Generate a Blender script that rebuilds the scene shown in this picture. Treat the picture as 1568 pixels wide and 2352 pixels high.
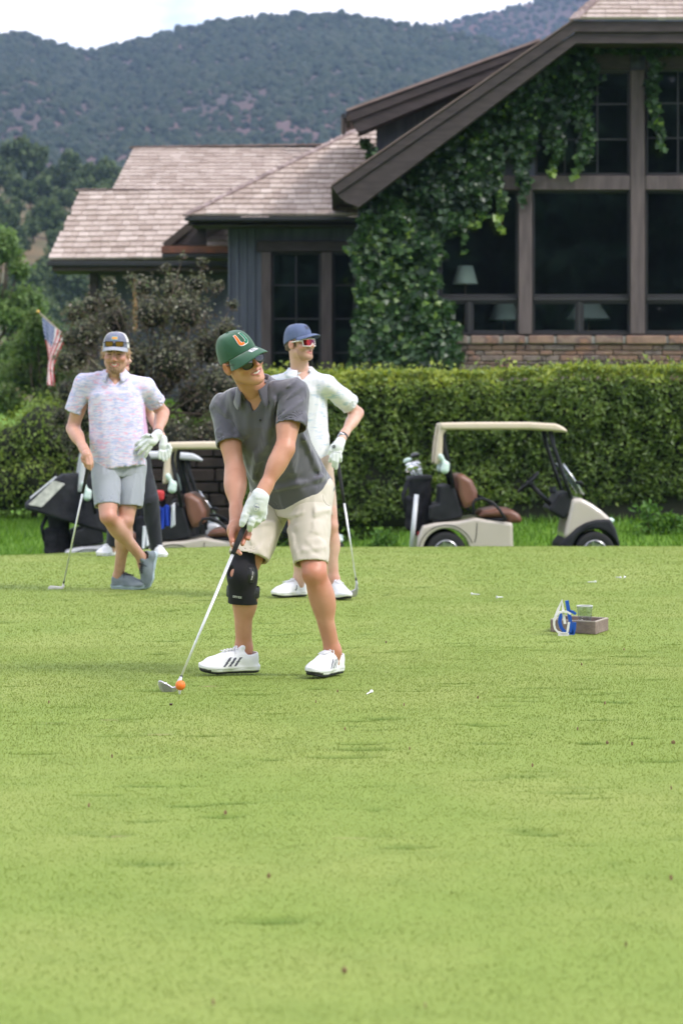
import bpy, math, random
import numpy as np
from mathutils import Vector, Matrix
from mathutils.bvhtree import BVHTree

random.seed(7)
RNG = np.random.default_rng(7)
for o in list(bpy.data.objects):
    bpy.data.objects.remove(o)
scene = bpy.context.scene
COL = scene.collection

# ------------------------------------------------------------------ camera, light, exposure
CAM_H, FPX, PX0, PY0 = 1.1, 5553.0, 784.0, 995.0      # eye height; focal length, centre and horizon on a 1568 x 2352 frame
cam = bpy.data.cameras.new('camera')
cam.sensor_fit = 'VERTICAL'; cam.sensor_height = 36.0; cam.lens = 85.0
cam.shift_y = -(1176.0 - PY0) / 2352.0
cam.clip_start = 0.1; cam.clip_end = 9000.0
cam.dof.use_dof = True; cam.dof.focus_distance = 10.75; cam.dof.aperture_fstop = 5.0
cam_o = bpy.data.objects.new('camera', cam); COL.objects.link(cam_o)
cam_o.location = (0, 0, CAM_H); cam_o.rotation_euler = (math.radians(90), 0, 0)
scene.camera = cam_o

SUN_EL, SUN_AZ = math.radians(47), math.radians(118)      # azimuth clockwise from +Y: from behind and to the right
world = bpy.data.worlds.new('World'); scene.world = world; world.use_nodes = True
wn, wl = world.node_tree.nodes, world.node_tree.links
wn.clear()
w_out = wn.new('ShaderNodeOutputWorld'); w_bg = wn.new('ShaderNodeBackground'); w_bg.inputs[1].default_value = 0.12
sky = wn.new('ShaderNodeTexSky'); sky.sky_type = 'NISHITA'; sky.sun_disc = False
sky.sun_elevation = SUN_EL; sky.sun_rotation = SUN_AZ; sky.altitude = 2000
w_tc = wn.new('ShaderNodeTexCoord')
w_map = wn.new('ShaderNodeMapping'); w_map.inputs['Scale'].default_value = (1.0, 1.0, 2.2)
w_no = wn.new('ShaderNodeTexNoise'); w_no.inputs['Scale'].default_value = 5.0; w_no.inputs['Detail'].default_value = 6.0; w_no.inputs['Roughness'].default_value = 0.55
w_cr = wn.new('ShaderNodeValToRGB'); w_cr.color_ramp.elements[0].position = 0.40; w_cr.color_ramp.elements[1].position = 0.53
w_cr.color_ramp.elements[0].color = (0.12, 0.12, 0.12, 1); w_cr.color_ramp.elements[1].color = (1, 1, 1, 1)
w_mix = wn.new('ShaderNodeMixRGB'); w_mix.inputs['Color2'].default_value = (7.9, 7.65, 8.05, 1)
wl.new(w_tc.outputs['Generated'], w_map.inputs['Vector']); wl.new(w_map.outputs[0], w_no.inputs['Vector'])
wl.new(w_no.outputs['Fac'], w_cr.inputs[0]); wl.new(w_cr.outputs[0], w_mix.inputs['Fac'])
wl.new(sky.outputs[0], w_mix.inputs['Color1']); wl.new(w_mix.outputs[0], w_bg.inputs[0]); wl.new(w_bg.outputs[0], w_out.inputs[0])

sun = bpy.data.lights.new('sun', 'SUN'); sun.energy = 1.5; sun.angle = math.radians(12); sun.color = (1.0, 0.94, 0.89)
sun_o = bpy.data.objects.new('sun', sun); COL.objects.link(sun_o)
sd = Vector((math.sin(SUN_AZ) * math.cos(SUN_EL), math.cos(SUN_AZ) * math.cos(SUN_EL), math.sin(SUN_EL)))
sun_o.rotation_euler = (-sd).to_track_quat('-Z', 'Y').to_euler(); sun_o.location = (0, 0, 60)

scene.view_settings.view_transform = 'Standard'; scene.view_settings.look = 'None'
scene.view_settings.exposure = 1.15; scene.view_settings.gamma = 1.0; scene.view_settings.use_curve_mapping = False
cy = scene.cycles
cy.use_denoising = True; cy.max_bounces = 8; cy.diffuse_bounces = 3; cy.glossy_bounces = 3; cy.transmission_bounces = 5
cy.transparent_max_bounces = 10; cy.volume_bounces = 1; cy.sample_clamp_indirect = 4.0; cy.caustics_reflective = False; cy.caustics_refractive = False

# ------------------------------------------------------------------ helpers
def P(px, py, Y):
    """place on the photograph's 1568 x 2352 grid at real distance Y -> world point"""
    return np.array(((px - PX0) * Y / FPX, Y, CAM_H + (PY0 - py) * Y / FPX))
def V(*a): return np.array(a, dtype=float)
def unit(v): v = np.asarray(v, float); return v / (np.linalg.norm(v) + 1e-12)

MATS = {}
def mat(name, col, rough=0.6, col2=None, nscale=8.0, ndetail=4.0, bump=0.0, bscale=60.0, metal=0.0, spec=0.5, sss=0.0, coat=0.0,
        coords='Object', stretch=None, trans=0.0, sheen=0.0, alpha=None, emit=0.0, attr=None, lo=0.35, hi=0.65, bdist=0.01):
    if name in MATS: return MATS[name]
    m = bpy.data.materials.new(name); m.use_nodes = True; MATS[name] = m
    n, l = m.node_tree.nodes, m.node_tree.links
    b = n['Principled BSDF']
    c4 = lambda c: (c[0], c[1], c[2], 1)
    b.inputs['Base Color'].default_value = c4(col); b.inputs['Roughness'].default_value = rough; b.inputs['Metallic'].default_value = metal
    b.inputs['Specular IOR Level'].default_value = spec
    if sss: b.inputs['Subsurface Weight'].default_value = sss; b.inputs['Subsurface Radius'].default_value = (0.012, 0.005, 0.003); b.inputs['Subsurface Scale'].default_value = 1.0
    if coat: b.inputs['Coat Weight'].default_value = coat; b.inputs['Coat Roughness'].default_value = 0.1
    if sheen: b.inputs['Sheen Weight'].default_value = sheen
    if trans: b.inputs['Transmission Weight'].default_value = trans
    if emit: b.inputs['Emission Color'].default_value = c4(col); b.inputs['Emission Strength'].default_value = emit
    vec = None
    if col2 is not None or bump:
        tc = n.new('ShaderNodeTexCoord'); vec = tc.outputs[coords]
        if stretch:
            mp = n.new('ShaderNodeMapping'); mp.inputs['Scale'].default_value = stretch; l.new(vec, mp.inputs[0]); vec = mp.outputs[0]
    if col2 is not None:
        if attr:
            at = n.new('ShaderNodeAttribute'); at.attribute_name = attr; fac = at.outputs['Fac']; lo, hi = 0.0, 1.0
        else:
            no = n.new('ShaderNodeTexNoise'); no.inputs['Scale'].default_value = nscale; no.inputs['Detail'].default_value = ndetail
            l.new(vec, no.inputs['Vector']); fac = no.outputs['Fac']
        cr = n.new('ShaderNodeValToRGB'); e = cr.color_ramp.elements
        cols = [col, col2] if not isinstance(col2[0], (tuple, list)) else [col] + list(col2)
        while len(e) < len(cols): e.new(0.5)
        for i, c in enumerate(cols):
            e[i].position = lo + (hi - lo) * i / (len(cols) - 1); e[i].color = c4(c)
        l.new(fac, cr.inputs[0]); l.new(cr.outputs[0], b.inputs['Base Color'])
    if bump:
        nb = n.new('ShaderNodeTexNoise'); nb.inputs['Scale'].default_value = bscale; nb.inputs['Detail'].default_value = 3.0
        l.new(vec, nb.inputs['Vector'])
        bp = n.new('ShaderNodeBump'); bp.inputs['Strength'].default_value = bump; bp.inputs['Distance'].default_value = bdist
        l.new(nb.outputs['Fac'], bp.inputs['Height']); l.new(bp.outputs[0], b.inputs['Normal'])
    return m

def leafmat(name, cols, transl=0.35, rough=0.5, spec=0.4, lift=0.0):
    """leaf: one of the colours by the per-leaf attribute, part of the light let through"""
    if name in MATS: return MATS[name]
    m = mat(name, cols[0], rough, col2=list(cols[1:]), attr='rnd', spec=spec)
    n, l = m.node_tree.nodes, m.node_tree.links
    b = n['Principled BSDF']; out = n['Material Output']
    t = n.new('ShaderNodeBsdfTranslucent'); mx = n.new('ShaderNodeMixShader'); mx.inputs[0].default_value = transl
    cr = [q for q in n if q.type == 'VALTORGB'][0]
    hs = n.new('ShaderNodeHueSaturation'); hs.inputs['Value'].default_value = 1.25; hs.inputs['Saturation'].default_value = 1.1; hs.inputs['Hue'].default_value = 0.485
    l.new(cr.outputs[0], hs.inputs['Color']); l.new(hs.outputs[0], t.inputs[0])
    if lift:                                        # close-mown turf: blades shade as part of the sward they make up
        ge = n.new('ShaderNodeNewGeometry'); vm = n.new('ShaderNodeVectorMath'); vm.operation = 'ADD'; vm.inputs[1].default_value = (0, 0, lift); vn = n.new('ShaderNodeVectorMath'); vn.operation = 'NORMALIZE'
        l.new(ge.outputs['Normal'], vm.inputs[0]); l.new(vm.outputs[0], vn.inputs[0]); l.new(vn.outputs[0], b.inputs['Normal'])
    l.new(b.outputs[0], mx.inputs[1]); l.new(t.outputs[0], mx.inputs[2]); l.new(mx.outputs[0], out.inputs[0])
    return m

def glassmat(name, tint=(0.9, 0.95, 0.95), refl_rough=0.02, ior=1.5):
    """thin pane: fresnel mirror over clear"""
    m = bpy.data.materials.new(name); m.use_nodes = True; MATS[name] = m
    n, l = m.node_tree.nodes, m.node_tree.links; n.clear()
    o = n.new('ShaderNodeOutputMaterial'); g = n.new('ShaderNodeBsdfGlossy'); t = n.new('ShaderNodeBsdfTransparent'); f = n.new('ShaderNodeLayerWeight'); pw = n.new('ShaderNodeMath'); pw.operation = 'POWER'; pw.inputs[1].default_value = 4.0; ma = n.new('ShaderNodeMath'); ma.operation = 'MULTIPLY_ADD'; f0 = ((ior - 1) / (ior + 1)) ** 2; ma.inputs[1].default_value = .9; ma.inputs[2].default_value = f0; mx = n.new('ShaderNodeMixShader')
    f.inputs['Blend'].default_value = .5; l.new(f.outputs['Facing'], pw.inputs[0]); l.new(pw.outputs[0], ma.inputs[0]); g.inputs['Roughness'].default_value = refl_rough; t.inputs[0].default_value = (*tint, 1)
    l.new(ma.outputs[0], mx.inputs[0]); l.new(t.outputs[0], mx.inputs[1]); l.new(g.outputs[0], mx.inputs[2]); l.new(mx.outputs[0], o.inputs[0])
    return m

def link(name, me, parent=None):
    o = bpy.data.objects.new(name, me); COL.objects.link(o)
    if parent is not None: o.parent = parent
    return o
def tag(o, label=None, cat=None, group=None, kind=None):
    if label: o['label'] = label
    if cat: o['category'] = cat
    if group: o['group'] = group
    if kind: o['kind'] = kind
    return o
def thing(name, label, cat, group=None, loc=(0, 0, 0)):
    o = link(name, None); o.location = Vector(loc)
    return tag(o, label, cat, group)
def mesh_np(name, verts, faces, mats, mids=None, smooth=True):
    """faces: (n,3) or (n,4) array, or a list of polygons"""
    me = bpy.data.meshes.new(name)
    verts = np.ascontiguousarray(verts, dtype=np.float32)
    if isinstance(faces, np.ndarray):
        nf, k = faces.shape
        me.vertices.add(len(verts)); me.vertices.foreach_set('co', verts.ravel())
        me.loops.add(nf * k); me.loops.foreach_set('vertex_index', faces.astype(np.int32).ravel())
        me.polygons.add(nf); me.polygons.foreach_set('loop_start', np.arange(0, nf * k, k, dtype=np.int32))
        me.polygons.foreach_set('loop_total', np.full(nf, k, dtype=np.int32))
        me.update(calc_edges=True)
    else:
        me.from_pydata([tuple(map(float, v)) for v in verts], [], [tuple(map(int, f)) for f in faces]); nf = len(faces)
    for m in (mats if isinstance(mats, (list, tuple)) else [mats]): me.materials.append(m)
    if mids is not None: me.polygons.foreach_set('material_index', np.asarray(mids, dtype=np.int32))
    me.polygons.foreach_set('use_smooth', np.full(nf, bool(smooth)))
    me.update(); me.validate(clean_customdata=False)
    return me
def obj(name, verts, faces, mats, parent=None, mids=None, smooth=True):
    return link(name, mesh_np(name, verts, faces, mats, mids, smooth), parent)
def rel(o, parent_loc):
    return o

class MB:
    """collects polygons of one part"""
    def __init__(s): s.v = []; s.f = []; s.m = []
    def add(s, v, f, m=0):
        k = len(s.v); s.v += [tuple(map(float, p)) for p in v]; s.f += [tuple(i + k for i in q) for q in f]; s.m += [m] * len(f); return s
    def box(s, c, h, R=None, m=0, bevel=0.0):
        c = np.asarray(c, float); h = np.asarray(h, float)
        if bevel > 0:
            b = min(bevel, h.min() * 0.9); pts = []
            sg = [(x, y, z) for x in (-1, 1) for y in (-1, 1) for z in (-1, 1)]
            idx = {}
            for g in sg:
                for ax in range(3):
                    p = np.array(g) * h; 
                    for a in range(3):
                        if a != ax: p[a] -= g[a] * b
                    idx[(g, ax)] = len(pts); pts.append(p)
            f = []
            for ax in range(3):
                o1, o2 = [a for a in range(3) if a != ax]
                for sgn in (-1, 1):
                    q = []
                    for u, w in ((-1, -1), (1, -1), (1, 1), (-1, 1)):
                        g = [0, 0, 0]; g[ax] = sgn; g[o1] = u; g[o2] = w; q.append(idx[(tuple(g), ax)])
                    f.append(q)
                for u in (-1, 1):
                    for w in (-1, 1):
                        g0 = [0, 0, 0]; g0[o1] = u; g0[o2] = w
                        ga = list(g0); ga[ax] = -1; gb = list(g0); gb[ax] = 1
                        f.append([idx[(tuple(ga), o1)], idx[(tuple(gb), o1)], idx[(tuple(gb), o2)], idx[(tuple(ga), o2)]])
            for g in sg: f.append([idx[(g, 0)], idx[(g, 1)], idx[(g, 2)]])
            pts = np.array(pts); cen = pts.mean(0)
            ff = []
            for q in f:
                a, b2, c2 = pts[q[0]], pts[q[1]], pts[q[2]]
                nrm = np.cross(b2 - a, c2 - a)
                ff.append(q if np.dot(nrm, pts[q].mean(0) - cen) > 0 else q[::-1])
            f = ff
        else:
            pts = np.array([(x, y, z) for x in (-1, 1) for y in (-1, 1) for z in (-1, 1)], float) * h
            f = [(0, 1, 3, 2), (4, 6, 7, 5), (0, 4, 5, 1), (2, 3, 7, 6), (0, 2, 6, 4), (1, 5, 7, 3)]
        if R is not None: pts = pts @ np.asarray(R, float).T
        return s.add(pts + c, f, m)
    def beam(s, a, b, w, d, up=(0, 0, 1), m=0, bevel=0.0):
        """box from a to b; w across (a-b x up), d along up"""
        a = np.asarray(a, float); b = np.asarray(b, float); x = unit(b - a); y = unit(np.cross(up, x)); z = np.cross(x, y)
        return s.box((a + b) / 2, (np.linalg.norm(b - a) / 2, w / 2, d / 2), np.stack([x, y, z], 1), m, bevel)
    def tube(s, pts, r, n=10, m=0, cap=True):
        pts = [np.asarray(p, float) for p in pts]; rs = r if isinstance(r, (list, tuple, np.ndarray)) else [r] * len(pts)
        V_, F_ = [], []
        ref = None
        for i, p in enumerate(pts):
            d = unit(pts[min(i + 1, len(pts) - 1)] - pts[max(i - 1, 0)])
            if ref is None: ref = unit(np.cross(d, (0, 0, 1) if abs(d[2]) < 0.9 else (1, 0, 0)))
            ref = unit(ref - d * np.dot(ref, d)); o2 = np.cross(d, ref)
            for k in range(n):
                a = 2 * math.pi * k / n; V_.append(p + rs[i] * (math.cos(a) * ref + math.sin(a) * o2))
        for i in range(len(pts) - 1):
            for k in range(n): F_.append((i * n + k, i * n + (k + 1) % n, (i + 1) * n + (k + 1) % n, (i + 1) * n + k))
        if cap: F_.append(tuple(range(n))[::-1]); F_.append(tuple(range((len(pts) - 1) * n, len(pts) * n)))
        return s.add(V_, F_, m)
    def lathe(s, prof, c, axis=(0, 0, 1), n=24, m=0):
        """prof: (radius, height) pairs about axis through c"""
        ax = unit(axis); u = unit(np.cross(ax, (0, 0, 1) if abs(ax[2]) < 0.9 else (1, 0, 0))); w = np.cross(ax, u); c = np.asarray(c, float)
        V_ = [c + ax * h + r * (math.cos(2 * math.pi * k / n) * u + math.sin(2 * math.pi * k / n) * w) for r, h in prof for k in range(n)]
        F_ = [(i * n + k, i * n + (k + 1) % n, (i + 1) * n + (k + 1) % n, (i + 1) * n + k) for i in range(len(prof) - 1) for k in range(n)]
        return s.add(V_, F_, m)
    def prism(s, poly, y0, y1, m=0):
        """polygon in (x, z) extruded along y"""
        n = len(poly)
        v = [(x, y0, z) for x, z in poly] + [(x, y1, z) for x, z in poly]
        return s.add(v, [tuple(range(n)), tuple(range(n, 2 * n))[::-1]] + [(i, n + i, n + (i + 1) % n, (i + 1) % n) for i in range(n)], m)
    def sphere(s, c, r, nu=14, nv=8, m=0, R=None):
        r = np.asarray(r if hasattr(r, '__len__') else (r, r, r), float); V_, F_ = [], []
        for i in range(nv + 1):
            t = math.pi * i / nv
            for k in range(nu):
                a = 2 * math.pi * k / nu; V_.append(np.array((math.sin(t) * math.cos(a), math.sin(t) * math.sin(a), math.cos(t))) * r)
        for i in range(nv):
            for k in range(nu): F_.append((i * nu + k, (i + 1) * nu + k, (i + 1) * nu + (k + 1) % nu, i * nu + (k + 1) % nu))
        V_ = np.array(V_)
        if R is not None: V_ = V_ @ np.asarray(R).T
        return s.add(V_ + np.asarray(c, float), F_, m)
    def build(s, name, mats, parent=None, smooth=False, M=None, normals=False):
        v = np.array(s.v)
        if M is not None: v = v @ M[:3, :3].T + M[:3, 3]
        o = link(name, mesh_np(name, v, list(s.f), mats, s.m, smooth), parent)
        return o

def place(o, parent_world):
    """o holds world-space verts; move its origin under a parent standing at parent_world"""
    o.data.transform(Matrix.Translation(-Vector(parent_world))); return o

def dup(root, loc=None, rotz=None, label=None, group=None):
    r = root.copy(); COL.objects.link(r)
    if loc is not None: r.location = loc
    if rotz is not None: r.rotation_euler = (0, 0, rotz)
    if label: r['label'] = label
    if group: r['group'] = group
    for ch in list(root.children):
        c = ch.copy(); COL.objects.link(c); c.parent = r
        for g in list(ch.children):
            d = g.copy(); COL.objects.link(d); d.parent = c
    return r

def leaf_mesh(name, pts, size, material, nrm=None, spread=0.8, aspect=0.55, droop=0.0, fold=0.25, rnd=None, jitter=0.35, rng=RNG, lobes=False):
    """N small folded leaves, each its own faces; rnd per leaf drives its colour"""
    n = len(pts); pts = np.asarray(pts, float)
    d = rng.normal(size=(n, 3))
    if nrm is not None: d = d * spread + np.asarray(nrm) * 1.0
    d /= np.linalg.norm(d, axis=1)[:, None] + 1e-9                     # leaf normal
    a = rng.normal(size=(n, 3)); a[:, 2] -= droop
    a -= d * (a * d).sum(1)[:, None]; a /= np.linalg.norm(a, axis=1)[:, None] + 1e-9
    b = np.cross(d, a)
    L = (size * (1 + jitter * rng.uniform(-1, 1, n)))[:, None]; Wd = L * aspect
    if lobes:
        o = [pts, pts + a * L * .25 - b * Wd * .9 + d * L * .08, pts + a * L * .55 - b * Wd * .45, pts + a * L + d * 0 - d * L * fold * .3, pts + a * L * .55 + b * Wd * .45, pts + a * L * .25 + b * Wd * .9 + d * L * .08]
        v = np.stack(o, 1).reshape(-1, 3); i = np.arange(n)[:, None] * 6
        f = np.concatenate([i + np.array([[0, 2, 1, 1]])[:, :3], i + np.array([[0, 3, 2]]), i + np.array([[0, 4, 3]]), i + np.array([[0, 5, 4]])], 1).reshape(-1, 3); k = 4
    else:
        v = np.stack([pts, pts + a * L * .45 - b * Wd * .5 + d * L * fold * .5, pts + a * L, pts + a * L * .45 + b * Wd * .5 + d * L * fold * .5], 1).reshape(-1, 3)
        i = np.arange(n)[:, None] * 4
        f = np.concatenate([i + np.array([[0, 2, 1]]), i + np.array([[0, 3, 2]])], 1).reshape(-1, 3); k = 2
    me = mesh_np(name, v, f, material, smooth=False)
    r = rng.uniform(0, 1, n) if rnd is None else np.clip(rnd, 0, 1)
    at = me.attributes.new('rnd', 'FLOAT', 'FACE'); at.data.foreach_set('value', np.repeat(r, k).astype(np.float32))
    return me

def vnoise(p, seed=0):
    """smooth value noise at points (n,3), about -1..1"""
    p = np.asarray(p, float); i = np.floor(p).astype(np.int64); f = p - i; f = f * f * (3 - 2 * f); out = 0
    for dx in (0, 1):
        for dy in (0, 1):
            for dz in (0, 1):
                h = (i[..., 0] + dx) * 374761393 + (i[..., 1] + dy) * 668265263 + (i[..., 2] + dz) * 2147483647 + seed * 974711
                h = (h ^ (h >> 13)) * 1274126177; h = (h ^ (h >> 16)) & 0xffff
                w = (f[..., 0] if dx else 1 - f[..., 0]) * (f[..., 1] if dy else 1 - f[..., 1]) * (f[..., 2] if dz else 1 - f[..., 2])
                out = out + w * (h / 32767.5 - 1)
    return out
def fbm(p, oct=4, seed=0):
    p = np.asarray(p, float); s = 0; a = 1.0; t = 0
    for k in range(oct): s = s + a * vnoise(p * 2 ** k, seed + k); t += a; a *= 0.5
    return s / t
# ================================================================== land
def sstep(a, b, x): t = np.clip((x - a) / (b - a), 0, 1); return t * t * (3 - 2 * t)
def edge_y(X): return np.interp(X, [-15, -6, -3.1, -2.37, -1.6, -1.1, 15], [17, 20.5, 22.05, 22.5, 23.45, 23.8, 23.85])
def ground_z(X, Y):
    """land behind the tee: a dip for the carts, a rise to the hedge, the terrace of the house, the valley"""
    X = np.asarray(X, float); Y = np.asarray(Y, float)
    low = -0.75 + 0.25 * sstep(0.2, 1.6, X)
    z = low + (0.40 * sstep(28.5, 32.5, Y)) * sstep(-2.5, 0.5, X) + 0.42 * sstep(29.5, 41, Y) * (1 - sstep(-2.5, 0.5, X))
    z = z + sstep(35.2, 38.5, Y) * sstep(-4.6, -3.4, X) * 1.9
    z = z + 4.0 * sstep(60, 200, Y)
    z = z - sstep(60, 140, Y) * sstep(-8, -3, X) * 1.9
    return z

GREENS_TEE = mat('tee_turf', (0.175, 0.245, 0.048), 0.75)
def turf_nodes(m, base, dark, yellow, soil):
    n, l = m.node_tree.nodes, m.node_tree.links; b = n['Principled BSDF']; b.inputs['Specular IOR Level'].default_value = 0.08
    tc = n.new('ShaderNodeTexCoord')
    def noise(scale, st, det=4):
        mp = n.new('ShaderNodeMapping'); mp.inputs['Scale'].default_value = st; l.new(tc.outputs['Object'], mp.inputs[0])
        no = n.new('ShaderNodeTexNoise'); no.inputs['Scale'].default_value = scale; no.inputs['Detail'].default_value = det; l.new(mp.outputs[0], no.inputs['Vector']); return no
    def mixc(fac, a, bb, lo, hi, amt=1.0):
        cr = n.new('ShaderNodeValToRGB'); cr.color_ramp.elements[0].position = lo; cr.color_ramp.elements[1].position = hi
        cr.color_ramp.elements[1].color = (amt, amt, amt, 1); l.new(fac, cr.inputs[0])
        mx = n.new('ShaderNodeMixRGB'); l.new(cr.outputs[0], mx.inputs[0])
        if isinstance(a, tuple): mx.inputs[1].default_value = (*a, 1)
        else: l.new(a, mx.inputs[1])
        mx.inputs[2].default_value = (*bb, 1); return mx.outputs[0]
    c = mixc(noise(1.1, (1, .7, 1)).outputs['Fac'], base, yellow, .42, .66, .85)
    c = mixc(noise(3.4, (1, 1.0, 1)).outputs['Fac'], c, dark, .50, .70, .4)
    c = mixc(noise(11, (1, 1.4, 1)).outputs['Fac'], c, dark, .55, .75, .3)
    c = mixc(noise(120, (1, 1, 1), 2).outputs['Fac'], c, dark, .45, .75, .3)
    if soil:
        al = n.new('ShaderNodeAttribute'); al.attribute_name = 'lush_shade'; c = mixc(al.outputs['Fac'], c, (0.075, 0.135, 0.022), .1, .9, .9)  # dents: lusher green, with their shading put into the colour
        at = n.new('ShaderNodeAttribute'); at.attribute_name = 'soil'
        c = mixc(at.outputs['Fac'], c, soil, .35, .75)
    l.new(c, b.inputs['Base Color'])
    nb = noise(160, (1, 1, 1), 2); bp = n.new('ShaderNodeBump'); bp.inputs['Strength'].default_value = .18; bp.inputs['Distance'].default_value = .008
    l.new(nb.outputs['Fac'], bp.inputs['Height']); l.new(bp.outputs[0], b.inputs['Normal'])
TG, TD, TY = (0.212, 0.284, 0.063), (0.155, 0.222, 0.046), (0.266, 0.314, 0.086)
turf_nodes(GREENS_TEE, TG, TD, TY, (0.40, 0.27, 0.17))
LAWN = mat('lawn_turf', (0.09, 0.2, 0.03), 0.8); turf_nodes(LAWN, (0.12, 0.24, 0.03), (0.06, 0.14, 0.018), (0.17, 0.28, 0.045), None)

# dents and bare divots in the tee: (x, y, half-length, half-width, depth, soil)
rg = np.random.default_rng(21)
DENTS = []
for k in range(230):
    Y = 6.2 + 15 * rg.random() ** 1.2; X = rg.uniform(-.16, .16) * Y
    DENTS.append((X, Y, rg.uniform(.03, .10), rg.uniform(.018, .05), rg.uniform(.003, .014) * (.6 if Y < 8 else 1), 0.0 if rg.random() < .8 else rg.uniform(.2, .6)))
def dent_at(px, py, hl, hw, dep, soil):
    Y = CAM_H * FPX / (py - PY0); DENTS.append(((px - PX0) * Y / FPX, Y, hl, hw, dep, soil))
for a in [(478, 1571, .055, .035, .012, 1.0), (380, 1617, .03, .02, .008, .8), (350, 1585, .09, .02, .012, .4), (120, 1658, .06, .03, .01, .6), (255, 1650, .06, .035, .01, .6), (15, 1594, .03, .02, .008, 1.0),
          (225, 1823, .075, .022, .01, .5), (1095, 1789, .055, .02, .014, .35), (790, 1738, .12, .04, .018, .2), (510, 1872, .06, .025, .02, .4), (1120, 1665, .06, .04, .02, 0), (1180, 1598, .08, .035, .02, 0),
          (820, 1708, .07, .04, .018, 0), (1130, 1708, .07, .03, .01, .45), (1470, 1692, .05, .03, .015, .1), (620, 2110, .07, .035, .02, 0), (265, 1916, .05, .025, .01, .6), (1245, 1910, .05, .03, .015, 0), (1560, 1922, .05, .02, .01, .5),
          (800, 1503, .08, .03, .01, .6), (930, 1492, .07, .03, .012, 0), (1040, 1566, .08, .03, .012, 0), (330, 1802, .07, .03, .01, .45), (430, 1848, .06, .03, .01, .3), (870, 1676, .05, .02, .01, .4), (75, 1730, .07, .03, .016, 0), (1310, 1818, .07, .025, .014, 0)]:
    dent_at(*a)
def tee_z(X, Y):
    return 0.012 * fbm(np.stack([X * .35, Y * .35, 0 * X], -1), 3, 5) + 0.004 * fbm(np.stack([X * 2.2, Y * 2.2, 0 * X + 3], -1), 3, 9)
def apply_dents(X, Y, Z, S, G_=None):
    wob = 1 + .55 * fbm(np.stack([X * 22, Y * 22, 0 * X], -1), 2, 11)
    for (x, y, a, b, dp, so) in DENTS:
        q = np.where((abs(X - x) < 2.4 * a) & (abs(Y - y) < 3 * b))
        if not len(q[0]): continue
        r = ((X[q] - x) / a) ** 2 + ((Y[q] - y) / b) ** 2; g = np.exp(-r * wob[q])
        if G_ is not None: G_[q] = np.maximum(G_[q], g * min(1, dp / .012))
        Z[q] -= dp * g; S[q] = np.maximum(S[q], so * np.exp(-(r * wob[q]) ** 2))

def grid_faces(nu, nv):
    i = np.arange(nu * nv).reshape(nu, nv)
    return np.stack([i[:-1, :-1], i[1:, :-1], i[1:, 1:], i[:-1, 1:]], -1).reshape(-1, 4)
xs = np.concatenate([np.linspace(-16, -3.4, 30)[:-1], np.linspace(-3.4, 3.4, 170), np.linspace(3.4, 16, 30)[1:]])
tv = np.concatenate([np.linspace(-0.6, 4.0 / 23.8, 30)[:-1], np.linspace(4.0 / 23.8, 14 / 23.8, 300)[:-1], np.linspace(14 / 23.8, 1.0, 80), 1 + np.linspace(0.004, 0.12, 14)])
GX, GT = np.meshgrid(xs, tv, indexing='ij')
EY = edge_y(GX); fl = np.clip((GT * 23.8 - 14) / 9.8, 0, None)
GY = np.where(GT * 23.8 < 14, GT * 23.8, 14 + (EY - 14) * fl)
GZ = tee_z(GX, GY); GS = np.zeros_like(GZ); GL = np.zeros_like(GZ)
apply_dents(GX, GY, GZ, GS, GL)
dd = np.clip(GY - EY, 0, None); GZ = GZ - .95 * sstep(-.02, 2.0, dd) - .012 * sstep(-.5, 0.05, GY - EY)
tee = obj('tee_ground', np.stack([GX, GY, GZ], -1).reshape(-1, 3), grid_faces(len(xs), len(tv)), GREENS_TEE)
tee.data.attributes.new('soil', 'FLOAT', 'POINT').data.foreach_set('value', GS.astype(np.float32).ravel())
tee.data.attributes.new('lush_shade', 'FLOAT', 'POINT').data.foreach_set('value', GL.astype(np.float32).ravel())
tag(tee, kind='structure')
TEE_BVH = BVHTree.FromObject(tee, bpy.context.evaluated_depsgraph_get())
def on_tee(x, y):
    h = TEE_BVH.ray_cast(Vector((x, y, 2)), Vector((0, 0, -1)))[0]; return h.z if h else 0.0

xs = np.concatenate([np.geomspace(-1600, -14, 30)[:-1], np.linspace(-14, 14, 90), np.geomspace(14, 1600, 30)[1:]])
ys = np.concatenate([np.linspace(-500, 15, 30)[:-1], np.linspace(15, 62, 130)[:-1], np.geomspace(62, 3500, 60)])
GX, GY = np.meshgrid(xs, ys, indexing='ij')
GZ = ground_z(GX, GY) - 1.2 * (1 - sstep(15, 22, GY)) + .03 * fbm(np.stack([GX * .5, GY * .5, 0 * GX], -1), 3, 3)
tag(obj('lawn_ground', np.stack([GX, GY, GZ], -1).reshape(-1, 3), grid_faces(len(xs), len(ys)), LAWN), kind='structure')

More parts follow.
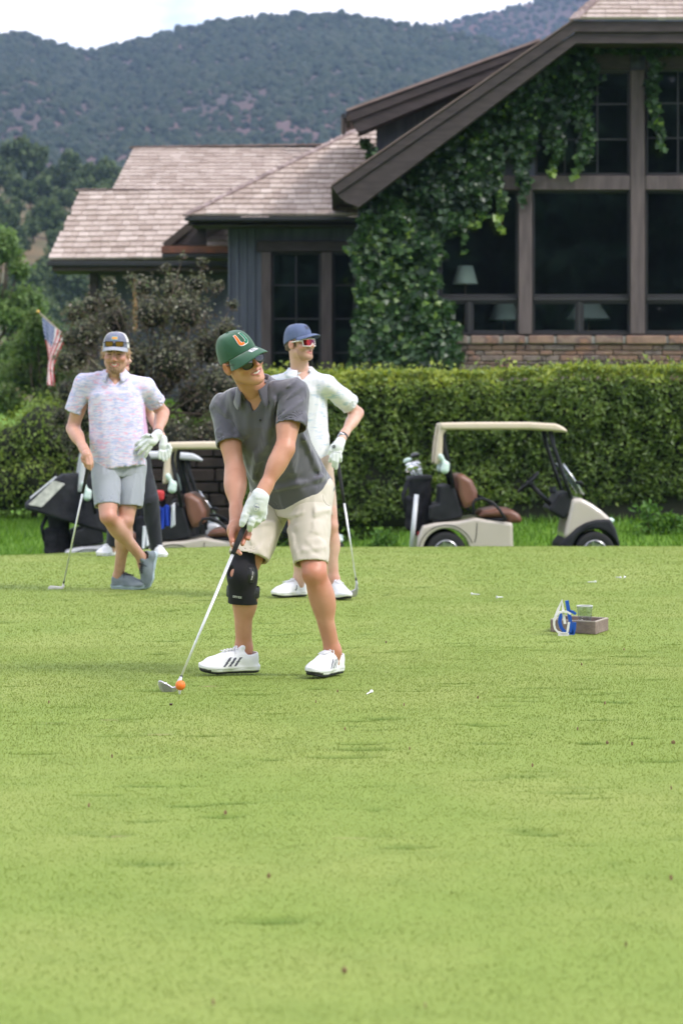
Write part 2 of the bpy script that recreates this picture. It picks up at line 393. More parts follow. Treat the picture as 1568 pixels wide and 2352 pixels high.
# ---- mown grass blades on the tee
def blades(name, X, Y, Z, h, w, material, lean=.5, rng=RNG, rnd=None):
    n = len(X); a = rng.uniform(0, 2 * math.pi, n); p = np.stack([X, Y, Z - .001], -1)
    hh = (h * rng.uniform(.6, 1.3, n))[:, None]; ww = (w * rng.uniform(.7, 1.2, n))[:, None] / 2
    s = np.stack([np.cos(a), np.sin(a), 0 * a], -1); tip = np.stack([rng.normal(0, lean, n), rng.normal(0, lean, n), np.ones(n)], -1) * hh
    v = np.stack([p - s * ww, p + s * ww, p + tip], 1).reshape(-1, 3)
    me = mesh_np(name, v, np.arange(3 * n).reshape(-1, 3), material, smooth=False)
    r = rng.uniform(0, 1, n) if rnd is None else rnd
    me.attributes.new('rnd', 'FLOAT', 'FACE').data.foreach_set('value', np.clip(r, 0, 1).astype(np.float32))
    return me
BL = leafmat('turf_blade', [(0.105, 0.182, 0.031), (0.184, 0.266, 0.052), (0.228, 0.304, 0.070), (0.272, 0.338, 0.090), (0.42, 0.45, 0.19)], .35, .7, .1, 2.2)
bx, by, bh, bw = [], [], [], []
for y0, y1, den, h, w in ((4.0, 8, 13000, .0055, .0026), (8, 12.5, 10500, .0068, .0030), (12.5, 17, 3800, .0070, .005), (17, 23.8, 1500, .0080, .009)):
    n = int(.165 * (y1 ** 2 - y0 ** 2) * den); Y = np.sqrt(RNG.uniform(y0 ** 2, y1 ** 2, n)); X = RNG.uniform(-.165, .165, n) * Y
    bx.append(X); by.append(Y); bh.append(np.full(n, h)); bw.append(np.full(n, w))
    n2_ = int(2 * 1.1 * (y1 - y0) * den * .42); Y = RNG.uniform(y0, y1, n2_); X = (.165 * Y + RNG.uniform(0, 1.1, n2_)) * RNG.choice((-1, 1), n2_)     # thinner towards the sides
    bx.append(X); by.append(Y); bh.append(np.full(n2_, h * 1.1)); bw.append(np.full(n2_, w * 1.4))
bx, by, bh, bw = map(np.concatenate, (bx, by, bh, bw))
ok = by < edge_y(bx) - .01; bx, by, bh, bw = bx[ok], by[ok], bh[ok], bw[ok]
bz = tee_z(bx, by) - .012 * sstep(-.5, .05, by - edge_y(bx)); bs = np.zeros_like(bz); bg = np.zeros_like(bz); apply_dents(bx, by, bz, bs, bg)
keep = bs < RNG.uniform(.15, .6, len(bx)); bx, by, bz, bh, bw, bg = bx[keep], by[keep], bz[keep], bh[keep], bw[keep], bg[keep]
tone = .55 + .26 * fbm(np.stack([bx * 1.6, by * 1.2, 0 * bx], -1), 4, 2) + RNG.normal(0, .08, len(bx)) - .7 * bg  # blades in dents darker: denser growth plus the hollow's shade as colour
len_n = 1 + .3 * np.clip(fbm(np.stack([bx * 9, by * 9, 0 * bx], -1), 2, 8), -.6, 1)
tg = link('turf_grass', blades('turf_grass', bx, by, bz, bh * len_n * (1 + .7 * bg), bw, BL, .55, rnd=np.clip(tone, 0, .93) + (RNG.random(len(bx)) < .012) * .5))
tag(tg, 'short mown grass covering the golf tee', 'grass', kind='stuff')

# ---- longer lawn grass: at the left beyond the tee edge and at the foot of the hedge
LB = leafmat('lawn_blade', [(0.07, 0.16, 0.018), (0.12, 0.25, 0.028), (0.18, 0.32, 0.05)], .35, .5, .3)
n = 60000; Y = RNG.uniform(24.5, 41, n); X = RNG.uniform(-.172, .172, n) * Y
sel = (Y > edge_y(X) + 1.0) & ~((Y > 32.3) & (X > -1.2)); X, Y = X[sel], Y[sel]
lg = link('lawn_grass', blades('lawn_grass', X, Y, ground_z(X, Y), np.full(len(X), .11) + .05 * fbm(np.stack([X, Y, 0 * X], -1) * 1.5, 3, 4), np.full(len(X), .022), LB, .35))
tag(lg, 'bright green longer grass beyond the tee edge', 'grass', kind='stuff')

# ---- far hills
SCRUB = mat('hill_soil', (0.105, 0.058, 0.056), 0.95, col2=(0.050, 0.045, 0.042), nscale=.02, ndetail=8, coords='Object')
RX = np.array([-2000, -900, -300, 0, 60, 160, 215, 330, 430, 500, 640, 740, 830, 930, 1000, 1300, 1568, 2300])
RYP = np.array([230, 170, 110, 84, 80, 116, 121, 90, 66, 52, 37, 33, 43, 60, 72, 130, 190, 260])
def mountain(px, t):
    """t 0..1 foot to crest (1..1.3 the back)"""
    D = 620 + 780 * t
    base = np.interp(px, RX, RYP); crest = CAM_H + (PY0 - base) * 1400 / FPX
    X = (px - PX0) * D / FPX
    sp = fbm(np.stack([X / 95, D / 230, 0 * X], -1), 4, 31)
    prof = np.where(t <= 1, 14 + (crest - 14) * (np.clip(t, 0, 1) ** 1.12), crest - (t - 1) * 160) + np.minimum(t, 0) * 250
    w = 4 * np.clip(t, 0, 1) * np.clip(1 - t, 0, 1)
    return X, D, prof + 26 * sp * w + 1.5 * fbm(np.stack([X / 12, D / 12, 0 * X], -1), 2, 33)
px_, t_ = np.meshgrid(np.linspace(-2000, 3000, 240), np.linspace(-.1, 1.3, 110), indexing='ij')
X, D, Z = mountain(px_, t_)
tag(obj('mountain_ground', np.stack([X, D, Z], -1).reshape(-1, 3), grid_faces(240, 110), SCRUB), kind='structure')
def far_ridge(px, t):
    D = 1500 + 480 * t; base = np.interp(px, [-900, 300, 800, 990, 1100, 1230, 1400, 1600, 2300], [200, 160, 90, 57, 35, 2, -46, -80, -150])
    crest = CAM_H + (PY0 - base) * 1980 / FPX; X = (px - PX0) * D / FPX
    w = 4 * np.clip(t, 0, 1) * np.clip(1 - t, 0, 1)
    return X, D, np.where(t <= 1, 20 + (crest - 20) * np.clip(t, 0, 1), crest - (t - 1) * 200) + 30 * w * fbm(np.stack([X / 150, D / 300, 0 * X], -1), 4, 41)
px_, t_ = np.meshgrid(np.linspace(200, 2300, 110), np.linspace(0, 1.25, 70), indexing='ij')
X, D, Z = far_ridge(px_, t_)
tag(obj('far_ridge_ground', np.stack([X, D, Z], -1).reshape(-1, 3), grid_faces(110, 70), SCRUB), kind='structure')
def near_hill(px, t):
    D = 230 + 190 * t; X = (px - PX0) * D / FPX
    cz = np.interp(px, [-800, -200, 0, 120, 300, 600, 1200], [54, 50, 46, 44, 43, 40, 36])
    return X, D, np.where(t <= 1, 6 + (cz - 6) * np.clip(t, 0, 1), cz - (t - 1) * 60) + np.minimum(t, 0) * 90 + 1.6 * fbm(np.stack([X / 14, D / 14, 0 * X], -1), 3, 51)
px_, t_ = np.meshgrid(np.linspace(-1400, 1200, 110), np.linspace(-.16, 1.5, 54), indexing='ij')
X, D, Z = near_hill(px_, t_)
HSOIL = mat('near_hill_soil', (0.20, 0.125, 0.065), 0.95, col2=(0.075, 0.08, 0.04), nscale=.12, ndetail=6)
tag(obj('near_hill_ground', np.stack([X, D, Z], -1).reshape(-1, 3), grid_faces(110, 54), HSOIL), kind='structure')

# ---- the brush on the mountains: far-off wood, one mass
def ico():
    p = (1 + 5 ** .5) / 2
    v = np.array([(-1, p, 0), (1, p, 0), (-1, -p, 0), (1, -p, 0), (0, -1, p), (0, 1, p), (0, -1, -p), (0, 1, -p), (p, 0, -1), (p, 0, 1), (-p, 0, -1), (-p, 0, 1)], float)
    f = np.array([(0, 11, 5), (0, 5, 1), (0, 1, 7), (0, 7, 10), (0, 10, 11), (1, 5, 9), (5, 11, 4), (11, 10, 2), (10, 7, 6), (7, 1, 8), (3, 9, 4), (3, 4, 2), (3, 2, 6), (3, 6, 8), (3, 8, 9), (4, 9, 5), (2, 4, 11), (6, 2, 10), (8, 6, 7), (9, 8, 1)])
    return v / np.linalg.norm(v[0]), f
IV, IF = ico()
def scrub(name, C, r, material, rnd):
    n = len(C); sc = np.stack([r, r, r * RNG.uniform(.7, 1.25, n)], -1)
    a = RNG.uniform(0, 6.28, n); ca, sa = np.cos(a)[:, None], np.sin(a)[:, None]
    jit = 1 + RNG.uniform(-.3, .3, (n, 12))
    v = IV[None] * jit[..., None]; v = np.stack([v[..., 0] * ca - v[..., 1] * sa, v[..., 0] * sa + v[..., 1] * ca, v[..., 2]], -1)
    v = v * sc[:, None, :] + C[:, None, :] + np.array([0, 0, .35]) * sc[:, None, 2:3]
    f = (IF[None] + (np.arange(n) * 12)[:, None, None]).reshape(-1, 3)
    me = mesh_np(name, v.reshape(-1, 3), f, material, smooth=False)
    me.attributes.new('rnd', 'FLOAT', 'FACE').data.foreach_set('value', np.repeat(np.clip(rnd, 0, 1), 20).astype(np.float32))
    return me
BR = leafmat('mountain_brush', [(0.022, 0.034, 0.022), (0.034, 0.050, 0.030), (0.046, 0.062, 0.038), (0.060, 0.070, 0.048)], .12, .9, .05)
n = 33000; px = RNG.uniform(-450, 1850, n); t = RNG.uniform(0.02, 1.01, n) ** .8
X, D, Z = mountain(px, t); dens = fbm(np.stack([X / 60, D / 120, 0 * X], -1), 4, 61)
sel = RNG.uniform(-.55, .55, n) < dens + .42; X, D, Z, t, dens = X[sel], D[sel], Z[sel], t[sel], dens[sel]
o = link('mountain_brush', scrub('mountain_brush', np.stack([X, D, Z], -1), RNG.uniform(1.0, 2.5, len(X)) * (D / 1000) ** .5, BR, RNG.uniform(0, 1, len(X))))
tag(o, 'dense dark brush covering the mountainside behind the house', 'brush', kind='stuff')
n = 8000; px = RNG.uniform(820, 1800, n); t = RNG.uniform(.2, 1.01, n); X, D, Z = far_ridge(px, t)
o = link('far_ridge_brush', scrub('far_ridge_brush', np.stack([X, D, Z], -1), RNG.uniform(1.3, 2.9, n), BR, RNG.uniform(0, 1, n)))
tag(o, 'hazy brush on the farther ridge at the upper right', 'brush', kind='stuff')
# ---- the air: one closed box of even, thin haze round everything
hz = MB().box((0, 1150, 300), (2600, 2600, 420)).build('haze', [bpy.data.materials.new('haze_air')])
hz.data.transform(Matrix.Translation((0, 0, 0)))
hm = hz.data.materials[0]; hm.use_nodes = True; hn = hm.node_tree.nodes; hn.clear()
ho = hn.new('ShaderNodeOutputMaterial'); pv = hn.new('ShaderNodeVolumePrincipled')
pv.inputs['Color'].default_value = (0.46, 0.63, 1.0, 1); pv.inputs['Density'].default_value = 0.00014; pv.inputs['Anisotropy'].default_value = 0.2
hm.node_tree.links.new(pv.outputs[0], ho.inputs['Volume'])
tag(hz, 'thin blue haze in the air', 'haze', kind='stuff')
# ================================================================== clubhouse
M_TRIM = mat('dark_stained_timber', (0.028, 0.020, 0.019), 0.7, col2=(0.052, 0.038, 0.037), nscale=3, stretch=(1, 1, 6), bump=.4, bscale=30)
M_POST = mat('weathered_timber_post', (0.075, 0.056, 0.056), 0.7, col2=(0.115, 0.088, 0.086), nscale=2.5, stretch=(5, 5, .7), bump=.5, bscale=25)
M_SIDE = mat('slate_blue_siding', (0.070, 0.078, 0.105), 0.75, col2=(0.105, 0.115, 0.150), nscale=2.0, stretch=(4, 4, .5), bump=.3, bscale=30)
M_SOFFIT = mat('soffit_board', (0.035, 0.024, 0.018), 0.8, col2=(0.05, 0.035, 0.026), nscale=4)
M_GUTTER = mat('black_gutter', (0.012, 0.013, 0.015), 0.45)
M_COPPER = mat('copper_flashing', (0.22, 0.085, 0.05), 0.5, metal=.6, col2=(0.13, 0.06, 0.045), nscale=5)
M_UNDER = mat('roof_underlay', (0.075, 0.055, 0.048), 0.9)
M_FRAME = mat('black_window_frame', (0.02, 0.019, 0.021), 0.5)
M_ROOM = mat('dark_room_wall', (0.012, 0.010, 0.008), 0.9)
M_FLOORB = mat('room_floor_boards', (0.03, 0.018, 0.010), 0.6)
M_GLASS = glassmat('window_glass', (0.90, 0.94, 0.93), .02, 2.0)
M_STONE = mat('sandstone', (0.17, 0.105, 0.080), 0.85, col2=((0.24, 0.17, 0.13), (0.13, 0.085, 0.075), (0.27, 0.15, 0.10)), nscale=3, bump=.6, bscale=12, bdist=.02)
M_STONE2 = mat('orange_sandstone', (0.235, 0.140, 0.098), 0.85, col2=((0.19, 0.12, 0.09), (0.27, 0.175, 0.125)), nscale=4, bump=.6, bscale=12, bdist=.02); M_STONE3 = mat('grey_brown_stone', (0.15, 0.11, 0.095), 0.85, col2=((0.20, 0.16, 0.14), (0.11, 0.08, 0.07)), nscale=4, bump=.6, bscale=12, bdist=.02)
M_MORTAR = mat('pale_mortar', (0.30, 0.28, 0.26), 0.9)
M_TANPOST = mat('tan_log_post', (0.42, 0.24, 0.11), 0.7, col2=(0.28, 0.15, 0.07), nscale=6)
def shingle_mat(name, c1, c2, c3):
    m = mat(name, c1, .85, bump=.5, bscale=18, stretch=(6, 1, 1), bdist=.01)
    n, l = m.node_tree.nodes, m.node_tree.links
    oi = n.new('ShaderNodeObjectInfo'); at = n.new('ShaderNodeAttribute'); at.attribute_name = 'rnd'; ad = n.new('ShaderNodeMath'); ad.operation = 'ADD'
    fr = n.new('ShaderNodeMath'); fr.operation = 'FRACT'
    l.new(oi.outputs['Random'], ad.inputs[0]); l.new(at.outputs['Fac'], ad.inputs[1]); l.new(ad.outputs[0], fr.inputs[0])
    cr = n.new('ShaderNodeValToRGB'); e = cr.color_ramp.elements; e.new(.5)
    for i, c in enumerate((c1, c2, c3)): e[i].color = (*c, 1); e[i].position = i / 2
    l.new(fr.outputs[0], cr.inputs[0])
    tc = n.new('ShaderNodeTexCoord'); no = n.new('ShaderNodeTexNoise'); no.inputs['Scale'].default_value = 3; no.inputs['Detail'].default_value = 5
    l.new(tc.outputs['Object'], no.inputs['Vector'])
    mx = n.new('ShaderNodeMixRGB'); mx.blend_type = 'MULTIPLY'; mx.inputs[0].default_value = .5
    c2r = n.new('ShaderNodeValToRGB'); c2r.color_ramp.elements[0].position = .3; c2r.color_ramp.elements[0].color = (.55, .5, .48, 1); c2r.color_ramp.elements[1].position = .62; c2r.color_ramp.elements[1].color = (1, 1, 1, 1)
    l.new(no.outputs['Fac'], c2r.inputs[0]); l.new(cr.outputs[0], mx.inputs[1]); l.new(c2r.outputs[0], mx.inputs[2]); l.new(mx.outputs[0], n['Principled BSDF'].inputs['Base Color'])
    return m
M_SHINGLE = shingle_mat('weathered_cedar_shingle', (0.37, 0.295, 0.252), (0.435, 0.356, 0.310), (0.51, 0.430, 0.382))
M_CAP = shingle_mat('brown_ridge_shingle', (0.18, 0.13, 0.118), (0.25, 0.185, 0.17), (0.32, 0.25, 0.235))

HX, HY = 3.0, 42.0
house = thing('clubhouse', 'dark timber clubhouse with pale shingle roofs and large ivy-framed windows', 'building', loc=(HX, HY, 1.5))
HL = np.array(house.location)
def hpart(mb, name, m, parent=None, smooth=False):
    o = mb.build(name, m, parent or house, smooth)
    if parent is None: o.location = Vector(-HL)
    return o
YF, YR = 42.0, 41.0
def bx_px(mb, px0, px1, py0, py1, Y, depth, m=0, bevel=.012):
    """box whose front face, at distance Y, covers px0..px1, py0..py1"""
    a = P(px0, py1, Y); b = P(px1, py0, Y)
    return mb.box(((a[0] + b[0]) / 2, Y + depth / 2, (a[2] + b[2]) / 2), ((b[0] - a[0]) / 2, depth / 2, (b[2] - a[2]) / 2), None, m, bevel)
BASE_PY = 945
# --- walls of the gabled block
w = MB()
w.prism([tuple(P(a, b, YF)[[0, 2]]) for a, b in ((822, BASE_PY), (1008, BASE_PY), (1008, 324), (822, 456))], YF + .06, YF + .22)
w.prism([tuple(P(a, b, YF)[[0, 2]]) for a, b in ((1008, 437), (1190, 437), (1190, 200), (1008, 324))], YF + .06, YF + .22)
w.prism([tuple(P(a, b, YF)[[0, 2]]) for a, b in ((1190, 403), (1228, 403), (1228, 168), (1190, 200))], YF + .06, YF + .22)
w.prism([tuple(P(a, b, YF)[[0, 2]]) for a, b in ((1190, 162), (1760, 162), (1760, 98), (1300, 98), (1190, 172))], YF + .055, YF + .22)
wall = hpart(w, 'wall', M_SIDE)
for k, px in enumerate(range(832, 1190, 21)):        # battens
    top = np.interp(px, [822, 1190], [456, 206]) + 4; b = MB(); bx_px(b, px, px + 4, top, 436 if px > 1004 else BASE_PY, YF + .03, .03, bevel=.004)
    o = b.build('batten', M_SIDE, wall); 
# side and back walls of the block, room inside
w = MB(); x0 = P(822, 0, YF)[0]; x1 = P(1760, 0, YF)[0]
w.box((x0 + .08, 47.0, 3.2), (.08, 4.78, 1.7)); hpart(w, 'side_wall', M_SIDE); w = MB(); w.box((x1 + .08, 47.0, 4.6), (.08, 4.78, 3.2)); hpart(w, 'side_wall', M_SIDE)
w = MB(); w.box(((x0 + x1) / 2, 46.5, 2.1), ((x1 - x0) / 2 - .18, 4.2, .05)); hpart(w, 'room_floor', M_FLOORB)
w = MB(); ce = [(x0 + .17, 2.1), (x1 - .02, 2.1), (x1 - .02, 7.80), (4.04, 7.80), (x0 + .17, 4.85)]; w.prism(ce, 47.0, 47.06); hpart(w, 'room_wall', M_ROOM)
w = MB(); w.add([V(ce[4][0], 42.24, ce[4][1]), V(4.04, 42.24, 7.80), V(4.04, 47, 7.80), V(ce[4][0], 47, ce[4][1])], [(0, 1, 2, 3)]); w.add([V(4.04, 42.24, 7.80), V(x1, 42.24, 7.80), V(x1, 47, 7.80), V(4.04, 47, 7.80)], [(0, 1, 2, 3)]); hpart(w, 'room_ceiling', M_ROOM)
# --- posts, beam, window frames and panes
for a, b, t in ((1190, 1221, 437), (1447, 1480, 160), (1706, 1738, 160)):
    m_ = MB(); bx_px(m_, a, b, t, 768, YF - .06, .2); hpart(m_, 'post', M_POST)
m_ = MB(); bx_px(m_, 1128, 1446, 403, 436.5, YF - .05, .18); hpart(m_, 'beam', M_POST)
m_ = MB(); bx_px(m_, 1481, 1705, 403, 436.5, YF - .05, .18); hpart(m_, 'beam', M_POST)
m_ = MB(); bx_px(m_, 1300, 1446, 112, 160, YF - .03, .08); bx_px(m_, 1481, 1705, 112, 160, YF - .03, .08); hpart(m_, 'header_board', M_TRIM)
def window(px0, px1, py0, py1, vm=(), hm=(), fw=5, Y=YF + .06, vth=1.6, parent=None):
    f = MB()
    bx_px(f, px0, px0 + fw, py0, py1, Y, .07, bevel=.006); bx_px(f, px1 - fw, px1, py0, py1, Y, .07, bevel=.006)
    bx_px(f, px0 + fw, px1 - fw, py0, py0 + fw, Y, .07, bevel=.006); bx_px(f, px0 + fw, px1 - fw, py1 - fw, py1, Y, .07, bevel=.006)
    fo = f.build('window', M_FRAME, parent or house)
    fo.location = Vector(-HL) if parent is None else Vector((0, 0, 0))
    if parent is None:
        g = MB(); bx_px(g, px0 + fw - 1, px1 - fw + 1, py0 + fw - 1, py1 - fw + 1, Y + .035, .008, bevel=0); g.build('pane', M_GLASS, fo)
        for x in vm: g = MB(); bx_px(g, x - vth, x + vth, py0 + fw, py1 - fw, Y + .012, .02, bevel=0); g.build('muntin', M_FRAME, fo)
        for y in hm: g = MB(); bx_px(g, px0 + fw, px1 - fw, y - vth, y + vth, Y + .010, .02, bevel=0); g.build('muntin', M_FRAME, fo)
    return fo
window(1228, 1446, 163, 402, (1296, 1371), (239, 320))
window(1482, 1705, 155, 402, (1556, 1632), (237, 317))
for a, b, mid in ((1010, 1189, 1077), (1222, 1446, 1330), (1481, 1705, 1594)):
    window(a, b, 438, 681); m_ = MB(); bx_px(m_, a, b, 681.5, 692, YF + .02, .1); hpart(m_, 'rail', M_FRAME)
    window(a, mid - 5, 692.5, 764); window(mid + 5, b, 692.5, 764); m_ = MB(); bx_px(m_, mid - 5, mid + 5, 692.5, 764, YF + .03, .08, bevel=.006); hpart(m_, 'mullion', M_FRAME)
m_ = MB(); bx_px(m_, 1008, 1740, 764.5, 769.5, YF - .02, .2); hpart(m_, 'window_sill', M_FRAME)
# --- stone base: backing, cap stones and the stones below them, one by one
b = MB(); bx_px(b, 1006, 1760, 772, BASE_PY, YF + .03, .25, bevel=0); base = hpart(b, 'stone_base', M_MORTAR)
rs = random.Random(5)
b = MB(); bx_px(b, 1007, 1758, 773, 788, YF - .062, .09, bevel=0); b.build('mortar_bed', M_MORTAR, base)
jn = [1008, 1077, 1150, 1210, 1275, 1363, 1434, 1532, 1600, 1680, 1755]
for a, c in zip(jn[:-1], jn[1:]):
    m_ = MB(); bx_px(m_, a + 2.2 + rs.random() * 2, c - 3.0 - rs.random() * 2, 770.5, 789 + rs.random() * 1.5, YF - .09 - rs.random() * .02, .22, bevel=.02); m_.build('cap_stone', rs.choice((M_STONE, M_STONE2, M_STONE3)), base)
y = 791.0
while y < 880:
    h = rs.choice((8, 11, 14, 18)); x = 1006 - rs.random() * 30
    while x < 1755:
        wd = rs.choice((22, 30, 42, 55, 70)); 
        m_ = MB(); bx_px(m_, x + .7, x + wd - .7, y + .6, y + h - .6, YF - .02 - rs.random() * .035, .1, bevel=.014); m_.build('stone', rs.choice((M_STONE, M_STONE2, M_STONE3, M_STONE)), base); x += wd
    y += h
# --- fascias of the clipped gable
def board(name, pts, Y, depth, m=M_TRIM):
    q = MB().prism([tuple(P(a, b, Y)[[0, 2]]) for a, b in pts], Y, Y + depth); return hpart(q, name, m)
board('rake_board', [(763, 429), (774, 445), (1320, 73), (1319, 47)], YR, .10)
board('rake_board', [(775.5, 447), (792, 463), (823, 476), (1322, 99), (1320, 75)], YR + .05, .12)
board('fascia_board', [(1319, 47), (1320, 73), (1800, 73), (1800, 49)], YR, .10)
board('fascia_board', [(1320, 75), (1322, 99), (1800, 99), (1800, 75)], YR + .05, .12)
# soffits
q = MB(); a0, a1 = P(823, 474, YR + .17), P(1322, 97, YR + .17)
q.add([a0, a1, a1 + V(0, 1.0, 0), a0 + V(0, 1.0, 0)], [(0, 1, 2, 3)]); b1 = P(1800, 97, YR + .17); q.add([a1, b1, b1 + V(0, 1, 0), a1 + V(0, 1, 0)], [(0, 1, 2, 3)]); hpart(q, 'soffit', M_SOFFIT)
# roof slab of the left slope (thin edge of shingles shows above the rake) and the far slopes
q = MB(); a0, a1 = P(760, 428, YR), P(1319, 45, YR); dn = V(.02, 0, .045)
q.add([a0 + V(0, -.03, 0), a1 + V(0, -.03, 0), a1 + V(0, 6, 0), a0 + V(0, 6, 0), a0 + dn + V(0, -.03, 0), a1 + dn + V(0, -.03, 0), a1 + dn + V(0, 6, 0), a0 + dn + V(0, 6, 0)], [(0, 1, 2, 3), (4, 7, 6, 5), (0, 4, 5, 1), (1, 5, 6, 2), (3, 2, 6, 7), (0, 3, 7, 4)])
hpart(q, 'roof_slab', M_CAP)
# shed dormer behind the rake
YD = 44.4
board('dormer_rake_board', [(797, 259), (806, 278), (1238, 113), (1238, 96)], YD, .1)
board('dormer_rake_board', [(807, 280), (820, 302), (836, 300), (1100, 190), (1200, 140), (1200, 128)], YD + .05, .12)
q = MB(); a0, a1 = P(795, 257, YD), P(1240, 94, YD); q.add([a0 + V(0, -.04, 0), a1 + V(0, -.04, 0), a1 + V(0, 3, 0), a0 + V(0, 3, 0), a0 + V(0, -.04, .05), a1 + V(0, -.04, .05), a1 + V(0, 3, .05), a0 + V(0, 3, .05)], [(0, 1, 2, 3), (4, 7, 6, 5), (0, 4, 5, 1), (0, 3, 7, 4)]); hpart(q, 'dormer_roof', M_CAP)
q = MB(); q.prism([tuple(P(a, b, 45.2)[[0, 2]]) for a, b in ((864, 420), (1100, 300), (1100, 150), (864, 288))], 45.2, 45.3); dw = hpart(q, 'dormer_wall', M_SIDE)
for px in range(866, 1090, 17):
    q = MB(); bx_px(q, px, px + 4, np.interp(px, [864, 1100], [291, 155]), 400, 45.17, .03, bevel=0); q.build('batten', M_SIDE, dw)
q = MB(); s0 = P(822, 303, YD + .17); s1 = P(1100, 192, YD + .17); q.add([s0, s1, s1 + V(0, .8, 0), s0 + V(0, .8, 0)], [(0, 1, 2, 3)]); q.box(P(800, 280, YD + .4), (.04, .5, .05)); hpart(q, 'dormer_soffit', M_SOFFIT)
q = MB().tube([P(789, 266, YD - .05), P(789, 266, YD - .05) + V(0, 2.5, 0)], .05, 8); hpart(q, 'dormer_gutter', M_GUTTER)

# --- shingled slopes
ALL_SH = []
UNIT = None
def slope(name, e0, e1, t0, t1, expo=.22, clip=None):
    """quad slope: eave e0->e1, top t0->t1 (world points); returns the part; collects shingles"""
    e0, e1, t0, t1 = map(np.asarray, (e0, e1, t0, t1)); q = MB()
    q.add([e0, e1, t1, t0], [(0, 1, 2, 3)]); part = hpart(q, name, M_UNDER)
    u = unit(e1 - e0); nrm = unit(np.cross(u, t0 - e0)); nrm = nrm if nrm[2] > 0 else -nrm; v = np.cross(nrm, u)
    H = np.dot(t0 - e0, v); n = int(round(H / expo)); expo = H / n
    for i in range(n):
        f0 = (i + .5) / n; lo = np.dot(t0 - e0, u) * f0; hi = np.dot(e1 - e0, u) + (np.dot(t1 - e0, u) - np.dot(e1 - e0, u)) * f0
        x = lo - rs.random() * .2
        while x < hi:
            wd = rs.choice((.16, .22, .28, .32)); a, b2 = max(x, lo - .02), min(x + wd, hi + .02)
            if b2 - a > .05:
                c = e0 + u * (a + b2) / 2 + v * ((i + .5) * expo + rs.uniform(-.006, .006)) + nrm * (.026 + rs.random() * .006)
                vt = unit(v - nrm * .13); nt = np.cross(u, vt); nt = nt if np.dot(nt, nrm) > 0 else -nt
                ALL_SH.append((part, c, np.stack([u, vt, nt], 1), (b2 - a - .008, expo * 1.12, .042 + rs.random() * .016), M_SHINGLE))
            x += wd
    return part
def caps(part, a, b, w=.2, step=.2):
    a, b = np.asarray(a), np.asarray(b); L = np.linalg.norm(b - a); u = unit(b - a); sd_ = unit(np.cross(u, (0, 0, 1))); up = np.cross(sd_, u); n = int(L / step)
    for i in range(n):
        c = a + u * (i + .5) * L / n + up * .035; ut = unit(u + up * .10)
        ALL_SH.append((part, c, np.stack([sd_, ut, np.cross(sd_, ut)], 1), (w, L / n * 1.15, .03), M_CAP))
YA = 45.2; XA = P(430, 0, YA)[0]; ZA = P(0, 497, YA)[2]; dA = 3.15
eA = V(XA, YA, ZA); tA = V(XA + dA, YA + dA, ZA + 1.97)
# order: the largest in the photo first
rA = slope('roof_slope', eA, V(.9, YA, ZA), tA, V(2.6, YA + dA, ZA + 1.97)); caps(rA, eA, tA)
eB0, eB1, tB0, tB1 = P(113, 598, 50), P(640, 592, 50), P(187, 440, 52.3), P(600, 440, 52.3)
rB = slope('roof_slope', eB0, eB1, tB0, tB1); caps(rB, tB0 + V(-.1, 0, 0), tB1, .22)
eT0, eT1 = P(1319, 46, YR - .03), P(1800, 47, YR - .03); tT0 = eT0 + V(1.05, 1.5, 1.05); tT1 = eT1 + V(0, 1.5, 1.05)
rT = slope('roof_slope', eT0, eT1, tT0, tT1, .17); caps(rT, eT0, tT0, .2, .22)
eC0, eC1, tC0, tC1 = P(252, 455, 53.0), P(860, 455, 53.0), P(310, 342, 56), P(800, 335, 56)
rC = slope('roof_slope', eC0, eC1, tC0, tC1); caps(rC, tC0 + V(-.1, 0, 0), tC1, .22)
# back slopes so the wings are closed
q = MB(); q.add([tB0, tB1, tB1 + V(0, 2.3, -1.6), tB0 + V(-.4, 2.3, -1.6)], [(0, 1, 2, 3)]); q.add([eB0, tB0, tB0 + V(-.4, 2.3, -1.6)], [(0, 1, 2)]); q.add([tC0, tC1, tC1 + V(0, 3, -1.4), tC0 + V(-.4, 3, -1.4)], [(0, 1, 2, 3)]); q.add([eC0, tC0, tC0 + V(-.4, 3, -1.4)], [(0, 1, 2)])
q.add([eA, tA, eA + V(0, 6.3, 0)], [(0, 1, 2)]); hpart(q, 'back_roof', M_UNDER)
ub = mesh_np('shingle', (np.array([(x, y, z) for x in (-1, 1) for y in (-1, 1) for z in (-1, 1)]) * .5), [(0, 1, 3, 2), (4, 6, 7, 5), (0, 4, 5, 1), (2, 3, 7, 6), (0, 2, 6, 4), (1, 5, 7, 3)], M_SHINGLE, smooth=False)
uc = ub.copy(); uc.materials[0] = M_CAP
ALL_SH.sort(key=lambda s: s[1][1] / (s[3][0]) * (1 if s[1][2] < 9.0 else 3))
rest = {}
for k, (part, c, R, sc, m) in enumerate(ALL_SH):
    if k < 300:
        o = link('ridge_cap' if m is M_CAP else 'shingle', uc if m is M_CAP else ub, part)
        M4 = np.eye(4); M4[:3, :3] = R * np.array(sc)[None]; M4[:3, 3] = c; o.matrix_local = Matrix(M4.tolist())
    else:
        rest.setdefault(part.name, (part, MB(), []))[1].box(c, np.array(sc) / 2, R, 1 if m is M_CAP else 0); rest[part.name][2].extend([rs.random()] * 6)
for part, mb_, rn in rest.values():
    o = mb_.build('shingle_courses', [M_SHINGLE, M_CAP], part); tag(o, kind='stuff')
    o.data.attributes.new('rnd', 'FLOAT', 'FACE').data.foreach_set('value', np.array(rn, dtype=np.float32))
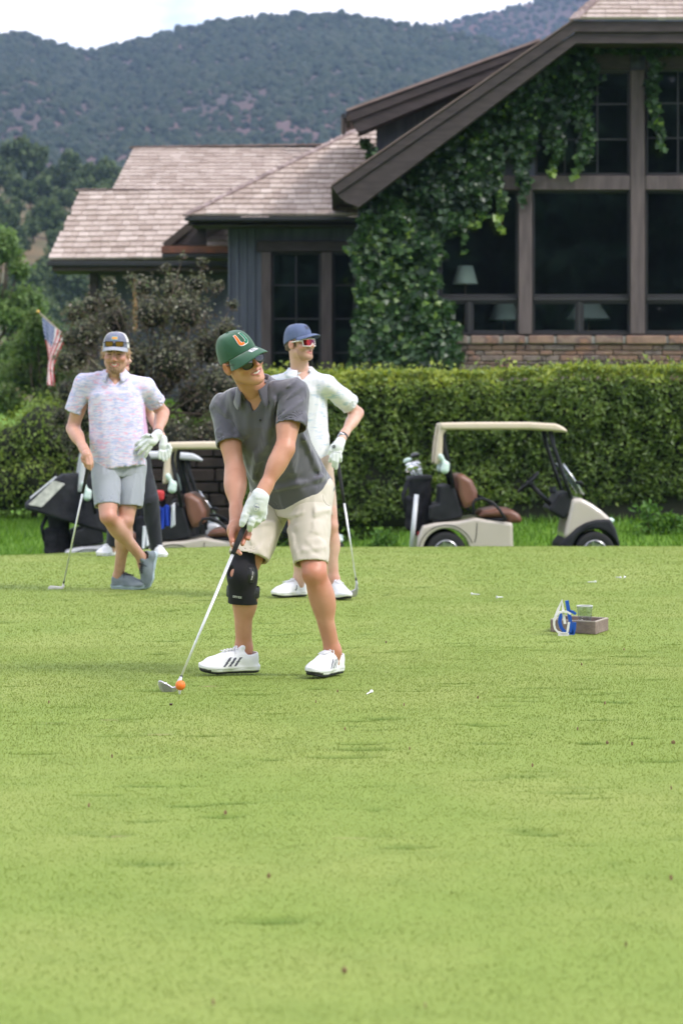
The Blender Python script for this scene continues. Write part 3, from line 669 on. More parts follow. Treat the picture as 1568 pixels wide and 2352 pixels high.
# --- wing under the hipped roof
q = MB(); bx_px(q, 424, 870, 498, 507, YA - .09, .1); hpart(q, 'gutter', M_GUTTER)
q = MB(); bx_px(q, 432, 870, 507, 518, YA + .02, .05); hpart(q, 'fascia_board', M_TRIM)
q = MB(); a = P(440, 514, YA + .05); q.box(((a[0] + 1.4) / 2, YA + .5, a[2]), ((1.4 - a[0]) / 2, .48, .02)); hpart(q, 'soffit', M_SOFFIT)
YW = 46.0
q = MB(); bx_px(q, 524, 602, 505, BASE_PY, YW, .2, bevel=0); bx_px(q, 602, 860, 500, 556, YW + .03, .2, bevel=0); sw = hpart(q, 'wall', M_SIDE)
for px in (524, 543, 562, 581): 
    q = MB(); bx_px(q, px, px + 5, 512, BASE_PY, YW - .035, .035, bevel=.006); q.build('batten', M_SIDE, sw)
q = MB(); bx_px(q, 590, 822, 553, 578, YW - .09, .14); hpart(q, 'door_header', M_TRIM)
for a, b in ((600, 623), (738, 763)):
    q = MB(); bx_px(q, a, b, 578.5, BASE_PY, YW - .07, .14); hpart(q, 'door_post', M_POST)
window(624, 737, 579, 935, (680,), (655, 732, 810), 5, YW + .02)
window(764, 862, 579, 935, (812,), (655, 732, 810), 5, YW + .02)
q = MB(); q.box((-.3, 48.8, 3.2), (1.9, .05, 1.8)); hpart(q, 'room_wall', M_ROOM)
q = MB(); q.box((P(524, 0, YW)[0] + .05, 48.4, 3.6), (.05, 2.3, 1.65)); hpart(q, 'side_wall', M_SIDE)
# --- far wing: eave, soffit, corner post, wall in shade, and the small return with its flashing
q = MB(); bx_px(q, 108, 522, 599.5, 611, 49.9, .1); hpart(q, 'gutter', M_GUTTER)
q = MB(); a = P(120, 612, 50); b = P(560, 612, 50); q.box(((a[0] + b[0]) / 2, 50.6, a[2] - .04), ((b[0] - a[0]) / 2, .62, .05)); hpart(q, 'soffit', M_SOFFIT)
q = MB(); bx_px(q, 206, 225, 618, BASE_PY, 50.5, .18); hpart(q, 'corner_post', M_TRIM)
q = MB(); bx_px(q, 226, 560, 616, BASE_PY, 51.2, .15, bevel=0); hpart(q, 'wall', M_SIDE)
q = MB(); bx_px(q, 306, 316, 640, 760, 50.2, .1); hpart(q, 'porch_post', M_TANPOST)
q = MB().prism([tuple(P(a, b, 48.5)[[0, 2]]) for a, b in ((384, 563), (446, 512), (474, 512), (474, 563))], 48.5, 48.7); hpart(q, 'return_gable', M_TRIM)
q = MB().beam(P(378, 566, 48.4), P(442, 514, 48.4), .1, .14); hpart(q, 'return_rake_board', M_SOFFIT)
q = MB().beam(P(372, 574, 48.35), P(524, 574, 48.35), .3, .14); hpart(q, 'copper_flashing', M_COPPER)
q = MB(); bx_px(q, 372, 524, 582, 592, 48.2, .2); hpart(q, 'gutter', M_GUTTER)

# --- table lamps seen through the windows
M_SHADE = mat('pale_linen_lampshade', (0.74, 0.80, 0.70), 0.8); M_BRASS = mat('lamp_base_wood', (0.16, 0.10, 0.05), 0.5); M_TABLE = mat('dark_console_table', (0.04, 0.024, 0.015), .5)
tabz = 2.30
for lab, px, ty, by, wt, wb, Yl in (('tall table lamp with pale green shade showing above the window rail', 1068, 611, 652, 17, 29, 42.75),
                         ('low lampshade behind the left lower panes beside the ivy', 1157, 697, 735, 22, 34, 45.6), ('wide low lampshade behind the middle lower panes', 1350, 697, 733, 26, 50, 45.8)):
    t, b = P(px, ty, Yl), P(px, by, Yl); s_ = Yl / FPX
    L = thing('table_lamp', lab, 'lamp', 'table lamps inside the clubhouse', loc=(t[0], Yl, 2.16))
    h0, h1 = b[2] - 2.16, t[2] - 2.16
    MB().lathe([(wb * s_, h0), (wt * s_, h1), (wt * s_ - .008, h1 - .002), (wb * s_ - .008, h0 + .002)], (0, 0, 0), n=24).build('lamp_shade', M_SHADE, L, True)
    MB().lathe([(.001, 0), (.09, 0), (.09, .02), (.03, .05), (.05, h0 * .4), (.02, h0 * .7), (.012, h0 + .05), (.001, h0 + .05)], (0, 0, 0), n=16).build('lamp_base', M_BRASS, L, True)
# ================================================================== hedge, ivy, shrubs, trees
# hedge
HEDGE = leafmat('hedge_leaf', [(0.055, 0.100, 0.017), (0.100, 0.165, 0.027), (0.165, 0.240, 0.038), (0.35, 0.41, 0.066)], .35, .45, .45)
M_CORE = mat('hedge_twigs', (0.018, 0.020, 0.010), .95)
hx0, hx1, hy0, hy1 = -1.15, 7.2, 32.3, 33.9
hedge = thing('hedge', 'tall clipped green hedge behind the parked golf cart', 'hedge', loc=((hx0 + hx1) / 2, 33.1, -.15)); hl = Vector(hedge.location)
def htop(X): return 1.93 + .10 * sstep(1, 6, X) + .05 * fbm(np.stack([X * .8, 0 * X, 0 * X], -1), 3, 71)
def hbase(X, Y): return ground_z(X, Y)
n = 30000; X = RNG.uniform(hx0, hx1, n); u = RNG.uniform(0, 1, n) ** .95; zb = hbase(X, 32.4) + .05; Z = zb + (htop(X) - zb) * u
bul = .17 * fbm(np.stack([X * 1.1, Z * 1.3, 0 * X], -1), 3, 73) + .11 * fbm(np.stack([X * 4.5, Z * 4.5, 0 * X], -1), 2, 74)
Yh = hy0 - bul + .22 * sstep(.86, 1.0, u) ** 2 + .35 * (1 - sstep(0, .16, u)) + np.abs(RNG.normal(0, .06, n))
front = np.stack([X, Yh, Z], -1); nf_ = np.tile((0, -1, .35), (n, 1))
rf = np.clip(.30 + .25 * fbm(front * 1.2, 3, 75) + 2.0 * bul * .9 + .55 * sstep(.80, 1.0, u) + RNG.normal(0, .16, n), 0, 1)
n2 = 11000; X = RNG.uniform(hx0, hx1, n2); Yt = RNG.uniform(hy0 + .05, hy1, n2); Zt = htop(X) + .04 * fbm(np.stack([X * 4, Yt * 4, 0 * X], -1), 3, 76) - np.abs(RNG.normal(0, .03, n2)) + (RNG.random(n2) < .05) * RNG.uniform(0, .14, n2)
topp = np.stack([X, Yt, Zt], -1); rt = np.clip(.75 + .25 * RNG.normal(size=n2), 0, 1)
n3 = 3000; Ys = RNG.uniform(hy0, hy1, n3); Zs = RNG.uniform(-.1, 1.95, n3); side = np.stack([hx0 - .05 + RNG.normal(0, .05, n3), Ys, Zs], -1)
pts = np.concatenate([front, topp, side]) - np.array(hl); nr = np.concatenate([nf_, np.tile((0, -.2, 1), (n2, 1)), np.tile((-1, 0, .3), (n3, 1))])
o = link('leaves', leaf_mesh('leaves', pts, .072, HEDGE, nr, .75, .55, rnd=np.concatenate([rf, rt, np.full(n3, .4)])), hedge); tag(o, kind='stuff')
q = MB(); q.box(((hx0 + hx1) / 2, 33.15, .82), ((hx1 - hx0) / 2 - .1, .72, .98), bevel=.12); o = q.build('light_block_core', M_CORE, hedge); o.location = -hl  # solid dark core added inside the leaves to block light
q = MB()
for k in range(240):
    x = RNG.uniform(hx0, hx1); z0 = htop(np.array(x)) - .1; p = V(x, RNG.uniform(hy0 + .1, hy0 + .9), z0); q.tube([p, p + V(RNG.normal(0, .03), RNG.normal(0, .03), .12), p + V(RNG.normal(0, .06), RNG.normal(0, .05), .18 + .1 * RNG.random())], .004, 4)
o = q.build('twigs', M_CORE, hedge); o.location = -hl; tag(o, kind='stuff')

# ivy on the gabled block: follows the rake, hangs in strands, covers the corner
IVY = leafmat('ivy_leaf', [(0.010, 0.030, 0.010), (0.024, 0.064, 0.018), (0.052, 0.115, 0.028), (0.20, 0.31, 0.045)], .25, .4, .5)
M_STEM = mat('vine_stem', (0.09, 0.055, 0.03), .9)
vine = thing('climbing_ivy', 'dark green climbing ivy hanging over the gable and windows', 'ivy', loc=(0.8, 41.8, 1.5)); vl = Vector(vine.location)
cells = []                                            # (px, py, spread, leaves, brightness)
rv = np.random.default_rng(3)
L_ED = lambda y: np.interp(y, [440, 500, 560, 620, 700, 780, 850, 940], [858, 832, 806, 818, 822, 812, 800, 790])
R_ED = lambda y: np.interp(y, [440, 500, 560, 620, 680, 700, 760, 800, 850, 940], [1062, 1050, 1018, 1000, 1005, 1030, 1055, 1055, 1048, 1050])
pp = []
for k in range(15000):
    y = rv.uniform(452, 930) if rv.random() < .9 else rv.uniform(440, 520)
    a, b = L_ED(y), R_ED(y); jag = 9 * math.sin(y * .11) + 6 * math.sin(y * .27 + 1)
    x = rv.uniform(a + jag * .5, b + jag); pp.append((x, y, 0.0))
rake = lambda x: np.interp(x, [823, 1322, 1600], [478, 101, 101])
# band under the rake
for k in range(7200):
    x = rv.uniform(838, 1335); t = rake(x); dep = np.interp(x, [838, 900, 1000, 1080, 1150, 1200, 1290, 1335], [60, 120, 230, 260, 215, 240, 210, 60]) * (0.72 + .28 * math.sin(x * .09) + .2 * math.sin(x * .23 + 2))
    y = t + rv.random() ** 1.25 * max(dep, 8); pp.append((x, y, 0.0))
def strand(x0, y0, x1, y1, w, n, br=0.0):
    for k in range(n):
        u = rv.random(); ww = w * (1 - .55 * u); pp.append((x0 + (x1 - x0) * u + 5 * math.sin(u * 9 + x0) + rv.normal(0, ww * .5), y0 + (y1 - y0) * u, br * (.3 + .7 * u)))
for s in ((1098, 250, 1104, 500, 20, 700, .35), (1090, 255, 1098, 330, 16, 260, .75), (1002, 320, 1000, 560, 20, 600, .25), (1000, 318, 1002, 350, 14, 130, .9), (1148, 420, 1146, 530, 9, 90, .95), (1130, 330, 1152, 480, 14, 190, .5),
          (1180, 280, 1202, 430, 20, 400, .2), (1345, 130, 1340, 370, 26, 620, .25), (1340, 330, 1318, 408, 10, 70, .8), (1300, 200, 1276, 360, 24, 420, .2), (1285, 300, 1268, 400, 10, 110, .9), (1495, 110, 1505, 300, 18, 300, .25), (1505, 270, 1522, 342, 9, 70, .75),
          (1250, 110, 1560, 118, 26, 420, 0), (1325, 100, 1360, 160, 24, 200, .1), (930, 520, 900, 640, 30, 260, .75), (985, 420, 925, 560, 16, 220, .6), (1075, 470, 1088, 520, 12, 70, .6), (1060, 420, 1066, 528, 10, 90, .3), (850, 590, 796, 572, 12, 60, .7), (830, 320, 855, 350, 14, 60, .7), (845, 320, 850, 365, 10, 40, .6)):
    strand(*s)
pp = np.array(pp)
Yv = YF - .07 - np.abs(rv.normal(0, .09, len(pp))) - .30 * np.clip(fbm(np.stack([pp[:, 0] / 34, pp[:, 1] / 34, 0 * pp[:, 0]], -1), 3, 81), -.15, 1)
Yv = np.where((pp[:, 0] < 862) & (pp[:, 1] < 380), 45.0, Yv)
W3 = np.stack([(pp[:, 0] - PX0) * Yv / FPX, Yv, CAM_H + (PY0 - pp[:, 1]) * Yv / FPX], -1)
rn = np.clip(.22 + .34 * fbm(W3 * 1.8, 3, 83) + .62 * pp[:, 2] + rv.normal(0, .20, len(pp)) + .20 * (pp[:, 1] > 480), 0, 1)  # lower leaves toned lighter for the stronger light on that part
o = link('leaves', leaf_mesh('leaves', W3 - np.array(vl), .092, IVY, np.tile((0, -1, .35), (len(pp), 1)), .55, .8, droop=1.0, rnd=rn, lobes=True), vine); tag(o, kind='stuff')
q = MB()
for k in range(16):
    x = rv.uniform(850, 1010); pts = [P(x + rv.normal(0, 10), y, YF - .06) for y in np.linspace(930, np.interp(x, [850, 1010], [480, 350]), 9)]; q.tube(pts, np.linspace(.022, .008, 9), 5)
for (x0, y0, x1, y1) in ((1102, 250, 1104, 500), (1345, 120, 1330, 390), (1495, 110, 1520, 335), (1285, 200, 1270, 395), (1000, 330, 1000, 540), (1148, 400, 1148, 528)):
    q.tube([P(x0 + (x1 - x0) * u + 4 * math.sin(9 * u), y0 + (y1 - y0) * u, YF - .1) for u in np.linspace(0, 1, 9)], .007, 4)
o = q.build('stems', M_STEM, vine); o.location = -vl; tag(o, kind='stuff')

# leafy weeds at the foot of the hedge
WEED = leafmat('weed_leaf', [(0.05, 0.13, 0.02), (0.09, 0.20, 0.03), (0.14, 0.27, 0.05)], .4, .5, .3)
for lab, px, py, w_, h_ in (('leafy green weed at the hedge foot beside the cart nose', 1490, 1225, .24, .26), ('low green weed under the hedge left of the right-hand cart', 880, 1205, .20, .14), ('small weed clump at the far right under the hedge', 1545, 1235, .16, .16)):
    b_ = P(px, py, 31.2); b_[2] = float(ground_z(b_[0], 31.2)); W_ = thing('weed_plant', lab, 'weed', loc=b_); n_ = 260; r_w = np.random.default_rng(int(px)); hh_ = r_w.random(n_); p_ = np.stack([r_w.normal(0, w_ * .5, n_) * (1.1 - .5 * hh_), r_w.normal(0, w_ * .4, n_), hh_ * h_ * 1.5], -1)
    link('leaves', leaf_mesh('leaves', p_, .085, WEED, np.stack([p_[:, 0] * 2, p_[:, 1] * 2 - .3, 0 * hh_ + .6], -1), .7, .5, rng=r_w), W_); q = MB()
    for k_ in range(9): e_ = p_[r_w.integers(n_)]; q.tube([(0, 0, 0), e_ * .5 + V(0, 0, .03), e_], .004, 4)
    tag(q.build('stems', M_STEM, W_), kind='stuff')
# generic crowns --------------------------------------------------------------
def crown_pts(n, centers, radii, rng, shell=.55, squash=1.0):
    centers = np.asarray(centers, float); radii = np.asarray(radii, float); w = radii ** 2; k = rng.choice(len(centers), n, p=w / w.sum())
    d = rng.normal(size=(n, 3)); d /= np.linalg.norm(d, axis=1)[:, None]
    r = radii[k] * (shell + (1 - shell) * rng.random(n)) * (1 + .18 * rng.normal(size=n)); p = centers[k] + d * r[:, None] * np.array([1, 1, squash])
    return p, d, k
def limbs(mb, base, centers, r0, rng, top=None):
    base = np.asarray(base, float); cen = np.mean(centers, 0); top = cen if top is None else np.asarray(top, float)
    mb.tube([base, base + (top - base) * .5 + rng.normal(0, .02, 3) * np.linalg.norm(top - base), top], [r0, r0 * .7, r0 * .35], 8)
    for c in centers:
        s = base + (top - base) * rng.uniform(.35, .8); mb.tube([s, (s + c) / 2 + rng.normal(0, .04, 3) * np.linalg.norm(c - s), c], [r0 * .35, r0 * .22, r0 * .06], 5)
BARK = mat('bark', (0.07, 0.05, 0.035), .95, col2=(0.11, 0.085, 0.06), nscale=9, bump=.5, bscale=20)
def tree(name, label, cat, base, centers, radii, n, size, material, group=None, r0=.1, shell=.5, seed=1, aspect=.6, squash=1., tone=.5, core=None):
    rng = np.random.default_rng(seed); t = thing(name, label, cat, group, loc=base); b = np.asarray(base, float)
    p, d, k = crown_pts(n, np.asarray(centers) - b, radii, rng, shell, squash)
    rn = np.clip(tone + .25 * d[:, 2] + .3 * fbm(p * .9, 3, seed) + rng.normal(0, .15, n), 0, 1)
    o = link('crown', leaf_mesh('crown', p, size, material, d + np.array([0, 0, .5]), .8, aspect, rnd=rn, rng=rng), t); tag(o, kind='stuff')
    mb_ = MB(); limbs(mb_, (0, 0, 0), np.asarray(centers) - b, r0, rng); mb_.build('trunk', BARK, t, True)
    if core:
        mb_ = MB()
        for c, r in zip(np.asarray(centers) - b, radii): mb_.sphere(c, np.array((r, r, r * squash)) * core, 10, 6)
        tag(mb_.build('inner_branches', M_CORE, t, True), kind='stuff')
    return t
# purple-leaved ornamental tree in front of the far wing
PURP = leafmat('bronze_leaf', [(0.060, 0.040, 0.024), (0.110, 0.074, 0.046), (0.100, 0.120, 0.046), (0.18, 0.155, 0.11), (0.09, 0.15, 0.042)], .25, .35, .6)
Yc = 37.0; rg = np.random.default_rng(12); cs, rr = [], []
for px, py, r in ((350, 720, 62), (260, 740, 60), (430, 720, 62), (200, 770, 52), (300, 830, 70), (400, 830, 78), (480, 800, 62), (230, 880, 62), (330, 930, 70), (450, 920, 72), (500, 880, 50), (300, 1000, 66), (410, 1010, 70), (480, 1000, 50), (400, 660, 36), (455, 650, 30), (330, 660, 36), (180, 820, 40), (520, 760, 34), (250, 690, 30), (380, 620, 16), (465, 605, 14), (300, 640, 16), (535, 700, 18), (150, 830, 34), (160, 900, 46), (540, 830, 40), (545, 900, 44), (520, 960, 50), (200, 960, 56), (170, 1010, 50), (240, 1060, 60), (340, 1070, 70), (440, 1070, 66), (520, 1050, 50), (140, 960, 30), (420, 590, 10), (250, 650, 18), (500, 660, 18), (175, 720, 34), (160, 780, 30), (210, 700, 30), (300, 1130, 60), (400, 1130, 64), (480, 1120, 56), (210, 1110, 50)):
    Yk = Yc + rg.uniform(-.5, .6); cs.append(P(px, py, Yk)); rr.append(r * Yk / FPX)
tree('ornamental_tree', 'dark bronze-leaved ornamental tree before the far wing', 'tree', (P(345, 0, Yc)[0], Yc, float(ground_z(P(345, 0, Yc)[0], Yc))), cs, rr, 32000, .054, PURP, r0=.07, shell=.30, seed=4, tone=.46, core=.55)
# rounded green shrubs at the left
SHRUB = leafmat('shrub_leaf', [(0.050, 0.085, 0.018), (0.095, 0.155, 0.030), (0.16, 0.24, 0.042), (0.25, 0.33, 0.065)], .35, .5, .35)
Ys = 40.0; cs = [P(px, py, Ys + dy) for px, py, dy in ((110, 1000, 0), (40, 1040, .2), (-40, 1060, .3), (170, 1060, .1), (90, 1100, -.2), (20, 1120, -.1), (180, 960, .3), (-90, 1110, 0), (240, 1080, .3), (150, 1130, -.2))]
rr = [r * Ys / FPX for r in (95, 85, 90, 85, 75, 70, 62, 90, 80, 62)]
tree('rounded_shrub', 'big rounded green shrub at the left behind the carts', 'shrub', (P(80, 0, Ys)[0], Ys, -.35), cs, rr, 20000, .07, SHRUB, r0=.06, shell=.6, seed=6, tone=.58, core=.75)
# trees at the left edge
LT = leafmat('left_tree_leaf', [(0.045, 0.085, 0.024), (0.085, 0.15, 0.038), (0.13, 0.215, 0.055), (0.18, 0.27, 0.075)], .35, .5, .35)
Yt = 72.0; rg = np.random.default_rng(5); cs, rr = [], []
for k in range(22):
    py = rg.uniform(560, 930); wdt = np.interp(py, [540, 600, 700, 800, 950], [10, 45, 85, 75, 60]); px = rg.uniform(-190, wdt - 10); Yk = Yt + rg.uniform(-1.5, 1.5); cs.append(P(px, py, Yk)); rr.append(rg.uniform(26, 46) * Yk / FPX)
for px, py in ((15, 545), (20, 570), (45, 620), (62, 690), (65, 760)): cs.append(P(px, py, Yt)); rr.append(.34)
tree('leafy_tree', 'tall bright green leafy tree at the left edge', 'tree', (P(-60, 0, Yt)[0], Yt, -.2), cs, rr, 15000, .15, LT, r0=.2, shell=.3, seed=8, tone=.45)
WL = leafmat('willow_leaf', [(0.05, 0.09, 0.02), (0.10, 0.165, 0.04), (0.16, 0.23, 0.07), (0.22, 0.28, 0.11)], .4, .5, .3)
Yt = 58.0; cs, rr = [], []
for px, py, r in ((85, 760, 34), (60, 800, 40), (110, 810, 36), (40, 860, 44), (90, 870, 44), (140, 860, 40), (120, 760, 20), (75, 730, 16), (170, 900, 40), (20, 920, 40), (120, 930, 50)):
    cs.append(P(px, py, Yt + rg.uniform(-.6, .6))); rr.append(r * Yt / FPX)
tree('pale_willow', 'pale green bushy willow behind the flag', 'tree', (P(85, 0, Yt)[0], Yt, -.1), cs, rr, 9000, .12, WL, r0=.1, shell=.35, seed=9, tone=.5)
# pinyons on the near hillside: one pair of shapes, each tree an object
PINE = leafmat('pinyon_needles', [(0.030, 0.050, 0.024), (0.055, 0.088, 0.038), (0.090, 0.128, 0.056), (0.13, 0.165, 0.075)], .15, .8, .1)
kinds = []
for s in range(4):
    rng = np.random.default_rng(100 + s); cs, rr = [], []
    for k in range(9): h = rng.uniform(.25, 1.0); w_ = .55 * (1 - h * .55); cs.append((rng.uniform(-w_, w_), rng.uniform(-w_, w_), h * 1.5)); rr.append(rng.uniform(.28, .5) * (1.15 - .4 * h))
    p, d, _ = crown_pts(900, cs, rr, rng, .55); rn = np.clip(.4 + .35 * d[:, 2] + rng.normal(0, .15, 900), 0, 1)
    me = leaf_mesh('pinyon_crown', p, .24, PINE, d, .8, .7, rnd=rn, rng=rng)
    mb_ = MB(); limbs(mb_, (0, 0, -.25), np.array(cs), .09, rng); tr = mesh_np('pinyon_trunk', np.array(mb_.v), mb_.f, BARK); kinds.append((me, tr))
rg = np.random.default_rng(17); spots = []
for px, py, sc in ((15, 362, 1.25), (50, 356, 1.3), (88, 384, 1.15), (118, 400, .95), (165, 372, 1.2), (205, 385, 1.0), (240, 366, 1.15), (280, 380, 1.0), (-30, 370, 1.2), (-80, 372, 1.2), (320, 372, 1.1), (140, 398, .9), (225, 402, .95), (365, 378, 1.0)):
    spots.append((px, .985 + .01 * rg.random(), 2.9 * sc))
tries = 0
while len(spots) < 225 and tries < 5000:
    tries += 1; px = rg.uniform(-360, 420); t = rg.uniform(-.02, .97); X, D, Z = near_hill(np.array(px), np.array(t)); py = PY0 - (Z - CAM_H) * FPX / D
    if all(abs(px - q[0]) > 15 or abs(t - q[1]) > .05 for q in spots): spots.append((px, t, rg.uniform(1.7, 3.0)))
for k, (px, t, sc) in enumerate(spots):
    X, D, Z = near_hill(np.array(float(px)), np.array(float(t))); me, tr = kinds[k % 4]
    tt = thing('pinyon_tree', 'small dark pinyon on the wooded slope left of the roofs', 'tree', 'pinyons on the near hillside', loc=(float(X), float(D), float(Z))); tt.scale = (sc, sc, sc * rg.uniform(.85, 1.15)); tt.rotation_euler = (0, 0, rg.uniform(0, 6.28))
    link('crown', me, tt); link('trunk', tr, tt)
# spruces behind the photographer, seen mirrored in the window panes
SPR = leafmat('spruce_needles', [(0.016, 0.036, 0.028), (0.034, 0.070, 0.050), (0.06, 0.10, 0.075)], .1, .8, .1)
rng = np.random.default_rng(55); P_, N_ = [], []
for k in range(5200):
    h = rng.random() ** .8; a = rng.uniform(0, 6.28); ring = .7 + .3 * math.sin(h * 60); r = 2.7 * (1 - h) ** .9 * (.35 + .65 * rng.random() ** .4) * ring; P_.append((r * math.cos(a), r * math.sin(a), 1.0 + 17 * h - .25 * r)); N_.append((math.cos(a), math.sin(a), .5))
sp_me = leaf_mesh('spruce_crown', np.array(P_), .62, SPR, np.array(N_), .6, .55, droop=.6, rng=rng); mb_ = MB(); mb_.tube([(0, 0, -1), (0, 0, 9), (0, 0, 17)], [.28, .16, .03], 8); sp_tr = mesh_np('spruce_trunk', np.array(mb_.v), mb_.f, BARK)
for k in range(44):
    tt = thing('spruce_tree', 'tall dark spruce mirrored in the clubhouse windows', 'tree', 'spruces reflected in the window panes', loc=((-16 + 2.2 * k if k < 26 else -14 + 3.1 * (k - 26)) + rng.uniform(-.5, .5), (-30 - 6 * (k % 3) if k < 26 else -50) + rng.uniform(-1, 1), -1.0)); s_ = rng.uniform(1.35, 1.65) * (1 if k < 26 else 1.25); tt.scale = (s_, s_, s_); tt.rotation_euler = (0, 0, rng.uniform(0, 6))
    link('crown', sp_me, tt); link('trunk', sp_tr, tt)
# ================================================================== smooth solids: signed distances, blended, then meshed (surface nets)
def d_cone(a, b, ra, rb):
    a = np.asarray(a, float); b = np.asarray(b, float); ab = b - a; L2 = max(float(ab @ ab), 1e-12)
    def f(X, Y, Z):
        x, y, z = X - a[0], Y - a[1], Z - a[2]; t = np.clip((x * ab[0] + y * ab[1] + z * ab[2]) / L2, 0, 1)
        return np.sqrt((x - t * ab[0]) ** 2 + (y - t * ab[1]) ** 2 + (z - t * ab[2]) ** 2) - (ra + (rb - ra) * t)
    m = max(ra, rb); return f, np.minimum(a, b) - m, np.maximum(a, b) + m
def d_ell(c, r, R=None):
    c = np.asarray(c, float); r = np.asarray(r, float); R = np.eye(3) if R is None else np.asarray(R, float)      # columns of R: the axes
    def f(X, Y, Z):
        x, y, z = X - c[0], Y - c[1], Z - c[2]
        q = [x * R[0, i] + y * R[1, i] + z * R[2, i] for i in range(3)]
        k0 = np.sqrt(sum((q[i] / r[i]) ** 2 for i in range(3))); k1 = np.sqrt(sum((q[i] / r[i] ** 2) ** 2 for i in range(3))) + 1e-9
        return np.where(k0 < 1e-4, -r.min(), k0 * (k0 - 1) / k1)
    e = np.sqrt(((R * r[None]) ** 2).sum(1)); return f, c - e, c + e
def d_loft(p0, p1, right, st, ex=2.4):
    """rounded-oval sections (t, half width, half depth, forward shift) along p0 -> p1"""
    p0 = np.asarray(p0, float); p1 = np.asarray(p1, float); ax = unit(p1 - p0); L = np.linalg.norm(p1 - p0)
    r = unit(np.asarray(right) - ax * np.dot(right, ax)); fw = np.cross(ax, r); st = np.asarray(st, float); T = st[:, 0] * L
    def f(X, Y, Z):
        x, y, z = X - p0[0], Y - p0[1], Z - p0[2]; h = x * ax[0] + y * ax[1] + z * ax[2]
        a, b, s = (np.interp(h, T, st[:, i]) for i in (1, 2, 3))
        u = np.abs((x * r[0] + y * r[1] + z * r[2]) / a); w = np.abs((x * fw[0] + y * fw[1] + z * fw[2] - s) / b)
        n = (u ** ex + w ** ex + 1e-9) ** (1 / ex); dr = (n - 1) * np.minimum(a, b); dz = np.maximum(T[0] - h, h - T[-1])
        return np.where(dz > 0, np.sqrt(np.maximum(dr, 0) ** 2 + dz ** 2), np.maximum(dr, dz))
    m = st[:, 1:3].max() + np.abs(st[:, 3]).max(); q0, q1 = p0 + ax * T[0], p0 + ax * T[-1]
    return f, np.minimum(q0, q1) - m, np.maximum(q0, q1) + m
def d_box(c, h, r=.0, R=None):
    c = np.asarray(c, float); h = np.asarray(h, float) - r; R = np.eye(3) if R is None else np.asarray(R, float)
    def f(X, Y, Z):
        x, y, z = X - c[0], Y - c[1], Z - c[2]; q = [np.abs(x * R[0, i] + y * R[1, i] + z * R[2, i]) - h[i] for i in range(3)]
        return np.sqrt(sum(np.maximum(k, 0) ** 2 for k in q)) + np.minimum(np.maximum(np.maximum(q[0], q[1]), q[2]), 0) - r
    e = (np.abs(R) * (h + r)[None]).sum(1); return f, c - e, c + e
def d_half(p, n):
    """everything on the side n points to is outside"""
    p = np.asarray(p, float); n = unit(n)
    return (lambda X, Y, Z: (X - p[0]) * n[0] + (Y - p[1]) * n[1] + (Z - p[2]) * n[2]), None, None
def poly_d(pts, x, z):
    pts = np.asarray(pts, float); n = len(pts); d = np.full(x.shape, 1e9); s = np.ones(x.shape)
    for i in range(n):
        a, b = pts[i], pts[i - 1]; ex, ez = b - a; wx, wz = x - a[0], z - a[1]; t = np.clip((wx * ex + wz * ez) / (ex * ex + ez * ez + 1e-12), 0, 1)
        d = np.minimum(d, (wx - ex * t) ** 2 + (wz - ez * t) ** 2)
        c = np.stack([z >= a[1], z < b[1], ex * wz > ez * wx]); s = np.where(c.all(0) | (~c).all(0), -s, s)
    return s * np.sqrt(d)
def d_prism(pts, y0, y1, r=.02):
    """polygon in (x, z) between y0 and y1, edges rounded by r"""
    pts = np.asarray(pts, float); yc, hy = (y0 + y1) / 2, abs(y1 - y0) / 2 - r
    def f(X, Y, Z):
        sh = np.broadcast_shapes(X.shape, Y.shape, Z.shape); s2 = (sh[0], 1, sh[2]); X2 = np.broadcast_to(X, s2); Z2 = np.broadcast_to(Z, s2)
        d = poly_d(pts, X2, Z2) + r; w = np.abs(Y - yc) - hy
        return np.sqrt(np.maximum(d, 0) ** 2 + np.maximum(w, 0) ** 2) + np.minimum(np.maximum(d, w), 0) - r
    lo = np.array([pts[:, 0].min(), min(y0, y1), pts[:, 1].min()]); hi = np.array([pts[:, 0].max(), max(y0, y1), pts[:, 1].max()]); return f, lo, hi
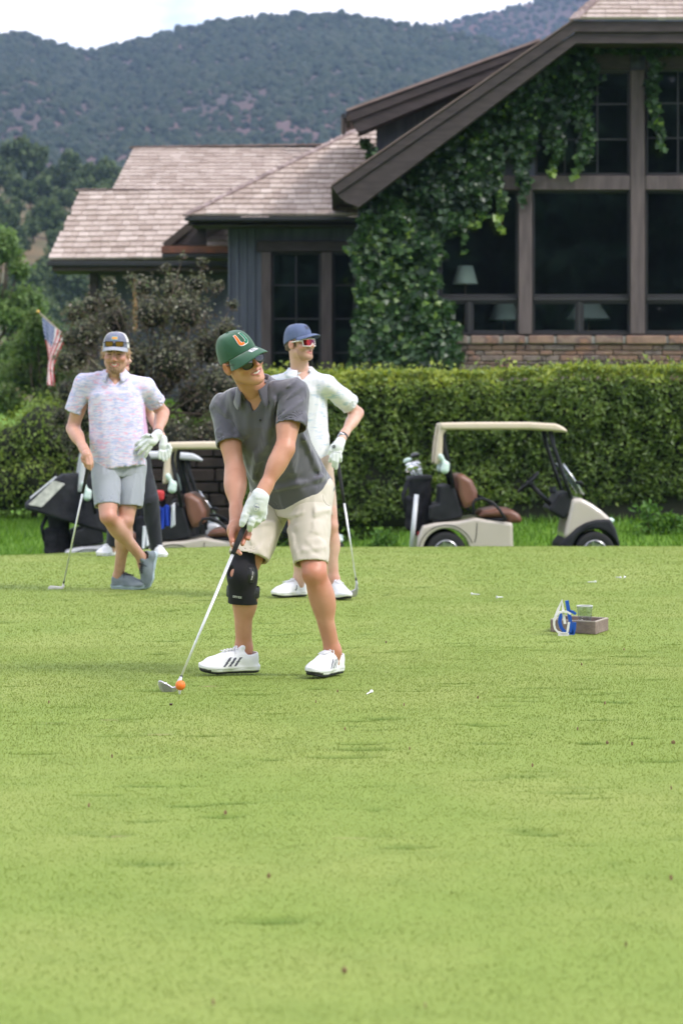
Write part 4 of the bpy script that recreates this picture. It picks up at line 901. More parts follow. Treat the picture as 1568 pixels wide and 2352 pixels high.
class Field:
    def __init__(s): s.ops = []
    def add(s, prim, k=.01): s.ops.append(('u', prim, k)); return s
    def sub(s, prim, k=.004): s.ops.append(('s', prim, k)); return s
    def cut(s, prim, k=.0015): s.ops.append(('i', prim, k)); return s
    def warp(s, fn): s.ops.append(('w', fn, 0)); return s
    def cone(s, a, b, ra, rb=None, k=.01): return s.add(d_cone(a, b, ra, ra if rb is None else rb), k)
    def ell(s, c, r, R=None, k=.01): return s.add(d_ell(c, r, R), k)
    def mesh(s, res, box=None, thin=.02):
        los = [p[1] for o, p, k in s.ops if o == 'u']; his = [p[2] for o, p, k in s.ops if o == 'u']
        lo = np.min(los, 0) - thin - 2 * res; hi = np.max(his, 0) + thin + 2 * res
        if box is not None: lo = np.maximum(lo, box[0]); hi = np.minimum(hi, box[1])
        n = np.ceil((hi - lo) / res).astype(int) + 1
        ax = [lo[i] + res * np.arange(n[i]) for i in range(3)]
        D = np.full(n, .5, dtype=np.float32)
        for o, p, k in s.ops:
            if o == 'w':
                q = np.where(np.abs(D) < .04); pts = np.stack([ax[i][q[i]] for i in range(3)], -1); D[q] += p(pts); continue
            f, a, b = p
            if a is None: sl = tuple(slice(0, n[i]) for i in range(3))
            else:
                m = k + 3 * res + .035; sl = tuple(slice(max(0, int((a[i] - m - lo[i]) / res)), min(n[i], int((b[i] + m - lo[i]) / res) + 2)) for i in range(3))
                if any(q.stop <= q.start for q in sl): continue
            g = f(ax[0][sl[0]][:, None, None], ax[1][sl[1]][None, :, None], ax[2][sl[2]][None, None, :]).astype(np.float32)
            d = D[sl]
            if o == 's': g = -g
            if o == 'u':
                h = np.clip(k - np.abs(d - g), 0, None) / max(k, 1e-6); D[sl] = np.minimum(d, g) - h * h * k * .25
            else:
                h = np.clip(k - np.abs(d - g), 0, None) / max(k, 1e-6); D[sl] = np.maximum(d, g) + h * h * k * .25
        return surface_nets(D, lo, res)
def surface_nets(D, lo, res):
    inn = D < 0; c = np.zeros(tuple(np.array(D.shape) - 1), dtype=np.int8)
    for i in (0, 1):
        for j in (0, 1):
            for k in (0, 1): c += inn[i:D.shape[0] - 1 + i, j:D.shape[1] - 1 + j, k:D.shape[2] - 1 + k]
    act = np.argwhere((c > 0) & (c < 8)); idx = np.full(c.shape, -1, dtype=np.int32); idx[tuple(act.T)] = np.arange(len(act))
    cor = np.array([(i, j, k) for i in (0, 1) for j in (0, 1) for k in (0, 1)]); vals = np.stack([D[tuple((act + o).T)] for o in cor], 1)
    acc = np.zeros((len(act), 3)); cnt = np.zeros(len(act))
    for a in range(8):
        for b in range(a + 1, 8):
            if np.abs(cor[a] - cor[b]).sum() != 1: continue
            va, vb = vals[:, a], vals[:, b]; m = (va < 0) != (vb < 0); t = np.where(m, va / np.where(m, va - vb, 1), 0)
            acc += np.where(m[:, None], cor[a] + t[:, None] * (cor[b] - cor[a]), 0); cnt += m
    V_ = lo + res * (act + acc / np.maximum(cnt, 1)[:, None]); F_ = []
    for x in range(3):
        y, z = (x + 1) % 3, (x + 2) % 3
        s0 = [slice(1, D.shape[i] - 1) for i in range(3)]; s0[x] = slice(0, D.shape[x] - 1); s1 = list(s0); s1[x] = slice(1, D.shape[x])
        A, B = inn[tuple(s0)], inn[tuple(s1)]; e = np.argwhere(A != B); 
        if not len(e): continue
        off = np.ones(3, int); off[x] = 0; e = e + off; flip = A[A != B]
        uy, uz = np.zeros(3, int), np.zeros(3, int); uy[y] = 1; uz[z] = 1
        q = np.stack([idx[tuple((e - o).T)] for o in (uy + uz, uz, np.zeros(3, int), uy)], 1)
        q = np.where(flip[:, None], q, q[:, ::-1]); F_.append(q[(q >= 0).all(1)])
    return V_, (np.concatenate(F_) if F_ else np.zeros((0, 4), int))
def fobj(name, F, res, m, parent, M=None, matfn=None, mats=None, box=None):
    v, f = F.mesh(res, box); mids = None
    if matfn is not None: mids = matfn(v[f].mean(1))
    if M is not None: v = v @ M[:3, :3].T + M[:3, 3]
    return obj(name, v, f, mats or m, parent, mids)
def join_meshes(parts):
    V_, F_, k = [], [], 0
    for v, f in parts: V_.append(v); F_.append(f + k); k += len(v)
    return np.concatenate(V_), np.concatenate(F_)
def frame(o, right, fwd, up, s=1.0):
    M = np.eye(4); M[:3, 0] = np.asarray(right) * s; M[:3, 1] = np.asarray(fwd) * s; M[:3, 2] = np.asarray(up) * s; M[:3, 3] = o; return M
def xf(M, p): p = np.asarray(p, float); return p @ M[:3, :3].T + M[:3, 3]
# ================================================================== golf carts
M_TAN = mat('tan_cart_paint', (0.50, 0.45, 0.385), .3, coat=.6, col2=(0.44, 0.395, 0.335), nscale=1.5)
M_ROOFP = mat('cream_roof_plastic', (0.62, 0.53, 0.40), .5, col2=(0.55, 0.47, 0.36), nscale=2)
M_GREYB = mat('pale_grey_cart_paint', (0.45, 0.46, 0.48), .3, coat=.5); M_GREYR = mat('grey_roof_plastic', (0.52, 0.54, 0.56), .5)
M_BLK = mat('black_plastic', (0.009, 0.010, 0.012), .55, spec=.25, col2=(0.022, 0.023, 0.027), nscale=5); M_RUB = mat('tyre_rubber', (0.014, 0.014, 0.015), .85)
M_RIM = mat('silver_rim', (0.55, 0.56, 0.58), .3, metal=.8); M_BROWN = mat('brown_seat_vinyl', (0.15, 0.062, 0.040), .45, col2=(0.19, 0.085, 0.055), nscale=3, bump=.2, bscale=40)
M_SHIELD = glassmat('folded_windshield', (0.80, 0.86, 0.88), .12, 1.8); M_STEEL = mat('polished_steel', (0.62, 0.63, 0.65), .22, metal=1.0); M_BOTTLE = mat('seed_bottle_plastic', (0.58, 0.72, 0.66), .4)
M_FAB = mat('black_hood_fabric', (0.009, 0.010, 0.014), .85, spec=.2, col2=(0.035, 0.036, 0.042), nscale=3, bump=.5, bscale=9, bdist=.03); M_VIN = mat('clear_hood_window', (0.62, 0.62, 0.57), .25, col2=(0.40, 0.41, 0.38), nscale=14, bump=.6, bscale=20)
M_BAG = mat('black_bag_cloth', (0.010, 0.010, 0.013), .85, spec=.15, col2=(0.03, 0.03, 0.036), nscale=6, bump=.3, bscale=25)
M_REDC0 = mat('red_lamp', (0.30, 0.02, 0.02), .3)
def c2(zx, zy): return ((zx - 1268) / 555.0, .23 + (908 - zy) / 555.0)
def c3(zx, zy, y): a = c2(zx, zy); return V(a[0], y, a[1])
def cpoly(*p): return [c2(*q) for q in p]
def make_cart(label, body, roofm, hood=False):
    R = thing('golf_cart', label, 'golf cart', 'golf carts beyond the tee')
    F = Field().add(d_prism(cpoly((132, 930), (142, 820), (175, 742), (260, 722), (400, 712), (510, 690), (600, 705), (747, 722), (752, 930)), -.56, .56, .035))
    F.sub(d_cone(c3(325, 908, -.9), c3(325, 908, .9), .268, .268), .01); fobj('rear_body', F, .021, body, R)
    F = Field().add(d_prism(cpoly((1072, 805), (1105, 655), (1122, 570), (1180, 566), (1250, 602), (1312, 645), (1372, 700), (1384, 745), (1300, 760), (1180, 790), (1085, 835)), -.50, .50, .05)); fobj('front_cowl', F, .021, body, R)
    F = Field().add(d_prism(cpoly((1043, 930), (1045, 865), (1085, 818), (1150, 757), (1210, 722), (1275, 703), (1366, 700), (1400, 760), (1428, 868), (1430, 930)), -.545, .545, .03)); F.sub(d_cone(c3(1268, 908, -.9), c3(1268, 908, .9), .262, .262), .01); fobj('front_fender', F, .021, M_BLK, R)
    F = Field().add(d_prism(cpoly((985, 655), (980, 635), (1048, 535), (1112, 528), (1135, 560), (1112, 660), (1078, 705)), -.47, .47, .03)); fobj('dashboard', F, .021, M_BLK, R)
    F = Field().add(d_prism(cpoly((215, 705), (215, 615), (280, 600), (285, 490), (330, 480), (385, 500), (425, 640), (428, 695), (300, 718)), -.48, .48, .02)); fobj('bag_well', F, .021, M_BLK, R)
    MB().box((-.62, 0, .20), (.45, .5, .03), None, 0, .01).build('floor_pan', M_BLK, R)
    F = Field().add(d_prism(cpoly((498, 690), (560, 700), (700, 690), (715, 716), (560, 718), (510, 708)), -.54, .54, .012)); fobj('seat_base', F, .021, M_BLK, R)
    F = Field().add(d_prism(cpoly((525, 688), (556, 648), (640, 632), (742, 640), (790, 668), (808, 700), (800, 725), (720, 724), (700, 694)), -.52, .52, .05)); fobj('seat', F, .021, M_BROWN, R)
    F = Field().add(d_prism(cpoly((383, 418), (430, 411), (492, 452), (527, 530), (520, 595), (480, 626), (438, 632), (408, 560)), -.5, .5, .06)); fobj('backrest', F, .021, M_BROWN, R)
    for s in (-1, 1):
        MB().tube([c3(x, y, s * .57) for x, y in ((497, 668), (494, 600), (510, 574), (560, 570), (620, 596), (662, 640), (702, 705))], .017, 8).build('armrest', M_BLK, R, True)
        MB().tube([c3(x, y, s * .48) for x, y in ((318, 135), (312, 200), (330, 290), (372, 500))], .024, 8).build('rear_strut', M_BLK, R, True)
        MB().tube([c3(x, y, s * .47) for x, y in ((988, 140), (1006, 230), (1060, 395), (1118, 562))], [.032, .026, .022, .022], 8).build('front_strut', M_BLK, R, True)
        F = Field().add(d_prism(cpoly((283, 98), (335, 128), (306, 165), (301, 300), (286, 352), (252, 356), (262, 230)), s * .46, s * .54, .018)); fobj('rear_pillar', F, .021, roofm, R)
        F = Field().add(d_cone(c3(316, 385, s * .56), c3(322, 355, s * .56), .05, .045), .01).cone(c3(322, 355, s * .56), c3(296, 312, s * .56), .026, .024).cone(c3(296, 312, s * .56), c3(290, 300, s * .56), .03, .03); fobj('seed_bottle', F, .009, M_BOTTLE, R)
    F = Field().add(d_prism(cpoly((281, 94), (290, 88), (500, 84), (850, 84), (1020, 94), (1060, 112), (1099, 142), (1092, 150), (1000, 142), (860, 132), (290, 134)), -.56, .56, .022)); fobj('roof', F, .021, roofm, R)
    w = MB().add([c3(1068, 350, -.4), c3(1200, 545, -.4), c3(1200, 545, .4), c3(1068, 350, .4), c3(1082, 346, -.4), c3(1213, 538, -.4), c3(1213, 538, .4), c3(1082, 346, .4)], [(0, 1, 2, 3), (7, 6, 5, 4), (0, 4, 5, 1), (1, 5, 6, 2), (2, 6, 7, 3), (3, 7, 4, 0)]).build('windshield', M_SHIELD, R)
    for s in (-1, 1): MB().tube([c3(1070, 348, s * .41), c3(1140, 450, s * .41), c3(1205, 545, s * .41)], .012, 6).build('windshield_rail', M_STEEL, w, True)
    MB().tube([c3(1150, 470, -.42), c3(1185, 468, -.42), c3(1196, 482, -.42)], .02, 6).build('windshield_clip', M_BLK, w, True)
    ax = unit(c3(857, 468, 0) - c3(1000, 612, 0)); ctr = c3(857, 468, -.24); u = unit(np.cross(ax, (0, 1, 0))); wv = np.cross(ax, u)
    sw = MB().tube([ctr + .155 * (math.cos(a) * u + math.sin(a) * wv) for a in np.linspace(0, 2 * math.pi, 29)], .015, 8)
    for a in (0.5, 2.6, 4.7): sw.tube([ctr - ax * .03, ctr + .15 * (math.cos(a) * u + math.sin(a) * wv)], .016, 6)
    sw.lathe([(.001, -.05), (.05, -.045), (.045, 0), (.001, .005)], ctr, ax, 12); so = sw.build('steering_wheel', M_BLK, R, True)
    MB().tube([ctr - ax * .03, c3(1000, 612, -.24)], .026, 8).build('steering_column', M_BLK, R, True)
    for zx in (325, 1268):
        for s in (-1, 1):
            c = c3(zx, 908, s * .46); T = MB().lathe([(.145, -.08), (.20, -.09), (.226, -.075), (.23, -.04), (.23, .04), (.226, .075), (.20, .09), (.145, .08)], c, (0, s, 0), 36).build('wheel', M_RUB, R, True)
            rm = MB().lathe([(.145, .07), (.13, .082), (.118, .06), (.10, .03), (.03, .02)], c, (0, s, 0), 28).lathe([(.001, .075), (.035, .07), (.04, .02)], c, (0, s, 0), 12)
            for k in range(7):
                a = 2 * math.pi * k / 7; d = V(math.cos(a), 0, math.sin(a)); rm.beam(c + d * .03 + V(0, s * .05, 0), c + d * .13 + V(0, s * .06, 0), .03, .02, (0, s, 0))
            rm.build('rim', M_RIM, T)
            if zx == 1268: MB().sphere(c3(1372, 712, s * .36), (.05, .06, .035)).build('headlight', M_BOTTLE, R, True)
    for s in (-1, 1):
        MB().tube([c3(325 + 175 * math.cos(a), 908 - 172 * math.sin(a), s * .5615) for a in np.linspace(3.0, .35, 18)] , .0045, 5).tube([c3(x, y, s * .5615) for x, y in ((505, 846), (515, 800), (520, 722))], .0045, 5).build('body_seam', M_BLK, R, True)
        MB().box(c3(150, 800, s * .40), (.012, .05, .035), None, 0, .006).build('tail_light', M_REDC0, R)
    MB().lathe([(.036, 0), (.042, .08), (.038, .08), (.034, .004)], c3(1030, 545, .1), (0, 0, 1), 14).build('cup_holder', M_BLK, R, True)
    if hood:
        F = Field(); 
        hp = [(-.10, 1.40), (.42, 1.47), (.66, 1.25), (.62, .80), (.56, .60), (-.18, .93), (-.30, 1.02)]
        x0 = -2.42
        hv = [(x0 + .42, 1.44), (x0 + .98, 1.45), (x0 + 1.02, .80), (x0 + .95, .72), (x0 - .02, 1.02), (x0 - .04, 1.07)]
        F.add(d_prism(hv, -.50, .50, .035)); F.warp(lambda p: .012 * fbm(p * 6, 3, 5)); fobj('bag_hood', F, .021, M_FAB, R)
        n_ = unit(np.array((-(1.44 - 1.07), 0, .46)))
        q = MB(); a, b = V(x0 + .36, 0, 1.395), V(x0 + .04, 0, 1.13)
        for sy in (-1,): pass
        q.add([a + V(0, -.44, 0) + n_ * .02, b + V(0, -.44, 0) + n_ * .02, b + V(0, .40, 0) + n_ * .02, a + V(0, .40, 0) + n_ * .02], [(0, 1, 2, 3)]); q.build('hood_window', M_VIN, R)
        q = MB(); q.add([V(x0 + .30, -.515, 1.37), V(x0 + .0, -.515, 1.08), V(x0 + .16, -.515, 1.05), V(x0 + .44, -.515, 1.33)], [(0, 1, 2, 3)]); q.build('hood_window', M_VIN, R)
    return R
def cart_at(px_hub, py_hub, Y):
    p = P(px_hub, py_hub, Y); return (p[0], Y + .55, p[2] - .23)
cart_r = make_cart('tan golf cart parked in front of the tall hedge', M_TAN, M_ROOFP); cart_r.location = cart_at(1366, 1268, 27.6)
cart_a = make_cart('tan golf cart behind the swinging golfer, bags strapped on its back', M_TAN, M_ROOFP); cart_a.location = cart_at(741, 1313, 27.6)
cart_b = make_cart('grey golf cart with a black rain hood over its bags', M_GREYB, M_GREYR, True); cart_b.location = cart_at(512, 1318, 29.4); cart_b.rotation_euler = (0, 0, math.radians(8))
# --- bags and the clubs in them
def wl_(cart, p):
    a = cart.rotation_euler[2]; x, y, z = p; return V(cart.location[0] + x * math.cos(a) - y * math.sin(a), cart.location[1] + x * math.sin(a) + y * math.cos(a), cart.location[2] + z)
M_CLUBF = mat('chromed_club_head', (0.72, 0.73, 0.75), .18, metal=1.0); M_CLUBW = mat('dark_wood_head', (0.02, 0.02, 0.025), .25, coat=.6); M_REDC = mat('red_head_cover', (0.45, 0.025, 0.03), .6); M_WHT = mat('white_plastic', (0.75, 0.75, 0.74), .45)
def golf_bag(cart, x, y, lab, pocket=None, towel=None):
    base = wl_(cart, (x, y, .42)); R = thing('golf_bag', lab, 'golf bag', 'golf bags on the carts', loc=base)
    lean = V(-.03, 0, .64)
    F = Field().add(d_loft((0, 0, 0), tuple(lean), (0, 1, 0), [(0, .13, .12, 0), (.5, .135, .13, 0), (.9, .13, .125, 0), (1, .135, .13, 0)], 2.2)).warp(lambda p: .012 * fbm(p * 9, 3, 7)); fobj('bag_body', F, .013, M_BAG, R)
    F = Field().add(d_box((-.10, -.05, .24), (.09, .10, .20), .04)).warp(lambda p: .01 * fbm(p * 11, 2, 8)); fobj('pocket', F, .012, pocket or M_BAG, R)
    MB().lathe([(.138, -.03), (.15, 0), (.14, .035), (.12, .03), (.12, -.02)], lean, lean, 22).build('bag_rim', M_BLK, R, True)
    MB().tube([V(-.16, -.08, .62), V(-.22, -.1, .45), V(-.19, -.09, .25)], .02, 6).build('strap', M_BAG, R, True)
    return R, base + lean, unit(lean)
def club_in_bag(lab, grp, foot, d, L, kind, spin):
    """a club standing in a bag: only its upper shaft and head come out"""
    d = unit(d); R = thing('golf_club', lab, 'golf club', grp, loc=foot)
    MB().tube([(0, 0, 0), d * L], .0055, 6).build('shaft', M_STEEL, R, True)
    s = V(math.cos(spin), math.sin(spin), -.1)
    if kind == 'iron': F = Field().add(d_ell(d * L + s * .035, (.048, .012, .03), np.stack([unit(s), unit(np.cross(d, s)), d], 1)), .01).cone(d * L * .97, d * L + s * .01, .01)
    else: F = Field().add(d_ell(d * L + s * .03, (.06, .045, .034), np.stack([unit(s), unit(np.cross(d, s)), d], 1)), .01)
    fobj('club_head', F, .008, {'iron': M_CLUBF, 'wood': M_CLUBW, 'red': M_REDC, 'cover': M_BOTTLE}[kind], R)
def fill(top, d, lab, grp, kinds, seed):
    r = random.Random(seed)
    for k, kd in enumerate(kinds):
        a = 2.4 * k; o = V(.075 * math.cos(a), .075 * math.sin(a), 0) * (0.4 + .6 * ((k * 7) % 5) / 4); dd = d + V(o[0] * 2.2 - .12, o[1] * 1.6, 0); club_in_bag(lab, grp, top + o - d * .05, dd, (.15 if kd == 'iron' else .26) + r.random() * .09, kd, math.pi + r.uniform(-.8, .8))
b1, t1, d1 = golf_bag(cart_r, -1.96, -.22, 'black golf bag on the back of the cart before the hedge'); fill(t1, d1, 'silver iron poking out of the bag on the right-hand cart', 'irons in the right-hand bag', ['iron'] * 8, 1)
b2, t2, d2 = golf_bag(cart_r, -1.96, .24, 'far black golf bag on the right-hand cart, behind the near bag'); fill(t2, d2, 'club poking out of the far bag on the right-hand cart', 'clubs in the far right-hand bag', ['iron', 'cover', 'iron', 'wood'], 2)
b3, t3, d3 = golf_bag(cart_a, -1.96, -.22, 'black golf bag with a blue towel on the middle cart'); fill(t3, d3, 'club with shiny head in the bag on the middle cart', 'clubs in the middle bag', ['iron', 'wood', 'iron', 'iron', 'wood', 'iron', 'iron'], 3)
b4, t4, d4 = golf_bag(cart_a, -1.95, .24, 'far golf bag on the middle cart, mostly hidden'); fill(t4, d4, 'club in the far bag on the middle cart', 'clubs in the far middle bag', ['iron', 'wood', 'cover'], 4)
b5, t5, d5 = golf_bag(cart_b, -2.02, -.2, 'black golf bag hanging under the rain hood'); b6, t6, d6 = golf_bag(cart_b, -2.02, .24, 'far golf bag under the rain hood')
for b in (b5, b6): b.scale = (1, 1, .82)
# long pale tube leaning by the right-hand bag (alignment stick holder), towels and red pouch on the middle bag
p0, p1 = wl_(cart_r, c3(140, 545, -.42)), wl_(cart_r, c3(104, 900, -.45)); MB_ = MB().tube([p0 - p1, V(0, 0, 0)], .028, 10).build('umbrella', mat('silver_umbrella', (0.62, 0.64, 0.68), .4), None, True); MB_.location = Vector(p1); tag(MB_, 'long silver folded umbrella strapped beside the right-hand bag', 'umbrella')
def towel(name, lab, cat, c, w, h, m, seed):
    nx, nz = 26, 22; X, Z = np.meshgrid(np.linspace(-w / 2, w / 2, nx), np.linspace(0, -h, nz), indexing='ij'); fall = -Z / h
    Y = .028 * np.sin(X / w * 17 + seed) * (.3 + fall) + .012 * np.sin(X / w * 31 + 2 * fall); Xn = X * (.65 + .35 * fall)
    v = np.stack([Xn, Y, Z + .02 * np.sin(X * 40)], -1).reshape(-1, 3); f = grid_faces(nx, nz); o = obj(name, v, f, m); o.location = Vector(c); sm = o.modifiers.new('thickness', 'SOLIDIFY'); sm.thickness = .006; tag(o, lab, cat)
M_BLUET = mat('blue_towel', (0.008, 0.045, 0.38), .9, bump=.3, bscale=60); M_WTOW = mat('white_towel', (0.72, 0.74, 0.78), .9, bump=.3, bscale=60)
towel('towel', 'bright blue towel hanging from the middle bag', 'towel', P(378, 1163, 27.3), .17, .24, M_BLUET, 1); towel('towel', 'white towel corner beside the blue towel on the middle bag', 'towel', P(398, 1158, 27.28), .05, .25, M_WTOW, 2)
towel('towel', 'pale towel hanging low between the black trousers and the bag', 'towel', P(338, 1205, 27.2), .12, .25, M_WTOW, 4)
F = Field().add(d_box((0, 0, 0), (.10, .07, .055), .03)).warp(lambda p: .008 * fbm(p * 14, 2, 3)); o = fobj('pouch', F, .009, M_REDC, None); o.location = Vector(P(357, 1138, 27.3)); tag(o, 'red pouch on the rim of the middle golf bag', 'pouch')
# ================================================================== people
def skin_mat(name, c, c2_):
    m = mat(name, c, .44, col2=c2_, nscale=11, ndetail=8, sss=.10, spec=.45, bump=.25, bscale=190, bdist=.002, lo=.32, hi=.68)
    n, l = m.node_tree.nodes, m.node_tree.links; b = n['Principled BSDF']; src = b.inputs['Base Color'].links[0].from_socket
    at = n.new('ShaderNodeAttribute'); at.attribute_name = 'flush'; mx = n.new('ShaderNodeMixRGB'); mx.inputs[2].default_value = (c[0] * .98, c[1] * .62, c[2] * .60, 1); l.new(at.outputs['Fac'], mx.inputs[0]); l.new(src, mx.inputs[1]); l.new(mx.outputs[0], b.inputs['Base Color'])
    return m
def flush(o, spots):
    """redder skin at knees, elbows, knuckles, nose and ears: (centre, radius, amount)"""
    v = np.array([q.co for q in o.data.vertices]); a = np.zeros(len(v)); 
    for c, r, k in spots: a = np.maximum(a, k * np.exp(-(np.linalg.norm(v - np.asarray(c), axis=1) / r) ** 2))
    a = np.clip(a * (1 + .5 * fbm(v * 45, 3, 2)), 0, 1); o.data.attributes.new('flush', 'FLOAT', 'POINT').data.foreach_set('value', a.astype(np.float32)); return o
SKIN1 = skin_mat('skin_tanned', (0.50, 0.235, 0.145), (0.60, 0.31, 0.21)); SKIN2 = skin_mat('skin_ruddy', (0.50, 0.265, 0.19), (0.60, 0.35, 0.26)); SKIN3 = skin_mat('skin_fair', (0.58, 0.345, 0.26), (0.66, 0.42, 0.33))
M_LIP = mat('lips', (0.42, 0.15, 0.125), .4); M_TEETH = mat('teeth', (0.66, 0.61, 0.53), .3); M_BEARD = mat('brown_beard', (0.22, 0.125, 0.075), .8, col2=(0.38, 0.235, 0.15), nscale=60, bump=.6, bscale=120)
M_STUB = mat('stubble_skin', (0.40, 0.225, 0.165), .6, col2=(0.48, 0.28, 0.20), nscale=30); M_HAIRB = mat('brown_hair', (0.07, 0.042, 0.026), .6, col2=(0.13, 0.085, 0.05), nscale=60); M_HAIRF = mat('sandy_hair', (0.42, 0.28, 0.15), .6, col2=(0.60, 0.45, 0.29), nscale=50)
M_EYE = mat('eye_white', (0.7, 0.68, 0.65), .2); M_IRIS = mat('eye_iris', (0.03, 0.03, 0.035), .2); M_LENS = mat('black_lens', (0.012, 0.012, 0.013), .06, spec=.8); M_BFR = mat('black_glasses_frame', (0.012, 0.012, 0.013), .3)
def cloth(name, c, c2_=None, n=4, bump=.35, bs=420, sheen=.15, rough=.85): return mat(name, c, rough, col2=c2_, nscale=n, bump=bump, bscale=bs, bdist=.0015, sheen=sheen, spec=.25)
GLOVE = cloth('white_golf_glove', (0.72, 0.745, 0.73), (0.62, 0.66, 0.65), 16, .4, 90)

def seg_d(p, a, b):
    a, b = np.asarray(a, float), np.asarray(b, float); ab = b - a; t = np.clip(((p - a) @ ab) / (ab @ ab), 0, 1); return np.linalg.norm(p - a - t[:, None] * ab, axis=1)
def folds(lines, fine=.0018, fs=14, seed=1):
    """fabric: ridges (amp > 0) and creases along lines (a, b, amp, width) plus slight waviness"""
    def f(p):
        d = fine * fbm(p * fs, 3, seed)
        for a, b, amp, w in lines: d = d - amp * np.exp(-(seg_d(p, a, b) / w) ** 2)
        return d
    return f
def ridges(p, ax, amp, fs, seed):
    """thin drape lines running along ax"""
    ax = unit(ax); q = p - (p @ ax)[:, None] * ax * .80; n = 1 - np.abs(fbm(q * fs, 3, seed)) * 2.6; m = 1 - np.abs(fbm(q * fs * .45, 2, seed + 7)) * 2.8; return -amp * np.clip(n, 0, 1) ** 2 - 1.3 * amp * np.clip(m, 0, 1) ** 2 + .8 * amp
def head_field(smile=1.0, chin=0.0, jaw=1.0):
    F = Field().ell((0, -.012, .03), (.075, .096, .088)).ell((0, .028, -.042), (.058 * jaw, .060, .074), k=.03)
    for s in (-1, 1): F.cone((s * .048 * jaw, .0, -.058), (s * .018, .062, -.098), .020, .016, .03)
    F.ell((0, .068, -.101), (.022, .020, .017 + chin), k=.022).cone((-.034, .078, .024), (.034, .078, .024), .011, .011, .016)
    for s in (-1, 1): F.ell((s * .043, .060, -.030), (.022, .021 + .003 * smile, .019), k=.022)
    for s in (-1, 1): F.sub(d_ell((s * .033, .099, .002), (.017, .013, .010)), .014)
    F.cone((0, .087, .012), (0, .110, -.031), .0075, .0125, .012)
    for s in (-1, 1): F.ell((s * .0125, .099, -.036), (.0085, .010, .0075), k=.006)
    if smile: F.sub(d_ell((0, .092, -.0665), (.030, .015, .0088)), .004)
    for s in (-1, 1):
        up = .006 * smile
        F.cone((s * .033, .073, -.063 + up), (0, .0915, -.0580), .0038, .0042, .006).cone((s * .032, .073, -.066 + up), (0, .0885, -.0795), .0036, .0050, .006)
        e = math.radians(15) * s; R = np.array([(math.cos(e), -math.sin(e), 0), (math.sin(e), math.cos(e), 0), (0, 0, 1)])
        F.ell((s * .082, -.010, -.006), (.009, .020, .032), R, .006).sub(d_ell((s * .092, -.005, -.004), (.006, .012, .020)), .004)
    return F
def head_parts(root, M, skin, neck_to, neck_r, smile=1.0, beard=0, jaw=1.0, eyes=True, hair=None, brow=(0.09, .055, .035), chin=0.0, res=.0046):
    """returns the skin patch (world verts, faces, material ids); adds teeth, eyes, hair as parts of root"""
    F = head_field(smile, chin, jaw); Mi = np.linalg.inv(M); nl = xf(Mi, neck_to)
    F.cone((0, -.022, -.05), nl, neck_r * .97, neck_r, .025)
    v, f = F.mesh(res); c = v[f].mean(1); x, y, z = c.T; ids = np.zeros(len(f), int)
    zz = z + .067 - (4.5 * x ** 2) * smile; lip = (x / .033) ** 2 + ((zz + .0005) / .0118) ** 2
    if beard:
        jw = (z < -.050 - .10 * (np.abs(x) - .03)) & (y > -.012) & (z > -.135); ids[jw] = 4; b = (np.abs(x) < .037) & (z < -.0475) & (y > .045) & (z > -.128) & ~((np.abs(x) < .011) & (z > -.052)); ids[b] = 2; ids[(z < -.095) & (y > .03) & (np.abs(x) < .045) & (z > -.128)] = 2
    ids[(lip < 1) & (y > .065)] = 1
    eb = (np.abs(z - .019 + .12 * (np.abs(x) - .03)) < .0042) & (np.abs(x) > .014) & (np.abs(x) < .05) & (y > .06); ids[eb] = 3
    if smile:
        X, Zp = np.meshgrid(np.linspace(-.028, .028, 15), np.linspace(-1, 1, 4), indexing='ij'); hgt = .0058 * (1 - (X / .031) ** 2) + .0008
        tv = np.stack([X, .0866 - 9 * X ** 2, -.0655 + 4.5 * X ** 2 + Zp * hgt], -1).reshape(-1, 3); obj('teeth', xf(M, tv), grid_faces(15, 4), M_TEETH, root)
    if eyes:
        for s in (-1, 1):
            e = MB().sphere((s * .032, .076, .001), .0125, 14, 10).build('eye', M_EYE, root, True, M); MB().sphere((s * .032, .0825, .0), .0066, 10, 8).build('iris', M_IRIS, e, True, M)
    if hair is not None:
        H = Field().ell((0, -.018, .028), (.0765, .096, .087)).ell((0, -.055, -.02), (.066, .052, .05), k=.02)
        for s in (-1, 1): H.cone((s * .073, .018, .012), (s * .071, .017, -.022), .007, .004, .008)
        H.cut(d_half((0, .022, .0), (0, 1, .0))).cut(d_half((0, 0, -.055), (0, -.25, -1))).warp(lambda p: .0025 * fbm(p * 120, 2, 4)); fobj('hair', H, .0055, hair, root, M)
    return xf(M, v), f, ids
def dome(phi, v, cfg):
    rx, ry, y0, zt, zf, zb = cfg['rx'], cfg['ry'], cfg['y0'], cfg['zt'], cfg['zf'], cfg['zb']
    sn = np.sin(phi); zr = zb + (zf - zb) * (sn + 1) / 2; e = cfg.get('e', .75); a = v * math.pi / 2
    c = np.clip(np.cos(a), 0, 1) ** e; h = np.sin(a) ** cfg.get('eh', 1.0)
    fl = 1 + cfg.get('front', .0) * np.clip(sn, 0, 1) * np.sin(v * math.pi)
    return np.stack([rx * np.cos(phi) * c, y0 + ry * sn * c * fl, zr + (zt - zr) * h], -1)
